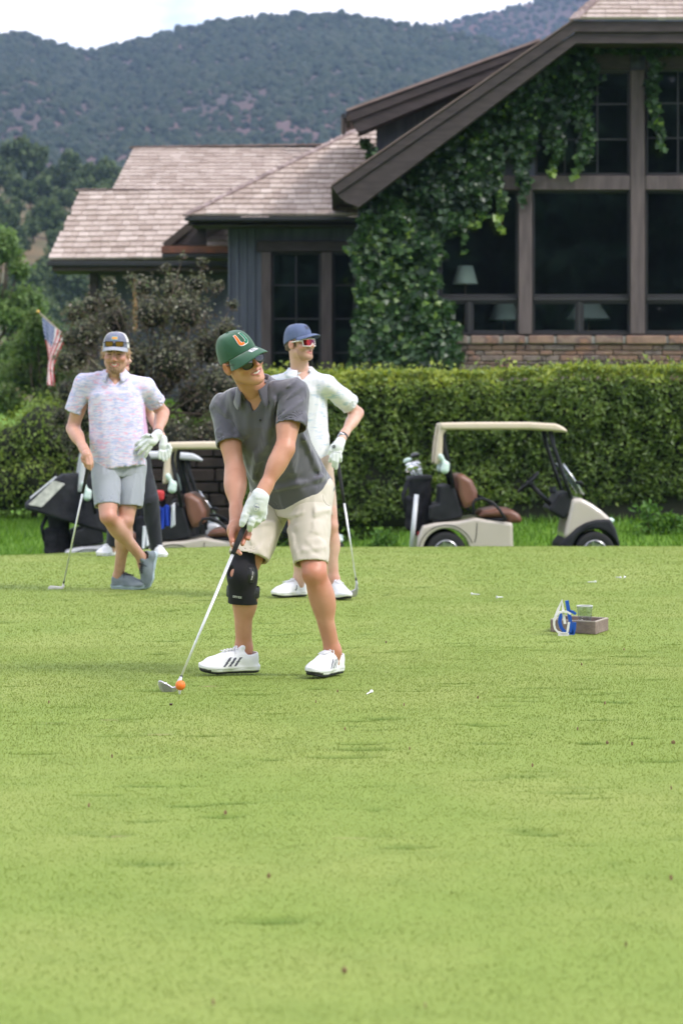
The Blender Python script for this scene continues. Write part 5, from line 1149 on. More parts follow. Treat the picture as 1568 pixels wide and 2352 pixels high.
def make_cap(root, M, cfg, m, mb_brim=None, button=True, stitch=None):
    ph = np.linspace(0, 2 * math.pi, 97)[:-1]; vv = np.linspace(0, 1, 22); A, B = np.meshgrid(ph, vv, indexing='ij'); p = dome(A, B, cfg)
    seam = np.min([np.abs(np.angle(np.exp(1j * (A - k * math.pi / 3 - math.pi / 6 - math.pi / 3 * 0)))) for k in range(6)], 0); sc = 1 - .010 * np.exp(-(seam / .035) ** 2) * (1 - B) ** .2
    cen = V(0, cfg['y0'], cfg['zt'] * .4); p = cen + (p - cen) * sc[..., None]; p = p + (.0016 * fbm(p.reshape(-1, 3) * 42, 2, 3)).reshape(p.shape[:2])[..., None] * unit(V(0, 0, 1))
    n, k = A.shape; i = np.arange(n * k).reshape(n, k); j = np.roll(i, -1, 0); f = np.stack([i[:, :-1], j[:, :-1], j[:, 1:], i[:, 1:]], -1).reshape(-1, 4)
    mids = None; mats = m
    if isinstance(m, (list, tuple)): ph_c = A[:, :-1].ravel() + math.pi / 96; mids = (np.sin(ph_c) < cfg.get('split', .25)).astype(int)
    cap = obj('cap', xf(M, p.reshape(-1, 3)), f, mats, root, mids); sm = cap.modifiers.new('thickness', 'SOLIDIFY'); sm.thickness = .0025
    if button: MB().sphere(V(0, cfg['y0'], cfg['zt'] + .001), (.007, .007, .004), 10, 6).build('cap_button', mb_brim or (m[0] if isinstance(m, (list, tuple)) else m), cap, True, M)
    U, W = np.meshgrid(np.linspace(-1, 1, 41), np.linspace(0, 1, 14), indexing='ij'); bo = brim_pt(U, W, cfg)
    b = obj('brim', xf(M, bo.reshape(-1, 3)), grid_faces(41, 14), mb_brim or (m[0] if isinstance(m, (list, tuple)) else m), cap); sm = b.modifiers.new('thickness', 'SOLIDIFY'); sm.thickness = .0035; sm.offset = 0
    return cap
def brim_pt(U, W, cfg):
    L, dr, cv, wd = cfg.get('bl', .072), cfg.get('drop', .014), cfg.get('curve', .026), cfg.get('bw', .080)
    inn = dome(math.pi / 2 - U * 1.12, 0 * U, cfg); yf = cfg['y0'] + cfg['ry']
    out = np.stack([U * wd, yf + L * (1 - np.abs(U) ** 2.6) ** .5 * 1.0 - .055 * np.abs(U) ** 3, 0 * U + cfg['zf'] - dr - cv * U ** 2 * .9], -1)
    out[..., 2] -= 0; p = inn + (out - inn) * W[..., None]; p[..., 2] += .007 * np.sin(W * math.pi) * (1 - U ** 2) - cv * .35 * U ** 2 * W * (1 - W); return p
def raster(name, test, x0, x1, z0, z1, step, mapf, mats, parent, off=0):
    """flat print or patch: cells of a fine grid where test(x, z) >= 0 gives the material index, laid on a surface by mapf"""
    xs_ = np.arange(x0, x1 + step, step); zs_ = np.arange(z0, z1 + step, step); xc, zc = np.meshgrid((xs_[:-1] + xs_[1:]) / 2, (zs_[:-1] + zs_[1:]) / 2, indexing='ij')
    t = test(xc, zc); A, B = np.meshgrid(xs_, zs_, indexing='ij'); p = mapf(A.ravel(), B.ravel()); f = grid_faces(len(xs_), len(zs_)); keep = (t.ravel() >= 0) & ~np.isnan(p[f].sum((1, 2)))
    f = f[keep]; ids = t.ravel()[keep].astype(int); us, inv = np.unique(f, return_inverse=True)
    if not len(f): return None
    return obj(name, p[us], inv.reshape(f.shape), mats, parent, ids)
FONT = {'T': [((0, 1), (.7, 1)), ((.35, 1), (.35, 0))], 'I': [((.1, 0), (.1, 1))], 'i': [((.1, 0), (.1, .6)), ((.1, .8), (.1, .85))], 't': [((.2, 0), (.2, .9)), ((0, .6), (.4, .6))], 'l': [((.1, 0), (.1, 1))], 'e': [((.05, .3), (.55, .3)), ((.55, .3), (.45, .6)), ((.45, .6), (.1, .55)), ((.1, .55), (.05, .1)), ((.05, .1), (.5, .02))],
        's': [((.5, .6), (.1, .55)), ((.1, .55), (.1, .33)), ((.1, .33), (.45, .28)), ((.45, .28), (.45, .05)), ((.45, .05), (0, 0))], 'D': [((0, 0), (0, 1)), ((0, 1), (.4, .95)), ((.4, .95), (.62, .6)), ((.62, .6), (.62, .4)), ((.62, .4), (.4, .05)), ((.4, .05), (0, 0))], 'R': [((0, 0), (0, 1)), ((0, 1), (.55, .95)), ((.55, .95), (.55, .55)), ((.55, .55), (0, .5)), ((.25, .5), (.6, 0))],
        'Y': [((0, 1), (.3, .5)), ((.6, 1), (.3, .5)), ((.3, .5), (.3, 0))], 'E': [((0, 0), (0, 1)), ((0, 1), (.55, 1)), ((0, .5), (.45, .5)), ((0, 0), (.55, 0))], 'X': [((0, 0), (.6, 1)), ((0, 1), (.6, 0))], 'O': [((.1, .1), (.1, .9)), ((.1, .9), (.55, .9)), ((.55, .9), (.55, .1)), ((.55, .1), (.1, .1))], 'N': [((0, 0), (0, 1)), ((0, 1), (.55, 0)), ((.55, 0), (.55, 1))],
        'J': [((.5, 1), (.5, .15)), ((.5, .15), (.25, 0)), ((.25, 0), (0, .15))], '4': [((.45, 0), (.45, 1)), ((.45, 1), (0, .35)), ((0, .35), (.65, .35))], '7': [((0, 1), (.6, 1)), ((.6, 1), (.2, 0))], "'": [((.1, 1), (.1, .75))], 'G': [((.6, .85), (.3, 1)), ((.3, 1), (.03, .7)), ((.03, .7), (.03, .3)), ((.03, .3), (.3, 0)), ((.3, 0), (.6, .15)), ((.6, .15), (.6, .45)), ((.6, .45), (.35, .45))], '2': [((0, .8), (.3, 1)), ((.3, 1), (.55, .75)), ((.55, .75), (0, 0)), ((0, 0), (.6, 0))]}
def text_test(word, x0, z0, h, w=.12, adv=.78, slant=0.0):
    segs = []; x = x0
    for ch in word:
        if ch == ' ': x += h * .5; continue
        for (a, b) in FONT[ch]: segs.append(((x + (a[0] + slant * a[1]) * h, z0 + a[1] * h), (x + (b[0] + slant * b[1]) * h, z0 + b[1] * h)))
        x += h * (.35 if ch in "ilI'" else .5 if ch == 't' else adv)
    def t(X, Z):
        d = np.full(X.shape, 9.0)
        for a, b in segs:
            ex, ez = b[0] - a[0], b[1] - a[1]; q = np.clip(((X - a[0]) * ex + (Z - a[1]) * ez) / (ex * ex + ez * ez + 1e-12), 0, 1); d = np.minimum(d, np.hypot(X - a[0] - q * ex, Z - a[1] - q * ez))
        return d < w * h
    return t, x - x0
def lay_on(bvh, o, ux, uz, n, off=.0015):
    """map plane coordinates onto a mesh by rays from in front of it (along -n)"""
    o, ux, uz, n = map(lambda q: np.asarray(q, float), (o, unit(ux), unit(uz), unit(n)))
    def f(x, z):
        out = np.full((len(x), 3), np.nan)
        for i in range(len(x)):
            p = o + ux * x[i] + uz * z[i] + n * .06; h = bvh.ray_cast(Vector(p), Vector(-n), .14)[0]
            if h is not None: out[i] = np.array(h) + n * off
        return out
    return f
def bvh_of(o): return BVHTree.FromPolygons([v.co.copy() for v in o.data.vertices], [tuple(p.vertices) for p in o.data.polygons])
def bvh_world(o):
    L = Vector(o.location); return BVHTree.FromPolygons([v.co + L for v in o.data.vertices], [tuple(p.vertices) for p in o.data.polygons])
def collar(root, c, up, fwd, m, r=.066, h=.040, flap=.030, gap=.42, tip=.030, open_=.0):
    """shirt collar: a stand that turns over and falls outside, its points at the front"""
    up = unit(up); fwd = unit(fwd - up * np.dot(fwd, up)); rt = np.cross(fwd, up); n = 49; V_ = []
    ph = np.linspace(gap, 2 * math.pi - gap, n)                     # 0 = front
    for a in ph:
        d = rt * math.sin(a) + fwd * math.cos(a); fr = max(0.0, math.cos(a)); rr = r * (1 + open_ * fr); hh = h * (1 - .35 * fr); fl = flap + tip * max(0, math.cos(a)) ** 1.5; drop = .012 * fr
        for q, w in ((rr * .98, -.012), (rr * .95, hh * .6), (rr * .98, hh), (rr * 1.06, hh + .003), (rr * 1.18, hh * .75), (rr * 1.30 + .10 * fl, hh - fl * .7), (rr * 1.38 + .30 * fl, hh - fl * 1.15)): V_.append(c + d * q + up * (w - drop))
    o = obj('collar', np.array(V_), grid_faces(n, 7), m, root); s = o.modifiers.new('thickness', 'SOLIDIFY'); s.thickness = .003; return o
def make_shoe(root, heel, fwd, up, s, upper, sole, outs, extra=None, toe_mat=None, laces=None, stripes=None, name='shoe', collar_h=.0, wid=1.0, res=.0055):
    """heel: back of the sole on the ground; local x right, y forward, z up"""
    fwd = unit(fwd); up = unit(np.asarray(up) - fwd * np.dot(up, fwd)); rt = np.cross(fwd, up); M = frame(np.asarray(heel, float), rt, fwd, up, s)
    def outline(grow):
        def f(X, Y, Z):
            d = None
            for a, b, ra, rb in (((0, .038), (.002, .12), .034, .034), ((.002, .12), (.002, .205), .034, .047), ((.002, .205), (-.004, .252), .047, .036)):
                ex, ey = b[0] - a[0], b[1] - a[1]; t = np.clip(((X - a[0]) * ex + (Y - a[1]) * ey) / (ex * ex + ey * ey), 0, 1); q = np.sqrt(((X - a[0] - t * ex) / wid) ** 2 + (Y - a[1] - t * ey) ** 2) - (ra + (rb - ra) * t) - grow
                d = q if d is None else np.minimum(d, q) - np.clip(.02 - np.abs(d - q), 0, None) ** 2 / .08
            return d
        return f
    def slab(z0, z1, grow, r, rock=.0):
        o2 = outline(grow)
        def f(X, Y, Z):
            zz = Z - rock * (np.clip(Y - .2, 0, 1) / .09) ** 2 * .014; d = o2(X, Y, Z) + r; w = np.abs(zz - (z0 + z1) / 2) - (z1 - z0) / 2 + r
            return np.sqrt(np.maximum(d, 0) ** 2 + np.maximum(w, 0) ** 2) + np.minimum(np.maximum(d, w), 0) - r
        return f, np.array((-.06, -.01, z0 - .01)), np.array((.06, .31, z1 + .03))
    F = Field().add(slab(.016, .034, .003, .006, 1), .004)
    So = Field().add(slab(.010, .036, .0035, .007, 1), .002); so = fobj('midsole', So, res, sole, None, M, (lambda c: ((c[:, 1] > .238) & (c[:, 2] < .030)).astype(int)) if toe_mat else None, [sole, toe_mat] if toe_mat else None)
    Ou = Field().add(slab(.0, .014, -.001, .003, 1), .002); ou = fobj('outsole', Ou, res, outs, None, M)
    F.cone((0, .048, .045), (0, .046, .082 + collar_h), .035, .033, .02).cone((0, .05, .062), (0, .165, .052), .036, .037, .02).cone((0, .15, .052), (0, .232, .040), .041, .035, .03).ell((.001, .2, .033), (.047 * wid, .068, .033), k=.02)
    F.cone((0, .095, .085), (0, .150, .066), .028, .031, .02)
    F.cut(d_half((0, 0, .022), (0, 0, -1))).sub(d_cone((0, .052, .092 + collar_h), (0, .035, .16 + collar_h), .030, .036), .008).sub(d_cone((0, .052, .07), (0, .05, .10), .026, .030), .006)
    F.cone((-.010, .112, .088), (-.008, .086, .118 + collar_h), .014, .013, .008).cone((.010, .112, .088), (.008, .086, .118 + collar_h), .014, .013, .008)             # tongue
    mf = None; mats_ = [upper]
    if stripes:
        mats_ = [upper, stripes]
        def mf(c):
            x, y, z = c.T; q = (y - .118) + (z - .05) * .75; hit = np.zeros(len(c), bool)
            for k in range(3): hit |= np.abs(q - .025 * k) < .0062
            return (hit & (np.abs(x) > .022) & (z > .036) & (z < .078 - .0) & (y < .2)).astype(int)
    up_o = fobj(name, F, res * .95, upper, root, M, mf, mats_)
    for o in (so, ou): o.parent = up_o
    if laces is not None:
        v = np.array([q.co for q in up_o.data.vertices]); vl = xf(np.linalg.inv(M), v)
        def ztop(x, y): k = np.hypot(vl[:, 0] - x, vl[:, 1] - y) < .009; return (vl[k, 2].max() if k.any() else .07)
        L = MB(); rows = (.118, .133, .148, .163, .178)
        for i, y in enumerate(rows):
            for sgn in (1, -1):
                if sgn == -1 and i == len(rows) - 1: continue
                y2 = y + (.008 if sgn == 1 else .015); L.tube([V(x, y + (y2 - y) * (x * sgn + .02) / .04, ztop(x, y) + .003) for x in np.linspace(-.020, .020, 6)], .0026, 5)
        for sgn in (-1, 1): L.tube([V(sgn * .004, .112, ztop(0, .112) + .005), V(sgn * .02, .118, ztop(.0, .118) + .006), V(sgn * .036, .128, .078), V(sgn * .034, .14, .062), V(sgn * .022, .125, .090), V(sgn * .006, .113, ztop(0, .113) + .006)], .0026, 5)
        lo = L.build('laces', laces, up_o, True, M)
    return up_o, M
def skin_limbs(F, arms=(), legs=()):
    """limbs with their muscles: upper arm and biceps, forearm belly, thigh, kneecap, shin and calf"""
    def axes(d, b): z = unit(d); y = unit(np.asarray(b, float) - z * np.dot(b, z)); return np.stack([np.cross(y, z), y, z], 1)
    for sh, el, wr, r in arms:
        sh, el, wr = map(np.asarray, (sh, el, wr)); r0, r1, r2, r3 = r; d = wr - el; L = np.linalg.norm(d); bk = (el - (sh + wr) / 2); bk = unit(bk) if np.linalg.norm(bk) > 1e-3 else V(0, 1, 0); R = axes(d, bk)
        F.cone(sh, el, r0, r1 * .92, .02).ell(sh + (el - sh) * .5 - bk * .012, (r0 * .85, r0 * .80, .085), axes(el - sh, bk), .03).cone(el, wr, r1 * .82, r3, .02).ell(el + d * .26, (r2, r2 * .86, L * .33), R, .03).ell(el + bk * .010, (r1 * .72, r1 * .62, r1 * .8), R, .02).cone(el + d * .8, wr + d * .04, r3 * .98, r3 * 1.02, .02)
    for hp, kn, an, r, back in legs:
        hp, kn, an, back = map(np.asarray, (hp, kn, an, back)); r0, r1, r2, r3 = r; d = an - kn; L = np.linalg.norm(d); R = axes(d, back); bk = R[:, 1]
        F.cone(hp, kn, r0, r1 * .98, .02).ell(kn - (kn - hp) * .28 - bk * .012, (r1 * .95, r1 * .9, .09), axes(kn - hp, back), .03)
        F.cone(kn, an, r1 * .84, r3 * .96, .02).ell(kn + d * .30 + bk * .020 + R[:, 0] * .006, (r2 * .86, r2 * .78, L * .27), R, .035).ell(kn + d * .33 + bk * .014 - R[:, 0] * .012, (r2 * .74, r2 * .7, L * .24), R, .03)
        F.ell(kn - bk * r1 * .55, (r1 * .58, r1 * .42, r1 * .66), R, .022).ell(kn + d * .12 - bk * r1 * .50, (r1 * .36, r1 * .34, r1 * .5), R, .02).cone(an - d * .03, an + V(0, 0, -.05), r3, r3 * .95, .02)
        for s in (-1, 1): F.ell(an + R[:, 0] * s * r3 * .72 + V(0, 0, -.004), (.015, .016, .02), None, .02)
    return F
def finger(F, pts, r, k=.004):
    rs_ = r if isinstance(r, (list, tuple)) else [r] * len(pts)
    for i in range(len(pts) - 1): F.cone(pts[i], pts[i + 1], rs_[i], rs_[i + 1], k)
    return F
# ------------------------------------------------------------------ the golfer at the ball
def z1(x, y, Y): return P(345 + .32 * x, 721.3 + .32 * y, Y)
def z2(x, y, Y): return P(345 + .32 * x, 1129.0 + .32 * y, Y)
def zh(x, y, Y): return P(376.3 + .16 * x, 1034.9 + .16 * y, Y)
G = thing('person', 'smiling golfer in green cap, grey polo and knee brace addressing the ball', 'person')
C0 = V(-.222, 11.16, .835); NB = P(587, 897, 10.86)
SHR, SHL = P(517, 937, 11.0), P(675, 906, 10.80); ELR, WRR = P(540, 1080, 10.88), P(543, 1196, 10.70); ELL_, WRL = P(654, 1030, 10.68), P(600, 1138, 10.60)
HPR, HPL = V(-.315, 11.2, .83), V(-.145, 11.115, .83); KNR, KNL = P(557, 1321, 11.0), P(722, 1316, 10.90); ANR, ANL = P(560, 1487, 11.10), P(764, 1496, 11.0)
FWD = unit(V(-.50, -.86, 0)); RT = unit(SHR - SHL); AX = unit(NB - C0)
# head: turned to the target, tipped
def face_frame(yaw, pitch, roll):
    """yaw to the picture's right, pitch down, roll: crown to the picture's left"""
    y, p, r = map(math.radians, (yaw, pitch, roll)); f = V(math.sin(y) * math.cos(p), -math.cos(y) * math.cos(p), -math.sin(p)); u = V(math.sin(y) * math.sin(p), -math.cos(y) * math.sin(p), math.cos(p))
    R = np.array([(math.cos(r), 0, -math.sin(r)), (0, 1, 0), (math.sin(r), 0, math.cos(r))]); f, u = R @ f, R @ u; return np.cross(f, u), f, u
def head_at(frm, s, lm, Y):
    """place a head so that its landmarks fall on the given points of the photo grid"""
    M = frame(V(0, Y, 0), *frm, s); o = []
    for loc, px, py in lm: w = xf(M, loc); q = P(px, py, w[1]); o.append((q[0] - w[0], q[2] - w[2]))
    o = np.mean(o, 0); M[0, 3] += o[0]; M[2, 3] += o[1]; return M
HM = head_at(face_frame(30, 14, 31), .985, [((.08, -.008, -.006), 518, 842), ((0, .118, -.03), 597, 841), ((0, .075, -.112), 594, 877), ((0, .105, .006), 583, 821)], 10.74)
hv, hf, hid = head_parts(G, HM, SKIN1, NB + AX * -.01, .061, 1.0, 0, .98, eyes=False, hair=M_HAIRB, res=.0036)
# torso, limbs
tor = [(-.12, .150, .105, 0), (.0, .165, .115, 0), (.25, .150, .108, 0), (.5, .158, .110, 0), (.62, .162, .108, 0), (.78, .166, .104, 0), (.9, .123, .083, 0), (1.0, .060, .056, 0)]
B = Field().add(d_loft(C0, NB, RT, tor)).cone(NB, SHR, .044, .054, .03).cone(NB, SHL, .044, .054, .03)
back = -FWD
skin_limbs(B, [(SHR, ELR, WRR, (.051, .046, .052, .026)), (SHL, ELL_, WRL, (.055, .045, .046, .028))], [(HPR, KNR, ANR, (.088, .058, .061, .037), back), (HPL, KNL, ANL, (.088, .057, .060, .036), back)])
bv, bf = B.mesh(.0065)
# right hand: thumb down the front of the grip, fingers round from behind
H = Field(); H.cone(WRR + (ELR - WRR) * .12, WRR, .029, .027, .015).cone(WRR, zh(1010, 1130, 10.655), .026, .030, .02).ell(zh(1000, 1170, 10.66), (.026, .026, .042), None, .015).cone(zh(1050, 1060, 10.665), zh(1075, 1140, 10.66), .022, .02, .015)
finger(H, [zh(1000, 1130, 10.635), zh(975, 1225, 10.615), zh(985, 1300, 10.60), zh(995, 1355, 10.592)], [.017, .014, .0128, .0105])
finger(H, [zh(985, 1230, 10.67), zh(985, 1340, 10.66), zh(1010, 1410, 10.64), zh(1062, 1445, 10.612), zh(1098, 1480, 10.59)], [.0125, .011, .0105, .0098, .0085])
finger(H, [zh(1010, 1200, 10.68), zh(1070, 1250, 10.695), zh(1150, 1222, 10.648), zh(1165, 1245, 10.622), zh(1128, 1342, 10.60)], [.0125, .0115, .011, .0105, .0095])
finger(H, [zh(1030, 1150, 10.685), zh(1100, 1170, 10.70), zh(1178, 1150, 10.655), zh(1190, 1180, 10.628), zh(1186, 1252, 10.61)], [.0125, .0112, .0105, .010, .009])
finger(H, [zh(1050, 1110, 10.69), zh(1130, 1120, 10.705), zh(1225, 1160, 10.66), zh(1232, 1200, 10.635), zh(1215, 1268, 10.62)], [.0115, .0105, .0098, .0092, .0082])
gv, gf = H.mesh(.0028)
V_, F_ = join_meshes([(hv, hf), (bv, bf), (gv, gf)]); ids = np.concatenate([hid, np.zeros(len(bf) + len(gf), int)])
flush(obj('body', V_, F_, [SKIN1, M_LIP, M_STUB, M_HAIRB], G, ids), [(KNL, .075, .75), (KNL + (ANL - KNL) * .2, .06, .3), (KNR, .07, .6), (xf(HM, (0, .11, -.03)), .02, .6), (xf(HM, (.082, -.01, 0)), .03, .7), (xf(HM, (.045, .07, -.03)), .025, .45), (xf(HM, (-.045, .07, -.03)), .025, .45), (zh(1000, 1250, 10.6), .05, .5), (zh(1150, 1250, 10.6), .04, .6), (ELL_, .04, .4), (ANL, .06, .35), (ANR, .06, .35), (NB, .06, .25)])
MB().sphere(zh(996, 1345, 10.584), (.0065, .003, .0085)).build('thumbnail', mat('nail', (0.72, 0.50, 0.42), .3), G, True)
# glove on the left hand
W = Field(); W.cone(zh(1392, 640, 10.60), zh(1376, 690, 10.598), .035, .034, .01).cone(zh(1376, 690, 10.598), zh(1350, 800, 10.60), .036, .040, .02).ell(zh(1330, 860, 10.605), (.040, .028, .046), None, .02).cone(zh(1260, 760, 10.60), zh(1210, 850, 10.595), .024, .022, .02)
finger(W, [zh(1215, 830, 10.592), zh(1170, 935, 10.582), zh(1138, 1020, 10.578), zh(1122, 1062, 10.578)], [.021, .0175, .0155, .0125])
finger(W, [zh(1330, 930, 10.595), zh(1268, 1000, 10.585), zh(1246, 1060, 10.585), zh(1235, 1125, 10.60)], [.019, .0165, .0155, .0135])
finger(W, [zh(1390, 930, 10.605), zh(1350, 1010, 10.60), zh(1300, 1060, 10.615), zh(1245, 1090, 10.64)], [.018, .0158, .0148, .0135])
finger(W, [zh(1430, 890, 10.61), zh(1420, 960, 10.61), zh(1360, 1000, 10.635), zh(1280, 1010, 10.66)], [.0165, .0150, .014, .013])
finger(W, [zh(1440, 840, 10.62), zh(1440, 900, 10.625), zh(1390, 940, 10.65), zh(1300, 950, 10.67)], [.015, .014, .013, .012])
wf = [(zh(1180, 880, 10.58), zh(1290, 960, 10.57), -.0016, .004), (zh(1240, 980, 10.575), zh(1400, 1000, 10.58), -.0018, .004), (zh(1200, 900, 10.57), zh(1212, 1000, 10.57), -.003, .005), (zh(1290, 700, 10.56), zh(1440, 720, 10.56), -.0015, .004)]
W.sub(d_cone(WRL + (ELL_ - WRL) * .35, zh(1390, 655, 10.60), .030, .030), .003).warp(folds(wf, .0016, 60)); glove = fobj('golf_glove', W, .0028, GLOVE, G)
gb = bvh_of(glove); M_GPRT = mat('glove_print_blue', (0.07, 0.08, 0.22), .6); M_GEDGE = mat('glove_badge_edge', (0.50, 0.54, 0.60), .5); M_GPAT = mat('glove_badge_white', (0.78, 0.78, 0.79), .5)
tt, tw = text_test('Titleist', -.0105, .0005, .0062, .11); t1_, _ = text_test('I', -.0012, -.0085, .0052, .13)
def badge(x, z):
    e = (x / .0135) ** 2 + (z / .0195) ** 2; r = np.where(e < 1, np.where(e > .72, 1, 0), -1); return np.where((r == 0) & (tt(x, z) | t1_(x, z)), 2, r)
raster('glove_badge', badge, -.015, .015, -.021, .021, .0009, lay_on(gb, zh(1372, 815, 10.50), V(.98, .05, -.08), V(.1, .1, .99), V(.25, -1, .05), .0012), [M_GPAT, M_GEDGE, M_GPRT], glove)
# polo shirt
def pfolds(lines, zoom, ymax, fine=.0018, fs=12, seed=1, deep=.0045, axis=(.18, 0, 1), ramp=.0048):
    """fabric folds traced on the front of a garment: (x0, y0, x1, y1, height, width)"""
    L = [(np.array(zoom(a, b, 10.8)), np.array(zoom(c, d, 10.8)), h, w) for a, b, c, d, h, w in lines]
    def f(p):
        k = 10.8 / p[:, 1]; q = np.stack([p[:, 0] * k, 0 * k + 10.8, CAM_H + (p[:, 2] - CAM_H) * k], -1); d = fine * fbm(p * fs, 3, seed) + ridges(p, axis, ramp, 16, seed + 5); side = sstep(ymax + .03, ymax - .03, p[:, 1])
        for a, b, h, w in L: d = d - 1.35 * h * np.exp(-(seg_d(q, a, b) / w) ** 2) * side
        return np.where(d > 0, deep * np.tanh(d / deep), d)
    return f
def sstep(a, b, x): t = np.clip((x - a) / (b - a), 0, 1); return t * t * (3 - 2 * t)
POLO = cloth('charcoal_polo', (0.088, 0.086, 0.108), (0.106, 0.104, 0.128), 3, .25, 500, .5, .62)
HEMP = C0 + AX * .0
S = Field().add(d_loft(C0, NB, RT, [(-.10, .198, .150, .012), (.02, .192, .146, .012), (.2, .178, .135, .012), (.42, .170, .126, .005), (.62, .180, .124, 0), (.78, .180, .117, 0), (.9, .134, .093, 0), (1.0, .066, .062, 0)], 2.3))
S.cone(NB + V(0, 0, -.005), SHR, .052, .064, .035).cone(NB + V(0, 0, -.005), SHL, .052, .066, .035)
HR, HL_ = P(528, 1021, 10.915), P(668, 982, 10.73); dR, dL = unit(HR - SHR), unit(HL_ - SHL)
S.cone(SHR, HR + dR * .03, .066, .066, .03).cone(SHL, HL_ + dL * .03, .070, .073, .03)
fl = [(575, 560, 640, 870, .008, .016), (455, 690, 560, 800, -.006, .010), (450, 760, 600, 870, -.006, .009), (470, 640, 590, 770, .005, .011), (480, 850, 620, 880, .004, .008), (500, 880, 600, 820, -.004, .007),
      (960, 590, 1080, 480, -.006, .010), (935, 680, 1090, 560, -.007, .010), (925, 740, 1100, 620, .006, .011), (930, 775, 1110, 690, -.006, .009), (960, 640, 1090, 520, .004, .010), (1000, 520, 1100, 460, .004, .012),
      (925, 600, 900, 830, -.014, .014), (880, 620, 830, 980, .012, .024), (900, 850, 770, 1150, -.012, .018), (840, 950, 740, 1180, .010, .018), (800, 700, 730, 1000, -.008, .018), (760, 1000, 730, 1220, .010, .016), (700, 900, 720, 1080, -.007, .014),
      (700, 640, 690, 880, .006, .02), (1135, 840, 1190, 960, -.010, .014), (1180, 930, 1265, 1120, -.010, .014), (1120, 900, 1230, 1150, .009, .02), (1060, 900, 1150, 1200, -.006, .022), (900, 1215, 1250, 1130, -.006, .014), (880, 1270, 1270, 1170, .006, .012), (980, 1000, 1060, 1240, .007, .022), (850, 1290, 1280, 1210, -.004, .008)]
S.cut(d_half(HR, dR)); S2 = None
# two sleeves need their own hems: cut each below its plane only near that arm
def near_half(p, n, c, rad):
    p, n, c = np.asarray(p), unit(n), np.asarray(c)
    def f(X, Y, Z):
        return np.maximum((X - p[0]) * n[0] + (Y - p[1]) * n[1] + (Z - p[2]) * n[2], 0) * 0 + np.minimum((X - p[0]) * n[0] + (Y - p[1]) * n[1] + (Z - p[2]) * n[2], rad - np.sqrt((X - c[0]) ** 2 + (Y - c[1]) ** 2 + (Z - c[2]) ** 2))
    return f, None, None
S.ops.pop()
def shirt_torso(): pass
# torso and sleeves meshed apart, one garment
T = Field(); T.ops = [S.ops[0], S.ops[1], S.ops[2]]; T.cut(d_half(C0 + AX * -.012 + RT * 0, unit(-AX + RT * .10 + FWD * .12))).sub(d_prism([tuple(P(a, b, 10.75)[[0, 2]]) for a, b in ((545, 880), (549, 905), (581, 944), (598, 922), (616, 902), (618, 880))], 10.4, 10.83, .002), .003).sub(d_cone(C0 - AX * .2, C0 - AX * .012 + AX * .02, .15, .145), .004)
T.add(d_cone(SHR, SHR + dR * .05, .064, .064), .03).add(d_cone(SHL, SHL + dL * .05, .068, .068), .03).warp(pfolds(fl, z1, 11.02, .0022, 9))
tv_, tf_ = T.mesh(.0065)
def sleeve(sh, hem, d, r0, r1, el, lines):
    q = Field().cone(sh, hem + d * .04, r0, r1, .02).warp(pfolds(lines, z1, 10.97 if sh[0] < -.4 else 10.77, .002, 10, deep=.0035, axis=(.75, 0, -.6) if sh[0] < -.4 else (.75, 0, .55), ramp=.0055)).cut(d_half(hem, d)).sub(d_cone(hem - d * .035, hem + d * .08, r1 - .010, r1 - .009), .002); return q.mesh(.0055)
sr = sleeve(SHR, HR, dR, .066, .0635, ELR, fl); sl_ = sleeve(SHL, HL_, dL, .070, .075, ELL_, fl)
Vs, Fs = join_meshes([(tv_, tf_), sr, sl_]); shirt = obj('polo_shirt', Vs, Fs, POLO, G)
collar(shirt, NB + AX * .004 + V(.006, 0, 0), unit(AX * .7 + V(-.15, -.1, .7)), FWD + V(.14, 0, 0), POLO, .070, .044, .036, .52, .032, .10)
sb = bvh_of(shirt); M_BTN = mat('shirt_button', (0.05, 0.05, 0.062), .4)
raster('placket', lambda x, z: np.where(np.abs(x) < .0165, 0, -1), -.018, .018, -.062, .02, .003, lay_on(sb, P(593, 975, 10.60), V(1, 0, -.05), V(-.12, .25, .96), V(-.35, -1, .1), .0022), [POLO], shirt)
for by_ in (759,): 
    h = sb.ray_cast(Vector(z1(768, by_, 10.5)), Vector((0, 1, 0)))[0]
    if h: MB().lathe([(.001, .003), (.005, .003), (.0058, 0), (.005, -.002)], np.array(h) + V(0, -.0035, 0), (0, -1, 0), 14).build('button', M_BTN, shirt, True)
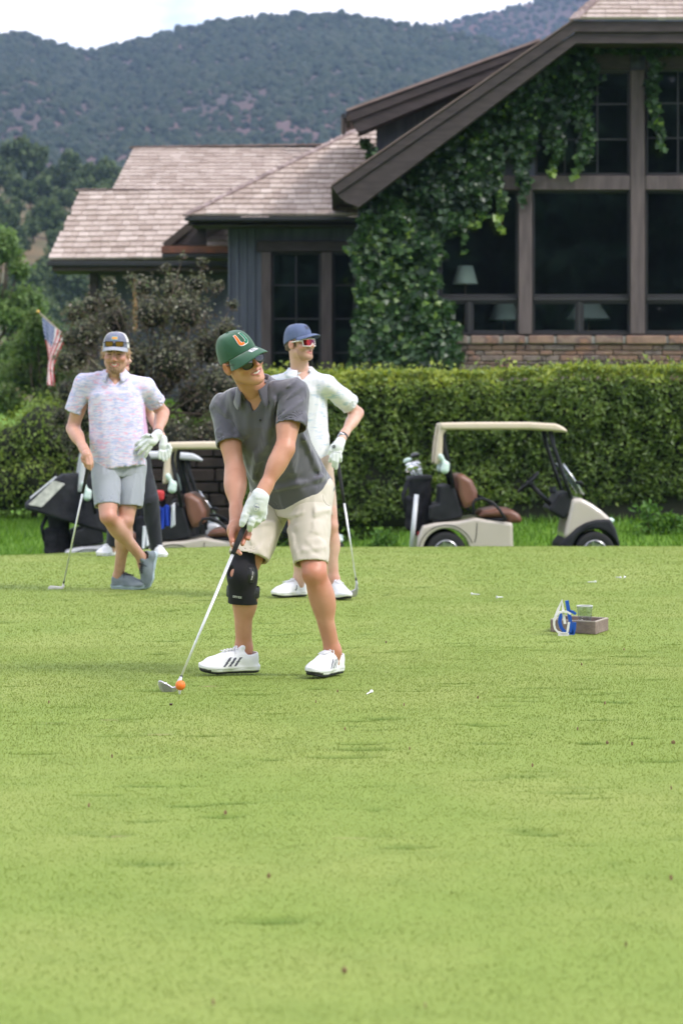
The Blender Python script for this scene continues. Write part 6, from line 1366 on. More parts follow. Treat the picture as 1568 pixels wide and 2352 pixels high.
# shorts
SHORT = cloth('stone_shorts', (0.56, 0.51, 0.43), (0.61, 0.56, 0.48), 3, .25, 380, .1)
HMR, HML = P(570, 1281, 11.02), P(714, 1296, 10.93)
PO = Field().add(d_loft(C0 + V(0, 0, -.12), C0 + V(0, 0, .055), RT * V(1, 1, 0), [(0, .165, .130, 0), (.5, .182, .138, 0), (.85, .178, .130, -.008), (1, .16, .11, -.012)], 2.2))
for hp, hm, r in ((HPR, HMR, .084), (HPL, HML, .080)): PO.cone(hp + V(0, 0, -.01), hm + unit(hm - hp) * .03, .106, r, .035)
nR, nL = unit(HMR - HPR), unit(HML - HPL)
sl = [(955, 245, 800, 130, -.008, .014), (955, 245, 1150, 150, -.008, .014), (940, 240, 720, 420, -.007, .018), (980, 260, 1060, 500, .007, .018), (740, 240, 930, 205, .006, .010), (1000, 180, 1280, 130, .006, .014), (1010, 215, 1240, 190, -.004, .010),
      (905, 60, 908, 190, -.005, .006), (1240, 20, 1285, 100, -.008, .006), (1050, 300, 1260, 330, -.005, .012), (1100, 420, 1250, 400, .004, .012), (1190, 120, 1230, 480, .004, .02), (690, 300, 820, 470, .006, .016), (740, 150, 900, 190, -.005, .012), (1080, 350, 1180, 440, -.004, .012), (850, 300, 760, 440, .005, .014)]
def leg_piece(hp, hm, r, r0=.106, other=None):
    d = unit(hm - hp); q = Field().cone(hp + V(0, 0, -.01), hm + d * .04, r0, r, .02).warp(pfolds(sl, z2, 11.08, .0025, 8, deep=.0035)).cut(d_half(hm, unit(d + V(0, 0, -.6)))).sub(d_cone(hm - d * .05, hm + d * .1, r - .010, r - .009), .002); return q.mesh(.006)
PW = Field(); PW.ops = [PO.ops[0]]; PW.add(d_cone(HPR, HPR + nR * .07, .103, .10), .035).add(d_cone(HPL, HPL + nL * .07, .103, .10), .035).warp(pfolds(sl, z2, 11.08, .0025, 8))
Vp, Fp = join_meshes([PW.mesh(.0065), leg_piece(HPR, HMR, .089), leg_piece(HPL, HML, .0775)]); shorts = obj('shorts', Vp, Fp, SHORT, G)
pb = bvh_of(shorts); M_SEAM = mat('shorts_seam', (0.36, 0.33, 0.28), .9)
for pts in ([(1240, 25), (1243, 60), (1262, 90), (1290, 105)], [(885, 70), (890, 130), (905, 165), (948, 235)], [(1050, 503), (1130, 492), (1268, 490)], [(610, 425), (700, 455), (815, 478)]):
    L = []
    for i in range(len(pts) - 1):
        for t in np.linspace(0, 1, 7):
            x, y = (1 - t) * np.array(pts[i]) + t * np.array(pts[i + 1]); h = pb.ray_cast(Vector(z2(x, y, 10.5)), Vector(unit(z2(x, y, 10.5) - V(0, 0, 1.1))))[0]
            if h: L.append(np.array(h))
    if len(L) > 3: MB().tube(L, .0014, 5).build('seam', M_SEAM, shorts, True)
# knee brace on his right leg
M_BRACE = cloth('black_neoprene_brace', (0.010, 0.010, 0.013), (0.016, 0.016, 0.020), 8, .3, 300, .05, .75); M_HINGE = mat('brace_hinge', (0.016, 0.017, 0.019), .35); M_BTXT = mat('brace_print_white', (0.6, 0.6, 0.6), .6)
k0, k1 = P(564, 1268, 11.03), P(558, 1386, 11.045); kd = unit(k1 - k0); lk = KNR + (ANR - KNR) * .30 + back * .018
K = Field().cone(k0, KNR, .064, .0645, .02).cone(KNR, k1 + kd * .02, .0655, .0675, .02).ell(KNR + FWD * .022, (.045, .045, .055), None, .03).cut(d_half(k1, unit(kd + V(0, 0, -.3)))).sub(d_ell(KNR + unit(FWD + V(-.55, 0, 0)) * .074 + V(0, 0, .022), (.021, .024, .031)), .004).warp(folds([], .0025, 16)); brace = fobj('knee_brace', K, .0045, M_BRACE, G)
MB().lathe([(.072, -.026), (.0755, -.022), (.0765, .0), (.0755, .022), (.072, .026)], k0 + (k1 - k0) * .77 + V(-.002, 0, 0), kd, 40).build('brace_strap', mat('brace_strap_web', (0.018, 0.018, 0.021), .6, bump=.5, bscale=120), brace, True)
hn_ = unit(V(.62, -.78, 0)); hc = KNR + hn_ * .062 + V(.0, 0, .004)
Hh = Field().add(d_box((0, 0, 0), (.017, .010, .036), .008)).ell((0, .004, 0), (.020, .011, .024), None, .01); hing = fobj('brace_hinge', Hh, .003, M_HINGE, brace, frame(hc, unit(np.cross((0, 0, 1), -hn_)), hn_, V(0, 0, 1)))
tt, tw = text_test('DONJOY', -.022, -.004, .0085, .10)
raster('hinge_print', lambda x, z: np.where(tt(x, z), 0, -1), -.025, .03, -.006, .008, .0008, lay_on(bvh_of(hing), hc, V(.25, 0, .97), V(-.97, 0, .25), hn_, .001), [M_BTXT], hing)
tt, tw = text_test('DRYTEX', 0, 0, .0085, .12)
raster('brace_print', lambda x, z: np.where(tt(x, z), 0, -1), -.002, .045, -.002, .011, .0008, lay_on(bvh_of(brace), z2(592, 764, 10.93), V(1, 0, -.12), V(.1, 0, 1), V(0, -1, 0), .0012), [M_BTXT], brace)
# shoes
SHW = mat('white_shoe_leather', (0.80, 0.80, 0.82), .45, col2=(0.74, 0.745, 0.77), nscale=9); SOLW = mat('white_midsole', (0.78, 0.78, 0.79), .5); TOEG = mat('grey_toe_bumper', (0.085, 0.085, 0.09), .6); OUTB = mat('black_outsole', (0.012, 0.012, 0.013), .7, bump=1, bscale=90); STRP = mat('slate_stripe', (0.075, 0.075, 0.105), .5)
gz0 = .006
s1_, sm1 = make_shoe(G, (ANR[0] + .075, 11.10, gz0), V(-.975, -.22, 0), V(.0, -.12, 1), .985, SHW, SOLW, OUTB, toe_mat=TOEG, laces=SHW, stripes=STRP, res=.0042)
s2_, sm2 = make_shoe(G, (ANL[0] + .035, 11.075, gz0), V(-.50, -.866, 0), V(.1, 0, 1), .985, SHW, SOLW, OUTB, toe_mat=TOEG, laces=SHW, stripes=STRP, res=.0042)
# cap with the two-colour U and the round sticker
CAPG = cloth('green_cotton_cap', (0.026, 0.090, 0.050), (0.036, 0.112, 0.064), 14, .4, 500, .3); M_OR = mat('orange_embroidery', (0.80, 0.17, 0.015), .7); M_GR = mat('green_embroidery', (0.0, 0.17, 0.085), .7); M_WH = mat('white_embroidery', (0.78, 0.78, 0.78), .7); M_STK = mat('sticker_white', (0.78, 0.78, 0.80), .4); M_INK = mat('sticker_ink', (0.03, 0.03, 0.035), .5)
cfg = dict(rx=.0850, ry=.105, y0=-.014, zt=.137, zf=.040, zb=.004, e=.60, bl=.084, drop=.024, curve=.034, bw=.090)
cap = make_cap(G, HM, cfg, CAPG)
def on_dome(off, tilt=0.0):
    def f(x, z):
        phi = math.pi / 2 - x * 1.25 / .100; vv = np.clip((.012 + (z - .02) * 1.2) / .125, 0, 1); p = dome(phi, vv, cfg); q = dome(phi, np.clip(vv + .02, 0, 1), cfg); c = V(0, cfg['y0'], .045); n = p - c; n /= np.linalg.norm(n, axis=1)[:, None]; return xf(HM, p + n * off)
    return f
def u_test(grow):
    def t(x, z):
        z = z - .052; w = .0125 + grow; ro = .0255 + grow; xi = np.abs(x); bot = -.019
        col_ = (xi > .0255 - .0125 - grow) & (xi < ro) & (z > bot + .012) & (z < .025 + grow * .8)
        d = ((xi / ro) ** 4 + (np.clip(bot + .012 - z, 0, 1) / (.0125 + grow)) ** 2); inner = (xi < .0255 - .0125 - grow) & (z > bot + .0125 - grow * .3 - .0115 * 0)
        base = (z <= bot + .012) & (d < 1) ; base &= ~((xi < .0105 - grow) & (z > bot + .008)); return col_ | base
    return t
ua, ub_ = u_test(.0022), u_test(0.0)
raster('cap_emblem_edge', lambda x, z: np.where(ua(x, z), 0, -1), -.034, .034, .02, .088, .0010, on_dome(.0022), [M_WH], cap)
raster('cap_emblem', lambda x, z: np.where(ub_(x, z) & (np.abs(x) > .0008), (x > 0).astype(int), -1), -.034, .034, .02, .088, .0008, on_dome(.0036), [M_GR, M_OR], cap)
def on_brim(off):
    def f(x, z): p = brim_pt(x / .085, np.clip(z / .085, 0, 1), cfg); p[:, 2] += off; return xf(HM, p)
    return f
t47, _ = text_test("'47", -.012, -.001, .0125, .13, .8)
def stk(x, z):
    zz = z - .032; body = (np.hypot(x, zz - .002) < .0185) & (zz > -.001) | (np.abs(x) < .0185) & (zz <= .0) & (zz > -.0185); r = np.where(body, 0, -1)
    xr, zr = -x, -zz; xr, zr = x, zz
    ink = t47(x, zz) | ((np.abs(zz + .0075) < .0016) & (np.abs(x) < .013)) | ((np.abs(zz + .0125) < .0012) & (np.abs(x) < .013)); return np.where(body & ink, 1, r)
raster('brim_sticker', lambda x, z: stk(-x - .006, .064 - z), -.030, .020, .008, .056, .0009, on_brim(.0032), [M_STK, M_INK], cap)
# sunglasses
gl = None
fr = MB()
for s in (-1, 1):
    c = V(s * .0345, .0985, -.010); a = math.radians(-11 * s); ca, sa = math.cos(a), math.sin(a); Rl = np.array([(ca, -sa, 0), (sa, ca, 0), (0, 0, 1)])
    fr.tube([c + Rl @ V(.0285 * math.copysign(abs(math.cos(t)) ** .8, math.cos(t)), 0, .0245 * math.copysign(abs(math.sin(t)) ** .85, math.sin(t))) for t in np.linspace(0, 2 * math.pi, 33)], .0022, 6)
    fr.tube([c + Rl @ V(s * .028, 0, .010), V(s * .080, .06, .010), V(s * .083, .0, .010), V(s * .081, -.02, .0)], .0024, 6)
fr.tube([V(-.008, .107, .006), V(0, .109, .008), V(.008, .107, .006)], .0022, 6)
gl = fr.build('sunglasses', M_BFR, G, True, HM)
for s in (-1, 1):
    c = V(s * .0345, .0985, -.010); a = math.radians(-11 * s); ca, sa = math.cos(a), math.sin(a); Rl = np.array([(ca, -sa, 0), (sa, ca, 0), (0, 0, 1)]); MB().sphere(c, (.0278, .0035, .0240), 24, 12, R=Rl).build('lens', M_LENS, gl, True, HM)

# ------------------------------------------------------------------ his club, the ball and its tee
M_GRIP = mat('black_rubber_grip', (0.014, 0.014, 0.016), .7, bump=.7, bscale=180); M_SHAFT = mat('chrome_shaft', (0.80, 0.81, 0.83), .32, metal=.55); M_HEAD = mat('satin_club_face', (0.56, 0.55, 0.58), .34, metal=.9, bump=.2, bscale=90); M_FERR = mat('black_ferrule', (0.01, 0.01, 0.011), .4); M_GROOVE = mat('club_groove', (0.12, 0.12, 0.125), .5)
top, neck = P(582, 1160, 10.655), P(414.5, 1559, 10.305); cd = unit(neck - top)
gp = P(537.5, 1267, 10.0); tg = (gp[0] / gp[1]); tlen = np.linalg.norm(neck - top); tgrip = (P(537.5, 1267, 10.55) - top) @ cd
K1 = thing('golf_club', 'chrome-shafted iron held by the golfer behind the orange ball', 'golf club', 'golf clubs in hand')
MB().tube([top + cd * tgrip, neck], [.0074, .0050], 14).build('shaft', M_SHAFT, K1, True)
MB().tube([top - cd * .045, top - cd * .04, top + cd * tgrip * .6, top + cd * (tgrip + .012)], [.006, .0145, .0125, .0098], 16).build('grip', M_GRIP, K1, True)
MB().tube([neck - cd * .014, neck + cd * .004], .0064, 12).build('ferrule', M_FERR, K1, True)
YH = 10.30; hp_ = [tuple(P(a, b, YH)[[0, 2]]) for a, b in ((363.5, 1565), (366, 1562.8), (371, 1563.5), (386, 1571), (397.5, 1578), (403, 1576), (409, 1561.5), (418, 1561), (412, 1577), (406, 1586), (399, 1591.5), (374, 1592), (367, 1584), (364, 1573))]
F = Field().add(d_prism(hp_, YH - .007, YH + .012, .004)).cone(neck - cd * .006, neck + cd * .03, .0068, .007, .006); hd = fobj('club_head', F, .0022, M_HEAD, K1)
for k in range(10):
    py = 1572 + k * 1.85; a = np.interp(py, [1563, 1573, 1584, 1591], [369, 367.5, 371.5, 377]); b = np.interp(py, [1563, 1572, 1578, 1592], [373, 385, 394, 396]); MB().beam(P(a + 3, py, YH - .0072), P(b, py, YH - .0072), .0012, .0012, (0, 1, 0)).build('groove', M_GROOVE, hd)
BP = P(414.6, 1573.2, 10.22); gzb = on_tee(BP[0], BP[1])
ball = MB().sphere((0, 0, 0), .02135, 36, 20).build('golf_ball', mat('matte_orange_ball', (0.85, 0.20, 0.028), .55, col2=(0.80, 0.17, 0.02), nscale=60), None, True); ball.location = Vector((BP[0], BP[1], gzb + .0375)); tag(ball, 'matte orange golf ball teed up in front of the iron', 'golf ball')
M_TEEP = mat('white_tee_plastic', (0.75, 0.76, 0.78), .4)
def tee_peg(lab, loc, rot, m, scale=1.0, grp=None):
    o = MB().lathe([(.0005, .0), (.0062, .001), (.0065, -.001), (.0062, -.003), (.0032, -.010), (.0024, -.020), (.0022, -.045), (.0005, -.052)], (0, 0, 0), n=16).build('golf_tee', m, None, True); o.location = Vector(loc); o.rotation_euler = rot; o.scale = (scale,) * 3; return tag(o, lab, 'golf tee', grp)
tee_peg('white golf tee standing under the orange ball', (BP[0] - .003, BP[1], gzb + .0175), (0, 0, 0), M_TEEP, 1.15)
# ------------------------------------------------------------------ the men watching
def wave_cloth(name, base, inks, sx, sz, rough=.85):
    """printed shirt: short wavy strokes in several inks"""
    m = mat(name, base, rough, bump=.3, bscale=420, bdist=.0015, sheen=.15, spec=.25); n, l = m.node_tree.nodes, m.node_tree.links
    tc = n.new('ShaderNodeTexCoord'); c = None
    for k, (ink, lo, hi) in enumerate(inks):
        mp = n.new('ShaderNodeMapping'); mp.inputs['Scale'].default_value = (sx, sx, sz); mp.inputs['Location'].default_value = (3.7 * k, 1.3 * k, 2.1 * k); l.new(tc.outputs['Object'], mp.inputs[0])
        no = n.new('ShaderNodeTexNoise'); no.inputs['Scale'].default_value = 1.0; no.inputs['Detail'].default_value = 3; no.inputs['Distortion'].default_value = .8; l.new(mp.outputs[0], no.inputs['Vector'])
        cr = n.new('ShaderNodeValToRGB'); cr.color_ramp.elements[0].position = lo; cr.color_ramp.elements[1].position = hi; l.new(no.outputs['Fac'], cr.inputs[0])
        mx = n.new('ShaderNodeMixRGB'); l.new(cr.outputs[0], mx.inputs[0]); mx.inputs[2].default_value = (*ink, 1)
        if c is None: mx.inputs[1].default_value = (*base, 1)
        else: l.new(c, mx.inputs[1])
        c = mx.outputs[0]
    l.new(c, n['Principled BSDF'].inputs['Base Color']); return m
def rnd_folds(seed, n, c, ext, amp, w, vertical=.7):
    r = np.random.default_rng(seed); L = []
    for k in range(n):
        p = c + r.uniform(-1, 1, 3) * ext; d = unit(V(r.normal(0, 1 - vertical), r.normal(0, .3), -1)); ln = r.uniform(.08, .2); L.append((p, p + d * ln, amp * r.choice((-.6, 1)) * r.uniform(.5, 1), w * r.uniform(.7, 1.4)))
    return L
def fold_warp(lines, fine, fs, deep, axis=(.25, 0, 1), ramp=.0062):
    g0 = folds(lines, fine, fs); g = lambda p: g0(p) + ridges(p, axis, ramp, 13, 9)
    return lambda p: (lambda d: np.where(d > 0, deep * np.tanh(d / deep), d))(g(p))
def dress(root, C, N, RT_, shirt_m, short_m, st, sleeves, hem_n, legs, collar_m=None, seed=1, res=.0065, cr=.066, fw=None, hem_t=-.02, long_legs=False, neck=None, ch=.038):
    """polo and shorts on joints: sleeves (shoulder, hem, r0, r1), legs (hip, hem, r0, r1)"""
    ax = unit(N - C); L = np.linalg.norm(N - C); T = Field().add(d_loft(C, N, RT_, st, 2.3))
    for sh, hm, r0, r1 in sleeves: d = unit(hm - sh); T.cone(N + V(0, 0, -.008), sh, .050, r0 * .97, .04).add(d_cone(sh, sh + d * .05, r0 * .98, r0 * .98), .035)
    T.cut(d_half(C + ax * L * hem_t, hem_n))
    if neck: yc = N[1]; T.sub(d_prism([tuple(P(a, b, yc - .08)[[0, 2]]) for a, b in neck], yc - .5, yc - .02, .002), .003)
    fl_ = rnd_folds(seed, 16, C + ax * L * .4, V(.17, .12, .22), .009, .018); T.warp(fold_warp(fl_, .003, 8, .005)); ms = [T.mesh(res)]
    for sh, hm, r0, r1 in sleeves:
        d = unit(hm - sh); ms.append(Field().cone(sh, hm + d * .04, r0, r1, .02).warp(fold_warp(rnd_folds(seed + 3, 7, (sh + hm) / 2, V(.06, .06, .08), .007, .012, .3), .0025, 10, .0035)).cut(d_half(hm, d)).sub(d_cone(hm - d * .035, hm + d * .08, r1 - .011, r1 - .010), .002).mesh(res * .85))
    v, f = join_meshes(ms); shirt_o = obj('polo_shirt', v, f, shirt_m, root)
    collar(shirt_o, N + ax * .002, ax, fw, collar_m or shirt_m, cr, ch, .032, .46, .028, .10)
    rt0 = unit(RT_ * V(1, 1, 0)); PW_ = Field().add(d_loft(C + V(0, 0, -.13), C + V(0, 0, .06), rt0, [(0, st[0][1] - .03, .125, 0), (.5, st[0][1] - .010, .135, 0), (1, st[0][1] - .022, .12, 0)], 2.2)); ms = []
    for hp, hm, r0, r1 in legs: d = unit(hm - hp); PW_.add(d_cone(hp, hp + d * .06, r0 * .98, r0 * .96), .035)
    PW_.warp(fold_warp(rnd_folds(seed + 5, 8, C + V(0, 0, -.1), V(.16, .12, .08), .006, .014, .4), .0025, 8, .004)); ms.append(PW_.mesh(res))
    for hp, hm, r0, r1 in legs:
        d = unit(hm - hp); ms.append(Field().cone(hp, hm + d * .04, r0, r1, .02).warp(fold_warp(rnd_folds(seed + 7, 8, (hp + hm) / 2, V(.08, .08, .12), .007, .016, .5), .0025, 8, .0035)).cut(d_half(hm, unit(d + V(0, 0, -.5)))).sub(d_cone(hm - d * .05, hm + d * .1, r1 - .011, r1 - .010), .002).mesh(res * .9))
    v, f = join_meshes(ms); short_o = obj('trousers' if long_legs else 'shorts', v, f, short_m, root)
    return shirt_o, short_o
def club(root_label, top, neck, grip_len, head_fn, head_m=None, r=(.0072, .0048)):
    K_ = thing('golf_club', root_label, 'golf club', 'golf clubs in hand'); d = unit(neck - top)
    MB().tube([top + d * grip_len, neck], list(r), 12).build('shaft', M_SHAFT, K_, True); MB().tube([top - d * .02, top - d * .015, top + d * grip_len * .7, top + d * (grip_len + .01)], [.006, .014, .0115, .0095], 14).build('grip', M_GRIP, K_, True)
    MB().tube([neck - d * .03, neck + d * .004], .0062, 12).build('ferrule', M_FERR, K_, True); F = head_fn(Field(), neck, d); fobj('club_head', F, .003, head_m or M_HEAD, K_); return K_

# ---- man in the printed shirt, legs crossed, leaning on a club
M_STUB2 = mat('short_beard_skin', (0.40, 0.215, 0.145), .7, col2=(0.48, 0.275, 0.19), nscale=70)
G2 = thing('person', 'bearded man in pink and blue printed polo and grey shorts, legs crossed', 'person')
Y2 = 16.9
C2, N2 = P(272, 1050, Y2), P(264, 862, Y2 - .03); S2R, S2L = P(195, 882, Y2 - .05), P(332, 890, Y2 + .02)
E2R, W2R = P(168, 984, Y2), P(197, 1038, Y2 - .26); E2L, W2L = P(374, 948, Y2 + .20), P(361, 999, Y2 - .06)
H2R, H2L = P(243, 1066, Y2 - .03), P(302, 1066, Y2 + .02); K2R, K2L = P(249, 1186, Y2 - .22), P(289, 1196, Y2 - .10); A2R, A2L = P(329, 1285, Y2 + .02), P(273, 1324, Y2 + .10)
M2h = head_at(face_frame(-1, 6, -1), 1.07, [((0, .118, -.03), 264.5, 827), ((0, .075, -.112), 264.5, 858), ((0, -.012, .12), 264, 764)], Y2 - .12)
hv, hf, hid = head_parts(G2, M2h, SKIN2, N2 - V(0, 0, .01), .062, 1.0, 1, 1.12, hair=M_HAIRF, chin=.006, eyes=False)
for s in (-1, 1): MB().sphere((s * .032, .0885, .0015), (.0125, .004, .0026), 12, 8).build('eye', M_IRIS, G2, True, M2h)
B = Field().add(d_loft(C2, N2, S2R - S2L, [(-.1, .165, .12, 0), (.2, .165, .125, 0), (.5, .17, .125, 0), (.78, .178, .12, 0), (.92, .13, .09, 0), (1, .064, .06, 0)])).cone(N2 - V(0, 0, .02), S2R, .045, .055, .03).cone(N2 - V(0, 0, .02), S2L, .045, .055, .03)
skin_limbs(B, [(S2R, E2R, W2R, (.055, .049, .050, .030)), (S2L, E2L, W2L, (.055, .049, .048, .031))], [(H2R, K2R, A2R, (.09, .060, .063, .037), unit(V(-.3, 1, 0))), (H2L, K2L, A2L, (.09, .058, .062, .037), V(0, 1, 0))])
bv, bf = B.mesh(.009)
def zq(x, y, Y): return P(94.1 + .22 * x, 721.3 + .22 * y, Y)
H = Field(); yh = Y2 - .30; H.cone(W2R, zq(480, 1470, yh), .030, .032, .02).ell(zq(485, 1490, yh), (.034, .030, .040), None, .015)
finger(H, [zq(455, 1490, yh + .01), zq(462, 1550, yh - .01), zq(470, 1590, yh)], [.013, .012, .0105]); finger(H, [zq(480, 1500, yh - .02), zq(490, 1565, yh - .03), zq(497, 1610, yh - .02)], [.0135, .0122, .0105]); finger(H, [zq(505, 1500, yh - .02), zq(516, 1570, yh - .028), zq(520, 1622, yh - .015)], [.0135, .012, .010]); finger(H, [zq(525, 1490, yh - .01), zq(536, 1550, yh - .012), zq(538, 1595, yh)], [.0125, .011, .0095]); finger(H, [zq(450, 1450, yh), zq(435, 1500, yh - .01), zq(440, 1540, yh - .01)], [.014, .012, .010])
gv, gf = H.mesh(.0042); V_, F_ = join_meshes([(hv, hf), (bv, bf), (gv, gf)]); flush(obj('body', V_, F_, [SKIN2, M_LIP, M_BEARD, M_HAIRB, M_STUB2], G2, np.concatenate([hid, np.zeros(len(bf) + len(gf), int)])), [(K2R, .07, .7), (K2L, .07, .5), (xf(M2h, (0, .11, -.03)), .022, .6), (xf(M2h, (.05, .065, -.025)), .03, .5), (xf(M2h, (-.05, .065, -.025)), .03, .5), (E2R, .05, .4), (E2L, .05, .5), (W2R + V(0, 0, -.06), .06, .5)])
PRINT = wave_cloth('pink_blue_print', (0.70, 0.66, 0.80), [((0.46, 0.50, 0.74), .46, .62), ((0.74, 0.46, 0.60), .54, .66), ((0.40, 0.52, 0.70), .60, .72)], 19, 70)
STRIPE = wave_cloth('lavender_collar', (0.68, 0.66, 0.78), [((0.42, 0.44, 0.66), .5, .62)], 60, 60)
SH2 = cloth('grey_shorts', (0.29, 0.315, 0.355), (0.335, 0.36, 0.40), 3, .25, 380, .1)
rt2 = S2R - S2L
sh2, so2 = dress(G2, C2, N2, rt2, PRINT, SH2, [(-.2, .192, .150, .01), (0, .190, .150, .012), (.25, .188, .148, .012), (.5, .192, .142, .006), (.78, .188, .128, 0), (.92, .138, .098, 0), (1, .072, .066, 0)],
     [(S2R, P(171, 946, Y2 - .02), .070, .072), (S2L, P(360, 926, Y2 + .13), .070, .074)], unit(V(.12, -.1, -1)), [(H2R, P(247, 1162, Y2 - .17), .108, .088), (H2L, P(298, 1165, Y2 - .07), .108, .088)], STRIPE, 11, .009, .072, V(0, -1, 0), -.15, neck=((243, 846), (248, 866), (265, 884), (282, 866), (287, 846)))
W = Field(); yg = Y2 - .10; W.cone(P(363, 997, yg), P(356, 1005, yg - .005), .034, .036, .01).ell(P(346, 1014, yg - .03), (.048, .032, .036), None, .02)
for a in ([(336, 1006, 0), (322, 1014, 0), (311, 1021, .02)], [(337, 1014, -.01), (322, 1024, -.012), (312, 1032, .01)], [(340, 1021, -.01), (328, 1033, -.012), (320, 1042, .005)], [(346, 1026, 0), (338, 1038, 0), (334, 1048, .01)], [(350, 1004, -.01), (338, 1000, -.01), (328, 1004, .0)]): finger(W, [P(x, y, yg - .035 + d) for x, y, d in a], [.0155, .0145, .0125], .003)
gl2 = fobj('golf_glove', W, .0045, GLOVE, G2); MB().tube([P(345, 1000, yg - .075), P(348, 1003, yg - .075)], .006, 8).build('glove_mark', M_BLK, gl2, True)
M_WATCH = mat('black_watch', (0.014, 0.015, 0.017), .4); wc = W2L + (E2L - W2L) * .06; MB().lathe([(.034, -.012), (.037, -.010), (.037, .010), (.034, .012)], wc, E2L - W2L, 20).lathe([(.001, .012), (.018, .012), (.021, .008), (.021, 0)], wc + V(0, -.030, .006), (0.2, -1, .3), 18).build('watch', M_WATCH, G2, True)
SHG = cloth('grey_knit_shoe', (0.15, 0.185, 0.205), (0.19, 0.225, 0.245), 20, .6, 300, .1); SOLG = mat('pale_blue_sole', (0.36, 0.45, 0.49), .6); LACG = mat('dark_laces', (0.03, 0.033, 0.04), .8)
make_shoe(G2, (A2L[0] - .055, Y2 + .12, .004), V(.90, -.43, 0), V(0, 0, 1), .98, SHG, SOLG, SOLG, laces=LACG)
make_shoe(G2, P(359, 1266, Y2 + .06), unit(V(-.20, -.10, -.97)), V(-.72, -.68, 0), .95, SHG, SOLG, SOLG, laces=LACG)
CAPB = cloth('grey_blue_trucker_cap', (0.16, 0.17, 0.235), (0.20, 0.21, 0.28), 30, .4, 400); CAPW = cloth('white_mesh', (0.62, 0.60, 0.57), (0.7, 0.68, 0.65), 60, .6, 300); M_BRG = cloth('grey_brim', (0.30, 0.31, 0.36), (0.35, 0.36, 0.41), 20)
cfg2 = dict(rx=.0865, ry=.106, y0=-.012, zt=.140, zf=.050, zb=.012, e=.60, bl=.056, drop=.018, curve=.020, bw=.082, split=.42); cap2 = make_cap(G2, M2h, cfg2, [CAPB, CAPW], M_BRG)
M_TEAL = mat('teal_patch_edge', (0.06, 0.42, 0.50), .6); M_ORP = mat('orange_patch', (0.60, 0.28, 0.06), .6); M_MIRR = mat('amber_mirror_lens', (0.30, 0.16, 0.045), .12, metal=.7)
def on_dome2(off):
    def f(x, z): p = dome(math.pi / 2 - x / .1, np.clip(z / .125, 0, 1), cfg2); nn = p - V(0, cfg2['y0'], .05); nn /= np.linalg.norm(nn, axis=1)[:, None]; return xf(M2h, p + nn * off)
    return f
raster('cap_patch', lambda x, z: np.where((np.abs(x) < .027) & (z > .040) & (z < .066), np.where((np.abs(x) < .0235) & (z > .043) & (z < .0625), 1, 0), -1), -.03, .03, .036, .07, .0012, on_dome2(.002), [M_TEAL, M_ORP], cap2)
g = MB(); 
for s in (-1, 1):
    c = V(s * .033, .103, .068); q = [c + V(x * .026, -abs(s * .033 + x * .026) * .25, z * .0165) for x, z in ((-1, .8), (-.8, 1), (.9, 1), (1, .8), (.9, -.8), (.6, -1), (-.6, -1), (-.95, -.6), (-1, .8))]; g.tube(q, .0026, 6); g.tube([V(s * .060, .086, .078), V(s * .086, .03, .074), V(s * .088, -.03, .066)], .0026, 6)
g.tube([V(-.008, .103, .072), V(.008, .103, .072)], .0035, 6); gg = g.build('sunglasses', M_BFR, G2, True, M2h)
for s in (-1, 1):
    c = V(s * .033, .102, .068); MB().add([c + V(x * .025, -abs(s * .033 + x * .025) * .25 + .001, z * .0155) for x, z in ((-1, .8), (-.8, 1), (.9, 1), (1, .8), (.9, -.8), (.6, -1), (-.6, -1), (-.95, -.6))], [tuple(range(8))]).build('lens', M_MIRR, gg, False, M2h)
r_h = np.random.default_rng(9); hh = MB()
for k in range(130):
    s = r_h.choice((-1, 1)); p = V(s * (.074 + r_h.uniform(-.004, .006)), r_h.uniform(-.05, .018), r_h.uniform(-.01, .038)); d = V(s * r_h.uniform(.3, 1), r_h.uniform(-.4, .4), r_h.uniform(-1.0, .6)); ln = r_h.uniform(.018, .045); hh.tube([p, p + d * ln * .5, p + d * ln + V(0, 0, -.008)], [.0016, .0013, .0004], 4)
tag(hh.build('loose_hair', M_HAIRF, G2, True, M2h), kind='stuff')
def blade_head(F, nk, d): return F.add(d_prism([tuple(P(a, b, nk[1])[[0, 2]]) for a, b in ((111, 1349), (116, 1345.5), (132, 1346.5), (142, 1347.5), (147, 1343), (149, 1347), (144, 1355), (135, 1357.5), (118, 1359.5), (112, 1357))], nk[1] - .012, nk[1] + .016, .005), .006).cone(nk - d * .01, nk + d * .01, .007, .007, .006)
club('club the bearded man leans on, upright beside his crossed legs', zq(505, 1545, yh), P(146, 1343, 17.05), .24, blade_head, mat('white_club_head', (0.72, 0.68, 0.66), .35))

# ---- man in the white shirt behind the golfer
G3 = thing('person', 'man in blue cap, red mirrored glasses and white polo standing behind the golfer', 'person'); Y3 = 16.1
def zw(x, y, Y): return P(627.2 + .16 * x, 721.3 + .16 * y, Y)
C3, N3 = P(702, 1052, Y3 + .04), P(690, 855, Y3 + .02); S3R, S3L = P(630, 886, Y3 + .12), P(750, 884, Y3 - .06); E3L, W3L = P(820, 949, Y3 + .14), P(785, 1006, Y3 - .10); E3R, W3R = P(596, 985, Y3 + .2), P(622, 1060, Y3 + .0)
H3R, H3L = P(680, 1068, Y3 + .08), P(732, 1068, Y3 - .01); K3R, K3L = P(681, 1210, Y3 + .06), P(758, 1208, Y3 - .04); A3R, A3L = P(688, 1326, Y3 + .14), P(766, 1330, Y3 + .0)
M3h = head_at(face_frame(52, -3, 4), .97, [((.082, -.01, -.006), 661, 801), ((0, .118, -.03), 722, 794), ((0, .075, -.112), 711, 823), ((0, -.012, .125), 686, 742)], Y3 - .02)
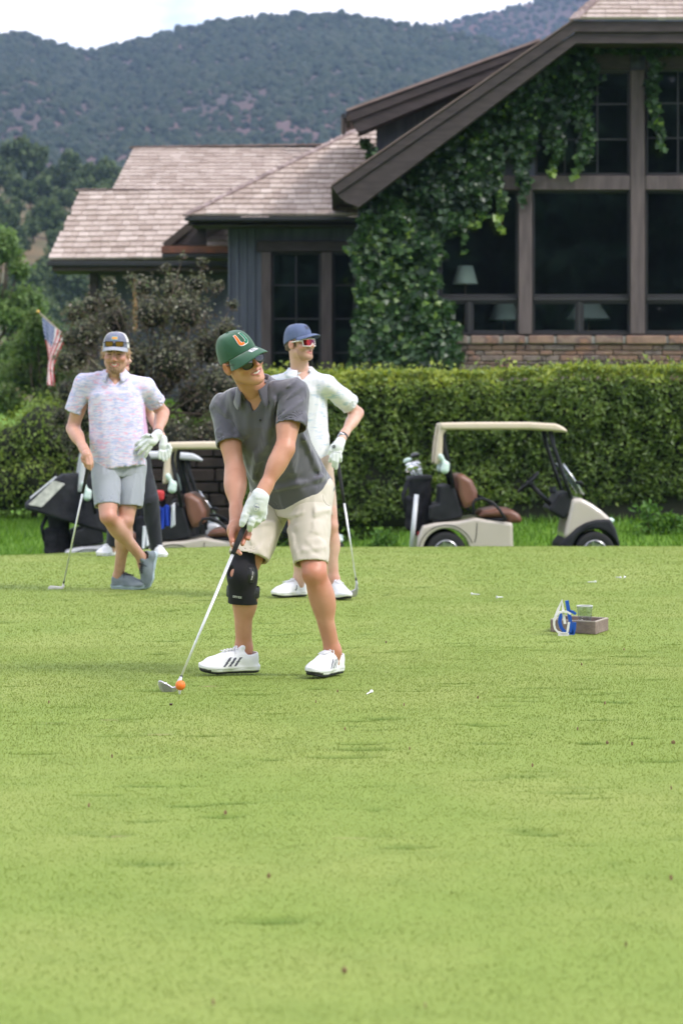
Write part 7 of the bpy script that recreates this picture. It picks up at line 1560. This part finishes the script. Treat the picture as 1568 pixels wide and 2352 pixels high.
hv, hf, hid = head_parts(G3, M3h, SKIN3, N3 - V(0, 0, .01), .063, 0.0, 0, .98, eyes=False, hair=M_HAIRB); Mi = np.linalg.inv(M3h); lc = xf(Mi, hv)[hf].mean(1)
hid = np.where((hid == 0) & (lc[:, 2] < -.042) & (lc[:, 1] > .02) & (lc[:, 2] > -.12) & ~((np.abs(lc[:, 0]) < .014) & (lc[:, 2] > -.046)), 2, hid)
B = Field().add(d_loft(C3, N3, S3R - S3L, [(-.1, .155, .11, 0), (.2, .15, .11, 0), (.5, .155, .11, 0), (.78, .165, .108, 0), (.92, .125, .085, 0), (1, .06, .056, 0)])).cone(N3 - V(0, 0, .02), S3R, .043, .05, .03).cone(N3 - V(0, 0, .02), S3L, .043, .05, .03)
skin_limbs(B, [(S3L, E3L, W3L, (.05, .044, .045, .028)), (S3R, E3R, W3R, (.05, .044, .045, .028))], [(H3R, K3R, A3R, (.085, .055, .058, .036), V(.1, 1, 0)), (H3L, K3L, A3L, (.085, .055, .058, .036), V(0, 1, 0))])
B.ell(W3R + V(.02, -.02, -.05), (.03, .03, .05), None, .02)
bv, bf = B.mesh(.009); V_, F_ = join_meshes([(hv, hf), (bv, bf)]); flush(obj('body', V_, F_, [SKIN3, M_LIP, M_STUB, M_HAIRB], G3, np.concatenate([hid, np.zeros(len(bf), int)])), [(E3L, .06, .6), (K3L, .1, .5), (A3L, .1, .5), (xf(M3h, (.05, .06, -.03)), .035, .5), (xf(M3h, (.083, -.01, 0)), .03, .8), (xf(M3h, (0, .11, -.03)), .02, .5)])
PRINT3 = wave_cloth('white_teal_print', (0.76, 0.76, 0.80), [((0.38, 0.52, 0.66), .56, .70), ((0.55, 0.60, 0.76), .58, .72)], 14, 46); SH3 = cloth('sand_shorts', (0.52, 0.39, 0.31), (0.58, 0.45, 0.36), 3)
rt3 = S3R - S3L
sh3, so3 = dress(G3, C3, N3, rt3, PRINT3, SH3, [(-.12, .178, .135, .006), (0, .176, .135, .006), (.3, .172, .128, .004), (.55, .174, .124, 0), (.78, .176, .116, 0), (.92, .132, .092, 0), (1, .068, .062, 0)],
     [(S3R, P(610, 945, Y3 + .17), .064, .068), (S3L, P(805, 930, Y3 + .08), .064, .070)], unit(V(0, 0, -1)), [(H3R, P(681, 1180, Y3 + .06), .098, .082), (H3L, P(748, 1186, Y3 - .03), .098, .080)], None, 21, .009, .074, V(.25, -1, 0), -.08, neck=((668, 830), (672, 852), (694, 872), (714, 858), (720, 830)), ch=.030)
Field_u = Field().cone(N3 + V(.01, -.045, -.070), N3 + V(0, -.02, -.030), .035, .052, .01); fobj('undershirt', Field_u, .006, cloth('white_undershirt', (0.78, 0.78, 0.79)), G3)
W = Field(); yg = Y3 - .16; W.cone(zw(965, 1830, yg + .04), zw(930, 1900, yg), .034, .038, .01).ell(zw(910, 1950, yg - .005), (.040, .030, .048), None, .02)
for a in ([(860, 1980, 0), (835, 2060, -.01), (815, 2110, .005)], [(880, 2010, -.015), (868, 2100, -.022), (862, 2180, -.005)], [(915, 2010, -.018), (912, 2120, -.022), (905, 2210, -.008)], [(950, 1990, -.012), (960, 2060, -.014), (962, 2110, 0)], [(850, 1900, 0), (825, 1960, -.005), (812, 2010, 0)]): finger(W, [zw(x, y, yg - .012 + d) for x, y, d in a], [.0155, .0145, .0125], .003)
gl3 = fobj('golf_glove', W, .0045, GLOVE, G3); gb3 = bvh_of(gl3)
raster('glove_mark', lambda x, z: np.where(np.abs(np.hypot(x, z) - .009) < .0022, 0, np.where((np.abs(x) < .003) & (np.abs(z) < .005), 0, -1)), -.013, .013, -.013, .013, .0018, lay_on(gb3, zw(868, 1905, yg - .1), V(1, 0, 0), V(0, 0, 1), V(0, -1, 0), .002), [M_BLK], gl3)
raster('glove_seam', lambda x, z: np.where((np.abs(z) < .0015) & (np.abs(x) < .034), 0, -1), -.036, .036, -.003, .003, .0018, lay_on(gb3, zw(900, 1985, yg - .1), V(1, 0, -.1), V(.1, 0, 1), V(0, -1, 0), .002), [M_BLK], gl3)
wc = W3L + (E3L - W3L) * .05; wo = MB().lathe([(.031, -.012), (.034, -.010), (.034, .010), (.031, .012)], wc, E3L - W3L, 20).build('watch', M_WATCH, G3, True)
Fw = Field().add(d_box((0, 0, 0), (.019, .006, .022), .006)); fobj('watch_face', Fw, .0035, mat('silver_watch', (0.45, 0.46, 0.52), .25, metal=.6), wo, frame(wc + V(-.012, -.033, .006), unit(V(.8, .1, -.5)), V(0, -1, 0), unit(V(.5, 0, .8))))
M_BDG = mat('black_shoe_mark', (0.02, 0.022, 0.028), .5)
for hl_, fd in (((A3R[0] + .045, Y3 + .19, .004), V(-.78, -.62, 0)), ((A3L[0] - .025, Y3 + .07, .004), V(.42, -.91, 0))):
    so_, M_ = make_shoe(G3, hl_, fd, V(0, 0, 1), 1.0, SHW, SOLW, OUTB, laces=SHW); bb = bvh_of(so_); sd_ = M_[:3, 0] * (1 if M_[1, 0] < 0 else -1); o_ = xf(M_, (0, .115, .062)) + sd_ * .05
    raster('shoe_mark', lambda x, z: np.where((np.abs(x - .3 * z) < .004) & (np.abs(z) < .016) | (np.abs(z + .009 - .4 * x) < .003) & (x > -.016) & (x < .004), 0, -1), -.02, .02, -.02, .02, .002, lay_on(bb, o_, np.cross((0, 0, 1), sd_), V(0, 0, 1), sd_, .002), [M_BDG], so_)
CAPN = cloth('slate_blue_cap', (0.095, 0.125, 0.23), (0.115, 0.15, 0.265), 20, .4, 400); cfg3 = dict(rx=.0865, ry=.107, y0=-.013, zt=.139, zf=.050, zb=-.002, e=.60, bl=.072, drop=.010, curve=.026, bw=.084); cap3 = make_cap(G3, M3h, cfg3, CAPN)
def on_dome3(off):
    def f(x, z): p = dome(math.pi / 2 - x / .1, np.clip(z / .125, 0, 1), cfg3); nn = p - V(0, cfg3['y0'], .05); nn /= np.linalg.norm(nn, axis=1)[:, None]; return xf(M3h, p + nn * off)
    return f
M_NAVY = mat('navy_patch', (0.05, 0.065, 0.13), .7); M_SWO = mat('dark_tick', (0.02, 0.024, 0.04), .6)
def tick(x, z):
    x, z = -x, z - .052; patch = (np.abs(x) < .026) & (np.abs(z) < .016); u = (x + .020) / .040; cv = -.004 + .016 * u ** 1.6; cvl = -.006 + .0 * u + .014 * np.clip(u, 0, 1) ** 2.4 - .006 * np.sin(np.clip(u, 0, 1) * math.pi) ; t = (u > 0) & (u < 1) & (z < cv) & (z > cvl) ; return np.where(patch, np.where(t, 1, 0), -1)
raster('cap_patch', tick, -.03, .03, .03, .074, .0014, on_dome3(.0018), [M_NAVY, M_SWO], cap3)
M_REDL = mat('red_mirror_lens', (0.42, 0.03, 0.02), .1, metal=.75, col2=(0.16, 0.02, 0.05), nscale=14); M_WFR = mat('white_glasses_frame', (0.74, 0.72, 0.68), .35)
U, Wz = np.meshgrid(np.linspace(-.066, .066, 41), np.linspace(0, 1, 9), indexing='ij'); low = -.030 + .020 * np.exp(-(U / .012) ** 2) + .006 * (np.abs(U) / .066) ** 3; hi_ = np.full_like(U, .020); pz = low + (hi_ - low) * Wz
lv = np.stack([U, .112 - 7.0 * U ** 2 - .0 * Wz, pz], -1); glo = MB(); ed = [lv[i, 0] for i in range(41)] + [lv[40, j] for j in range(9)] + [lv[40 - i, 8] for i in range(41)] + [lv[0, 8 - j] for j in range(9)]
glo.tube(ed, .0032, 6)
for s in (-1, 1): glo.tube([V(s * .066, .082, .010), V(s * .080, .055, .014), V(s * .084, 0, .012), V(s * .083, -.02, .004)], [.005, .005, .004, .003], 6)
glo = glo.build('sunglasses', M_WFR, G3, True, M3h); obj('lens', xf(M3h, lv.reshape(-1, 3)), grid_faces(41, 9), M_REDL, glo)
def iron3(F, nk, d): return F.add(d_prism([tuple(P(a, b, nk[1])[[0, 2]]) for a, b in ((817, 1338), (821, 1338), (822.5, 1352), (821, 1364), (816, 1371.5), (806, 1371.5), (800, 1366), (799, 1360), (806, 1357), (815, 1353))], nk[1] - .008, nk[1] + .012, .004), .005).cone(nk - d * .01, nk + d * .01, .007, .007, .005)
club('iron held upright by the man in the white polo', zw(925, 2110, yg - .01), P(818.5, 1338, 15.98), .27, iron3)

# ---- fourth man, mostly hidden behind the bearded man
G4 = thing('person', 'man in pink shirt and black trousers mostly hidden behind the bearded man', 'person'); Y4 = 21.6
C4, N4 = P(300, 1045, Y4), P(286, 878, Y4); S4R, S4L = P(250, 888, Y4 + .1), P(328, 888, Y4 - .1); E4L, W4L = P(346, 950, Y4 + .08), P(376, 1010, Y4 - .1); E4R, W4R = P(235, 960, Y4 + .1), P(246, 1030, Y4)
H4R, H4L = P(282, 1058, Y4 + .05), P(320, 1058, Y4 - .05); K4R, K4L = P(272, 1160, Y4 + .1), P(345, 1160, Y4 - .12); A4R, A4L = P(258, 1250, Y4 + .2), P(360, 1248, Y4 - .02)
M4h = head_at(face_frame(62, 0, 0), 1.0, [((0, .118, -.03), 303, 830), ((0, -.01, .12), 272, 792)], Y4); hv, hf, hid = head_parts(G4, M4h, SKIN3, N4, .056, 0.0, 0, 1.0, eyes=True, hair=M_HAIRB)
B = Field().add(d_loft(C4, N4, S4R - S4L, [(-.1, .155, .11, 0), (.4, .155, .11, 0), (.8, .165, .108, 0), (.92, .125, .085, 0), (1, .06, .056, 0)])).cone(N4 - V(0, 0, .02), S4R, .043, .05, .03).cone(N4 - V(0, 0, .02), S4L, .043, .05, .03); skin_limbs(B, [(S4L, E4L, W4L, (.05, .044, .042, .028)), (S4R, E4R, W4R, (.05, .044, .042, .028))], [(H4R, K4R, A4R, (.085, .055, .058, .036), V(0, 1, 0)), (H4L, K4L, A4L, (.085, .055, .058, .036), V(0, 1, 0))])
bv, bf = B.mesh(.014); V_, F_ = join_meshes([(hv, hf), (bv, bf)]); obj('body', V_, F_, [SKIN3, M_LIP, M_STUB, M_HAIRB], G4, np.concatenate([hid, np.zeros(len(bf), int)]))
dress(G4, C4, N4, S4R - S4L, cloth('pink_polo', (0.58, 0.36, 0.56), (0.64, 0.42, 0.62), 3), cloth('black_trousers', (0.018, 0.020, 0.028), (0.028, 0.030, 0.038), 3), [(-.15, .178, .135, 0), (0, .176, .132, 0), (.5, .174, .124, 0), (.78, .176, .116, 0), (.92, .132, .092, 0), (1, .068, .062, 0)], [(S4R, P(240, 930, Y4 + .1), .064, .068), (S4L, P(338, 925, Y4), .062, .062)], V(0, 0, -1), [(H4R, A4R + V(0, 0, -.02), .10, .055), (H4L, K4L, .10, .082)], None, 31, .014, .066, V(1, -.5, 0), -.1, True)
q = Field().cone(K4L + V(0, 0, .05), A4L + V(0, 0, -.03), .080, .058, .02).warp(fold_warp(rnd_folds(5, 8, (K4L + A4L) / 2, V(.08, .08, .15), .008, .016, .5), .004, 8, .004)); fobj('trouser_leg', q, .009, MATS['black_trousers'], G4)
W = Field(); yg = Y4 - .12; W.cone(P(376, 1008, yg), P(376, 1022, yg), .032, .036, .01).ell(P(376, 1028, yg), (.04, .03, .045), None, .02)
for a in ([(368, 1036), (366, 1046), (368, 1053)], [(374, 1038), (374, 1050), (376, 1057)], [(381, 1038), (383, 1050), (383, 1056)], [(387, 1034), (389, 1044), (388, 1050)], [(388, 1022), (392, 1030), (391, 1038)]): finger(W, [P(x, y, yg - .02) for x, y in a], [.0165, .0155, .013], .003)
fobj('golf_glove', W, .006, GLOVE, G4)
for a, fd in ((A4R, V(-.5, -.86, 0)), (A4L, V(.35, -.93, 0))): make_shoe(G4, (a[0] - fd[0] * .06, a[1] + .09, -.006), fd, V(0, 0, 1), 1.0, SHW, SOLW, SOLW, laces=SHW)
# ================================================================== small things on the tee, flag, wall
# wooden tray with a clear cup and the two letter-shaped tee markers
def zb(x, y, Y): return P(1191.7 + .2 * x, 1317.1 + .2 * y, Y)
M_BOX = mat('weathered_box_board', (0.20, 0.145, 0.115), .8, col2=(0.27, 0.205, 0.17), nscale=5, stretch=(1, 6, 6), bump=.4, bscale=40); M_BOXE = mat('pale_box_edge', (0.42, 0.36, 0.30), .8)
Yb = CAM_H * FPX / (1457 - PY0)
A_, B_, D_ = zb(362, 680, Yb + .18), zb(880, 704, Yb), zb(1016, 668, Yb + .27); A_[2] = B_[2] = D_[2] = 0
u = unit((B_ - A_) * V(1, 1, 0)); w_ = unit((D_ - B_) * V(1, 1, 0)); Lu, Lw = np.linalg.norm(B_ - A_), np.linalg.norm(D_ - B_); hgt = .066
tr = thing('wooden_tray', 'shallow open brown wooden box standing on the tee', 'box', loc=A_)
z_ = V(0, 0, 1); th = .012
def wallb(p0, p1, h, name, t=th): q = MB().beam(V(*p0) + z_ * h / 2, V(*p1) + z_ * h / 2, t, h, (0, 0, 1), 0, .002); q.build(name, M_BOX, tr); MB().beam(V(*p0) + z_ * (h + .0025), V(*p1) + z_ * (h + .0025), t + .001, .005, (0, 0, 1)).build(name + '_edge', M_BOXE, tr)
o0 = V(0, 0, 0); wallb(o0, u * Lu, hgt, 'front_board'); wallb(u * (Lu - th / 2) + w_ * (th / 2 + .001), u * (Lu - th / 2) + w_ * (Lw - th / 2 - .001), hgt, 'side_board'); wallb(w_ * Lw, u * Lu + w_ * Lw, hgt, 'back_board'); wallb(u * th / 2 + w_ * (th / 2 + .001), u * th / 2 + w_ * (Lw - th / 2 - .001), hgt, 'side_board')
MB().add([u * .006 + w_ * .006 + z_ * .008, u * (Lu - .006) + w_ * .006 + z_ * .008, u * (Lu - .006) + w_ * (Lw - .006) + z_ * .008, u * .006 + w_ * (Lw - .006) + z_ * .008], [(0, 1, 2, 3)]).build('bottom_board', M_BOX, tr)
M_CUP = glassmat('clear_plastic_cup', (0.86, 0.89, 0.87), .08, 1.45); pc = A_ + u * Lu * .63 + w_ * Lw * .45; pc[2] = .012
zc = zb(680, 372, pc[1])[2] - .012; cup = thing('plastic_cup', 'clear plastic cup standing inside the wooden box', 'cup', loc=pc); rc = 92 * .2 * pc[1] / FPX
MB().lathe([(.001, 0), (rc * .68, 0), (rc * .70, .004), (rc * .92, zc * .8), (rc * .94, zc * .82), (rc * .97, zc), (rc * .955, zc), (rc * .925, zc * .82), (rc * .905, zc * .8), (rc * .685, .006), (.001, .004)], (0, 0, 0), n=36).build('cup_wall', M_CUP, cup, True)
MB().tube([V(rc * .97 * math.cos(a), rc * .97 * math.sin(a), zc) for a in np.linspace(0, 2 * math.pi, 37)], .0028, 6).build('cup_rim', mat('cup_rim_plastic', (0.66, 0.68, 0.66), .3), cup, True)
def marker(lab, m, base, strokes, w, th_, name='tee_marker'):
    R = thing(name, lab, 'tee marker', 'letter-shaped tee markers', loc=base)
    for nm, pts in strokes:
        q = MB(); P3 = [np.asarray(p) - base for p in pts]
        for i in range(len(P3) - 1): pass
        # flat ribbon of width w swept along the stroke
        n_ = len(P3); L = []; 
        for i, p in enumerate(P3):
            d = unit(P3[min(i + 1, n_ - 1)] - P3[max(i - 1, 0)]); s = unit(np.cross(d, (0, 1, 0))); ww = w * (1 if nm != 'letter_g' else .8)
            L += [p - s * ww / 2 + V(0, -th_ / 2, 0), p + s * ww / 2 + V(0, -th_ / 2, 0), p + s * ww / 2 + V(0, th_ / 2, 0), p - s * ww / 2 + V(0, th_ / 2, 0)]
        f = [(4 * i + k, 4 * i + (k + 1) % 4, 4 * (i + 1) + (k + 1) % 4, 4 * (i + 1) + k) for i in range(n_ - 1) for k in range(4)] + [(3, 2, 1, 0), (4 * n_ - 4, 4 * n_ - 3, 4 * n_ - 2, 4 * n_ - 1)]
        q.add(L, f).build(nm, m, R)
    return R
M_MW = mat('white_painted_metal', (0.74, 0.73, 0.71), .4); M_MB = mat('blue_painted_metal', (0.012, 0.085, 0.42), .4)
Ym = CAM_H * FPX / (1459 - PY0) - .02; bw_ = zb(505, 712, Ym); bw_[2] = 0
g_arc = [zb(590, 465, Ym), zb(550, 442, Ym), zb(505, 438, Ym), zb(460, 448, Ym), zb(420, 485, Ym), zb(400, 540, Ym), zb(398, 590, Ym), zb(410, 635, Ym), zb(440, 670, Ym), zb(490, 688, Ym), zb(548, 686, Ym), zb(556, 640, Ym), zb(570, 560, Ym)]
marker('white metal tee marker with letters A and G leaning on the box', M_MW, bw_, [('letter_a', [zb(400, 540, Ym + .01), zb(445, 420, Ym + .01), zb(490, 310, Ym + .01), zb(502, 430, Ym + .01), zb(524, 578, Ym + .01)]), ('letter_g', g_arc), ('foot_plate', [zb(446, 704, Ym), zb(568, 704, Ym)])], .0135, .020)
Yn = Ym + .07; bb_ = zb(610, 705, Yn); bb_[2] = 0; sx = 78
marker('blue metal tee marker behind the white one', M_MB, bb_, [('letter_a', [zb(545, 312, Yn), zb(565, 430, Yn), zb(585, 550, Yn), zb(600, 690, Yn)]), ('letter_g', [zb(648, 466, Yn), zb(610, 440, Yn), zb(578, 436, Yn)]), ('letter_g_curve', [zb(490, 455, Yn), zb(468, 510, Yn), zb(462, 560, Yn), zb(480, 620, Yn), zb(510, 660, Yn), zb(560, 690, Yn), zb(615, 695, Yn), zb(628, 630, Yn), zb(632, 560, Yn)])], .019, .020)
# broken tees, leaves, clods on the turf
def gpt(px, py, up=0.0): Y = CAM_H * FPX / (py - PY0); X = (px - PX0) * Y / FPX; return (X, Y, on_tee(X, Y) + up)
M_DARKT = mat('dark_tee_wood', (0.05, 0.012, 0.012), .5)
tee_peg('white tee lying behind the iron head', gpt(383, 1566.5, .006), (0, math.radians(88), .2), M_TEEP, 1.1)
tee_peg('dark red stub of a tee left of the ball', gpt(393, 1617, .010), (0, 0, 0), M_DARKT, 1.05)
tee_peg('broken white tee on the grass right of the golfer', gpt(853, 1592, .008), (0, math.radians(85), 1.2), M_TEEP, 1.2)
for k, (px, py) in enumerate(((1368, 1338), (1434, 1328), (1082, 1366), (1140, 1375), (1424, 1329))):
    tee_peg('white tee chip lying on the far grass right of the men', gpt(px, py, .009), (0, math.radians(88), k * 1.3), M_TEEP, 1.25, 'white tee chips on the far grass')
M_LF = mat('dry_leaf', (0.28, 0.18, 0.09), .8, col2=(0.16, 0.10, 0.05), nscale=20)
r6 = np.random.default_rng(66); lp = [(1334, 1527), (927, 1624), (775, 1592), (725, 1617), (1388, 1620), (1222, 1763), (1540, 1815), (617, 2018), (790, 2240), (490, 2312), (976, 2320), (1436, 2177), (1540, 2022), (1393, 1711), (1450, 1714), (792, 1680), (940, 1726), (1097, 1607), (113, 1618), (258, 1744), (518, 1868), (205, 1855), (886, 1478), (1325, 1680), (1545, 1710), (1432, 1493)]
for k, (px, py) in enumerate(lp):
    n = 7; a = np.linspace(0, 2 * math.pi, n + 1)[:-1]; sc = r6.uniform(.003, .0055); rr_ = sc * (1 + .4 * r6.normal(size=n)); v = np.stack([rr_ * np.cos(a), rr_ * .6 * np.sin(a), .006 + .004 * r6.random(n)], -1); v = np.concatenate([v, [(0, 0, .014)], v * V(1, 1, 0) * .8]); f = [(i, (i + 1) % n, n) for i in range(n)] + [(n + 1 + i, n + 1 + (i + 1) % n, (i + 1) % n, i) for i in range(n)]
    o = obj('dry_leaf', v, f, M_LF, None, None, False); o.location = Vector(gpt(px, py, .004)); o.rotation_euler = (0, 0, r6.uniform(0, 6)); tag(o, 'small brown dry leaf lying on the mown tee', 'leaf', 'dry leaves on the tee')
# flag on its slanting pole at the far left
Yf_ = 40.5; p_tip, p_low = P(88, 716, Yf_), P(250, 862, Yf_ + .6)
fl_r = thing('flag', 'limp American flag hanging from a slanting pole at the left', 'flag', loc=(p_low[0], p_low[1], 0.6))
FL = np.array(fl_r.location)
o = MB().tube([p_tip, p_low], .013, 8).build('pole', mat('flagpole_wood', (0.36, 0.30, 0.22), .6), fl_r, True); o.location = Vector(-FL)
o = MB().sphere(p_tip, (.03, .03, .03), 10, 8).build('finial', mat('gold_finial', (0.6, 0.38, 0.1), .35, metal=.8), fl_r, True); o.location = Vector(-FL)
def flag_mat():
    m = mat('flag_cloth', (0.7, 0.7, 0.7), .85); n, l = m.node_tree.nodes, m.node_tree.links
    uv = n.new('ShaderNodeAttribute'); uv.attribute_name = 'flag_uv'; sp = n.new('ShaderNodeSeparateXYZ'); l.new(uv.outputs['Vector'], sp.inputs[0])
    def math_(op, a, b=None):
        q = n.new('ShaderNodeMath'); q.operation = op
        for i, x in enumerate((a, b)):
            if x is None: continue
            if isinstance(x, (int, float)): q.inputs[i].default_value = x
            else: l.new(x, q.inputs[i])
        return q.outputs[0]
    st = math_('LESS_THAN', math_('FRACT', math_('MULTIPLY', sp.outputs[1], 6.5)), .5)
    can = math_('MULTIPLY', math_('LESS_THAN', sp.outputs[0], .4), math_('LESS_THAN', sp.outputs[1], 7 / 13))
    fx = math_('SUBTRACT', math_('FRACT', math_('MULTIPLY', sp.outputs[0], 15)), .5); fy = math_('SUBTRACT', math_('FRACT', math_('MULTIPLY', sp.outputs[1], 13)), .5); star = math_('LESS_THAN', math_('ADD', math_('MULTIPLY', fx, fx), math_('MULTIPLY', fy, fy)), .07)
    def mix(f, a, b):
        q = n.new('ShaderNodeMixRGB'); l.new(f, q.inputs[0])
        for i, x in ((1, a), (2, b)):
            if isinstance(x, tuple): q.inputs[i].default_value = (*x, 1)
            else: l.new(x, q.inputs[i])
        return q.outputs[0]
    c = mix(can, mix(st, (0.72, 0.68, 0.68), (0.50, 0.05, 0.07)), mix(star, (0.045, 0.075, 0.20), (0.62, 0.64, 0.68))); l.new(c, n['Principled BSDF'].inputs['Base Color']); return m
nu, nv = 60, 40; Uf, Vf = np.meshgrid(np.linspace(0, 1, nu), np.linspace(0, 1, nv), indexing='ij')
hx = 98 + 52 * Vf; hy = 728 + 44 * Vf                                  # hoist along the pole
drop = Uf ** 1.15; gx = 106 + 16 * Vf + 6 * np.sin(5 * Vf + 2 * Uf); fx_ = hx + (gx - hx) * sstep(0, .75, Uf); fy_ = hy + (150 - 35 * Vf) * drop
dep = .05 * np.sin(Vf * 13 + Uf * 3) * (.2 + Uf); Wf = np.stack([(fx_ - PX0) * Yf_ / FPX, Yf_ + .12 * Vf + dep - .02, CAM_H + (PY0 - fy_) * Yf_ / FPX], -1).reshape(-1, 3)
fo = obj('cloth', Wf - FL, grid_faces(nu, nv), flag_mat(), fl_r); fo.data.attributes.new('flag_uv', 'FLOAT_VECTOR', 'POINT').data.foreach_set('vector', np.stack([Uf, Vf, 0 * Uf], -1).astype(np.float32).ravel())
# rough stone retaining wall behind the middle carts, deep shade put into its colour
M_RSTONE = mat('shade_darkened_stone', (0.012, 0.009, 0.008), .95, col2=(0.030, 0.021, 0.016), nscale=3, bump=.6, bscale=12, bdist=.02)
rw = thing('retaining_wall', 'low stone retaining wall behind the middle cart, darkened as in deep shade', 'wall', loc=(-1.5, 35.0, -.6)); rwl = np.array(rw.location)
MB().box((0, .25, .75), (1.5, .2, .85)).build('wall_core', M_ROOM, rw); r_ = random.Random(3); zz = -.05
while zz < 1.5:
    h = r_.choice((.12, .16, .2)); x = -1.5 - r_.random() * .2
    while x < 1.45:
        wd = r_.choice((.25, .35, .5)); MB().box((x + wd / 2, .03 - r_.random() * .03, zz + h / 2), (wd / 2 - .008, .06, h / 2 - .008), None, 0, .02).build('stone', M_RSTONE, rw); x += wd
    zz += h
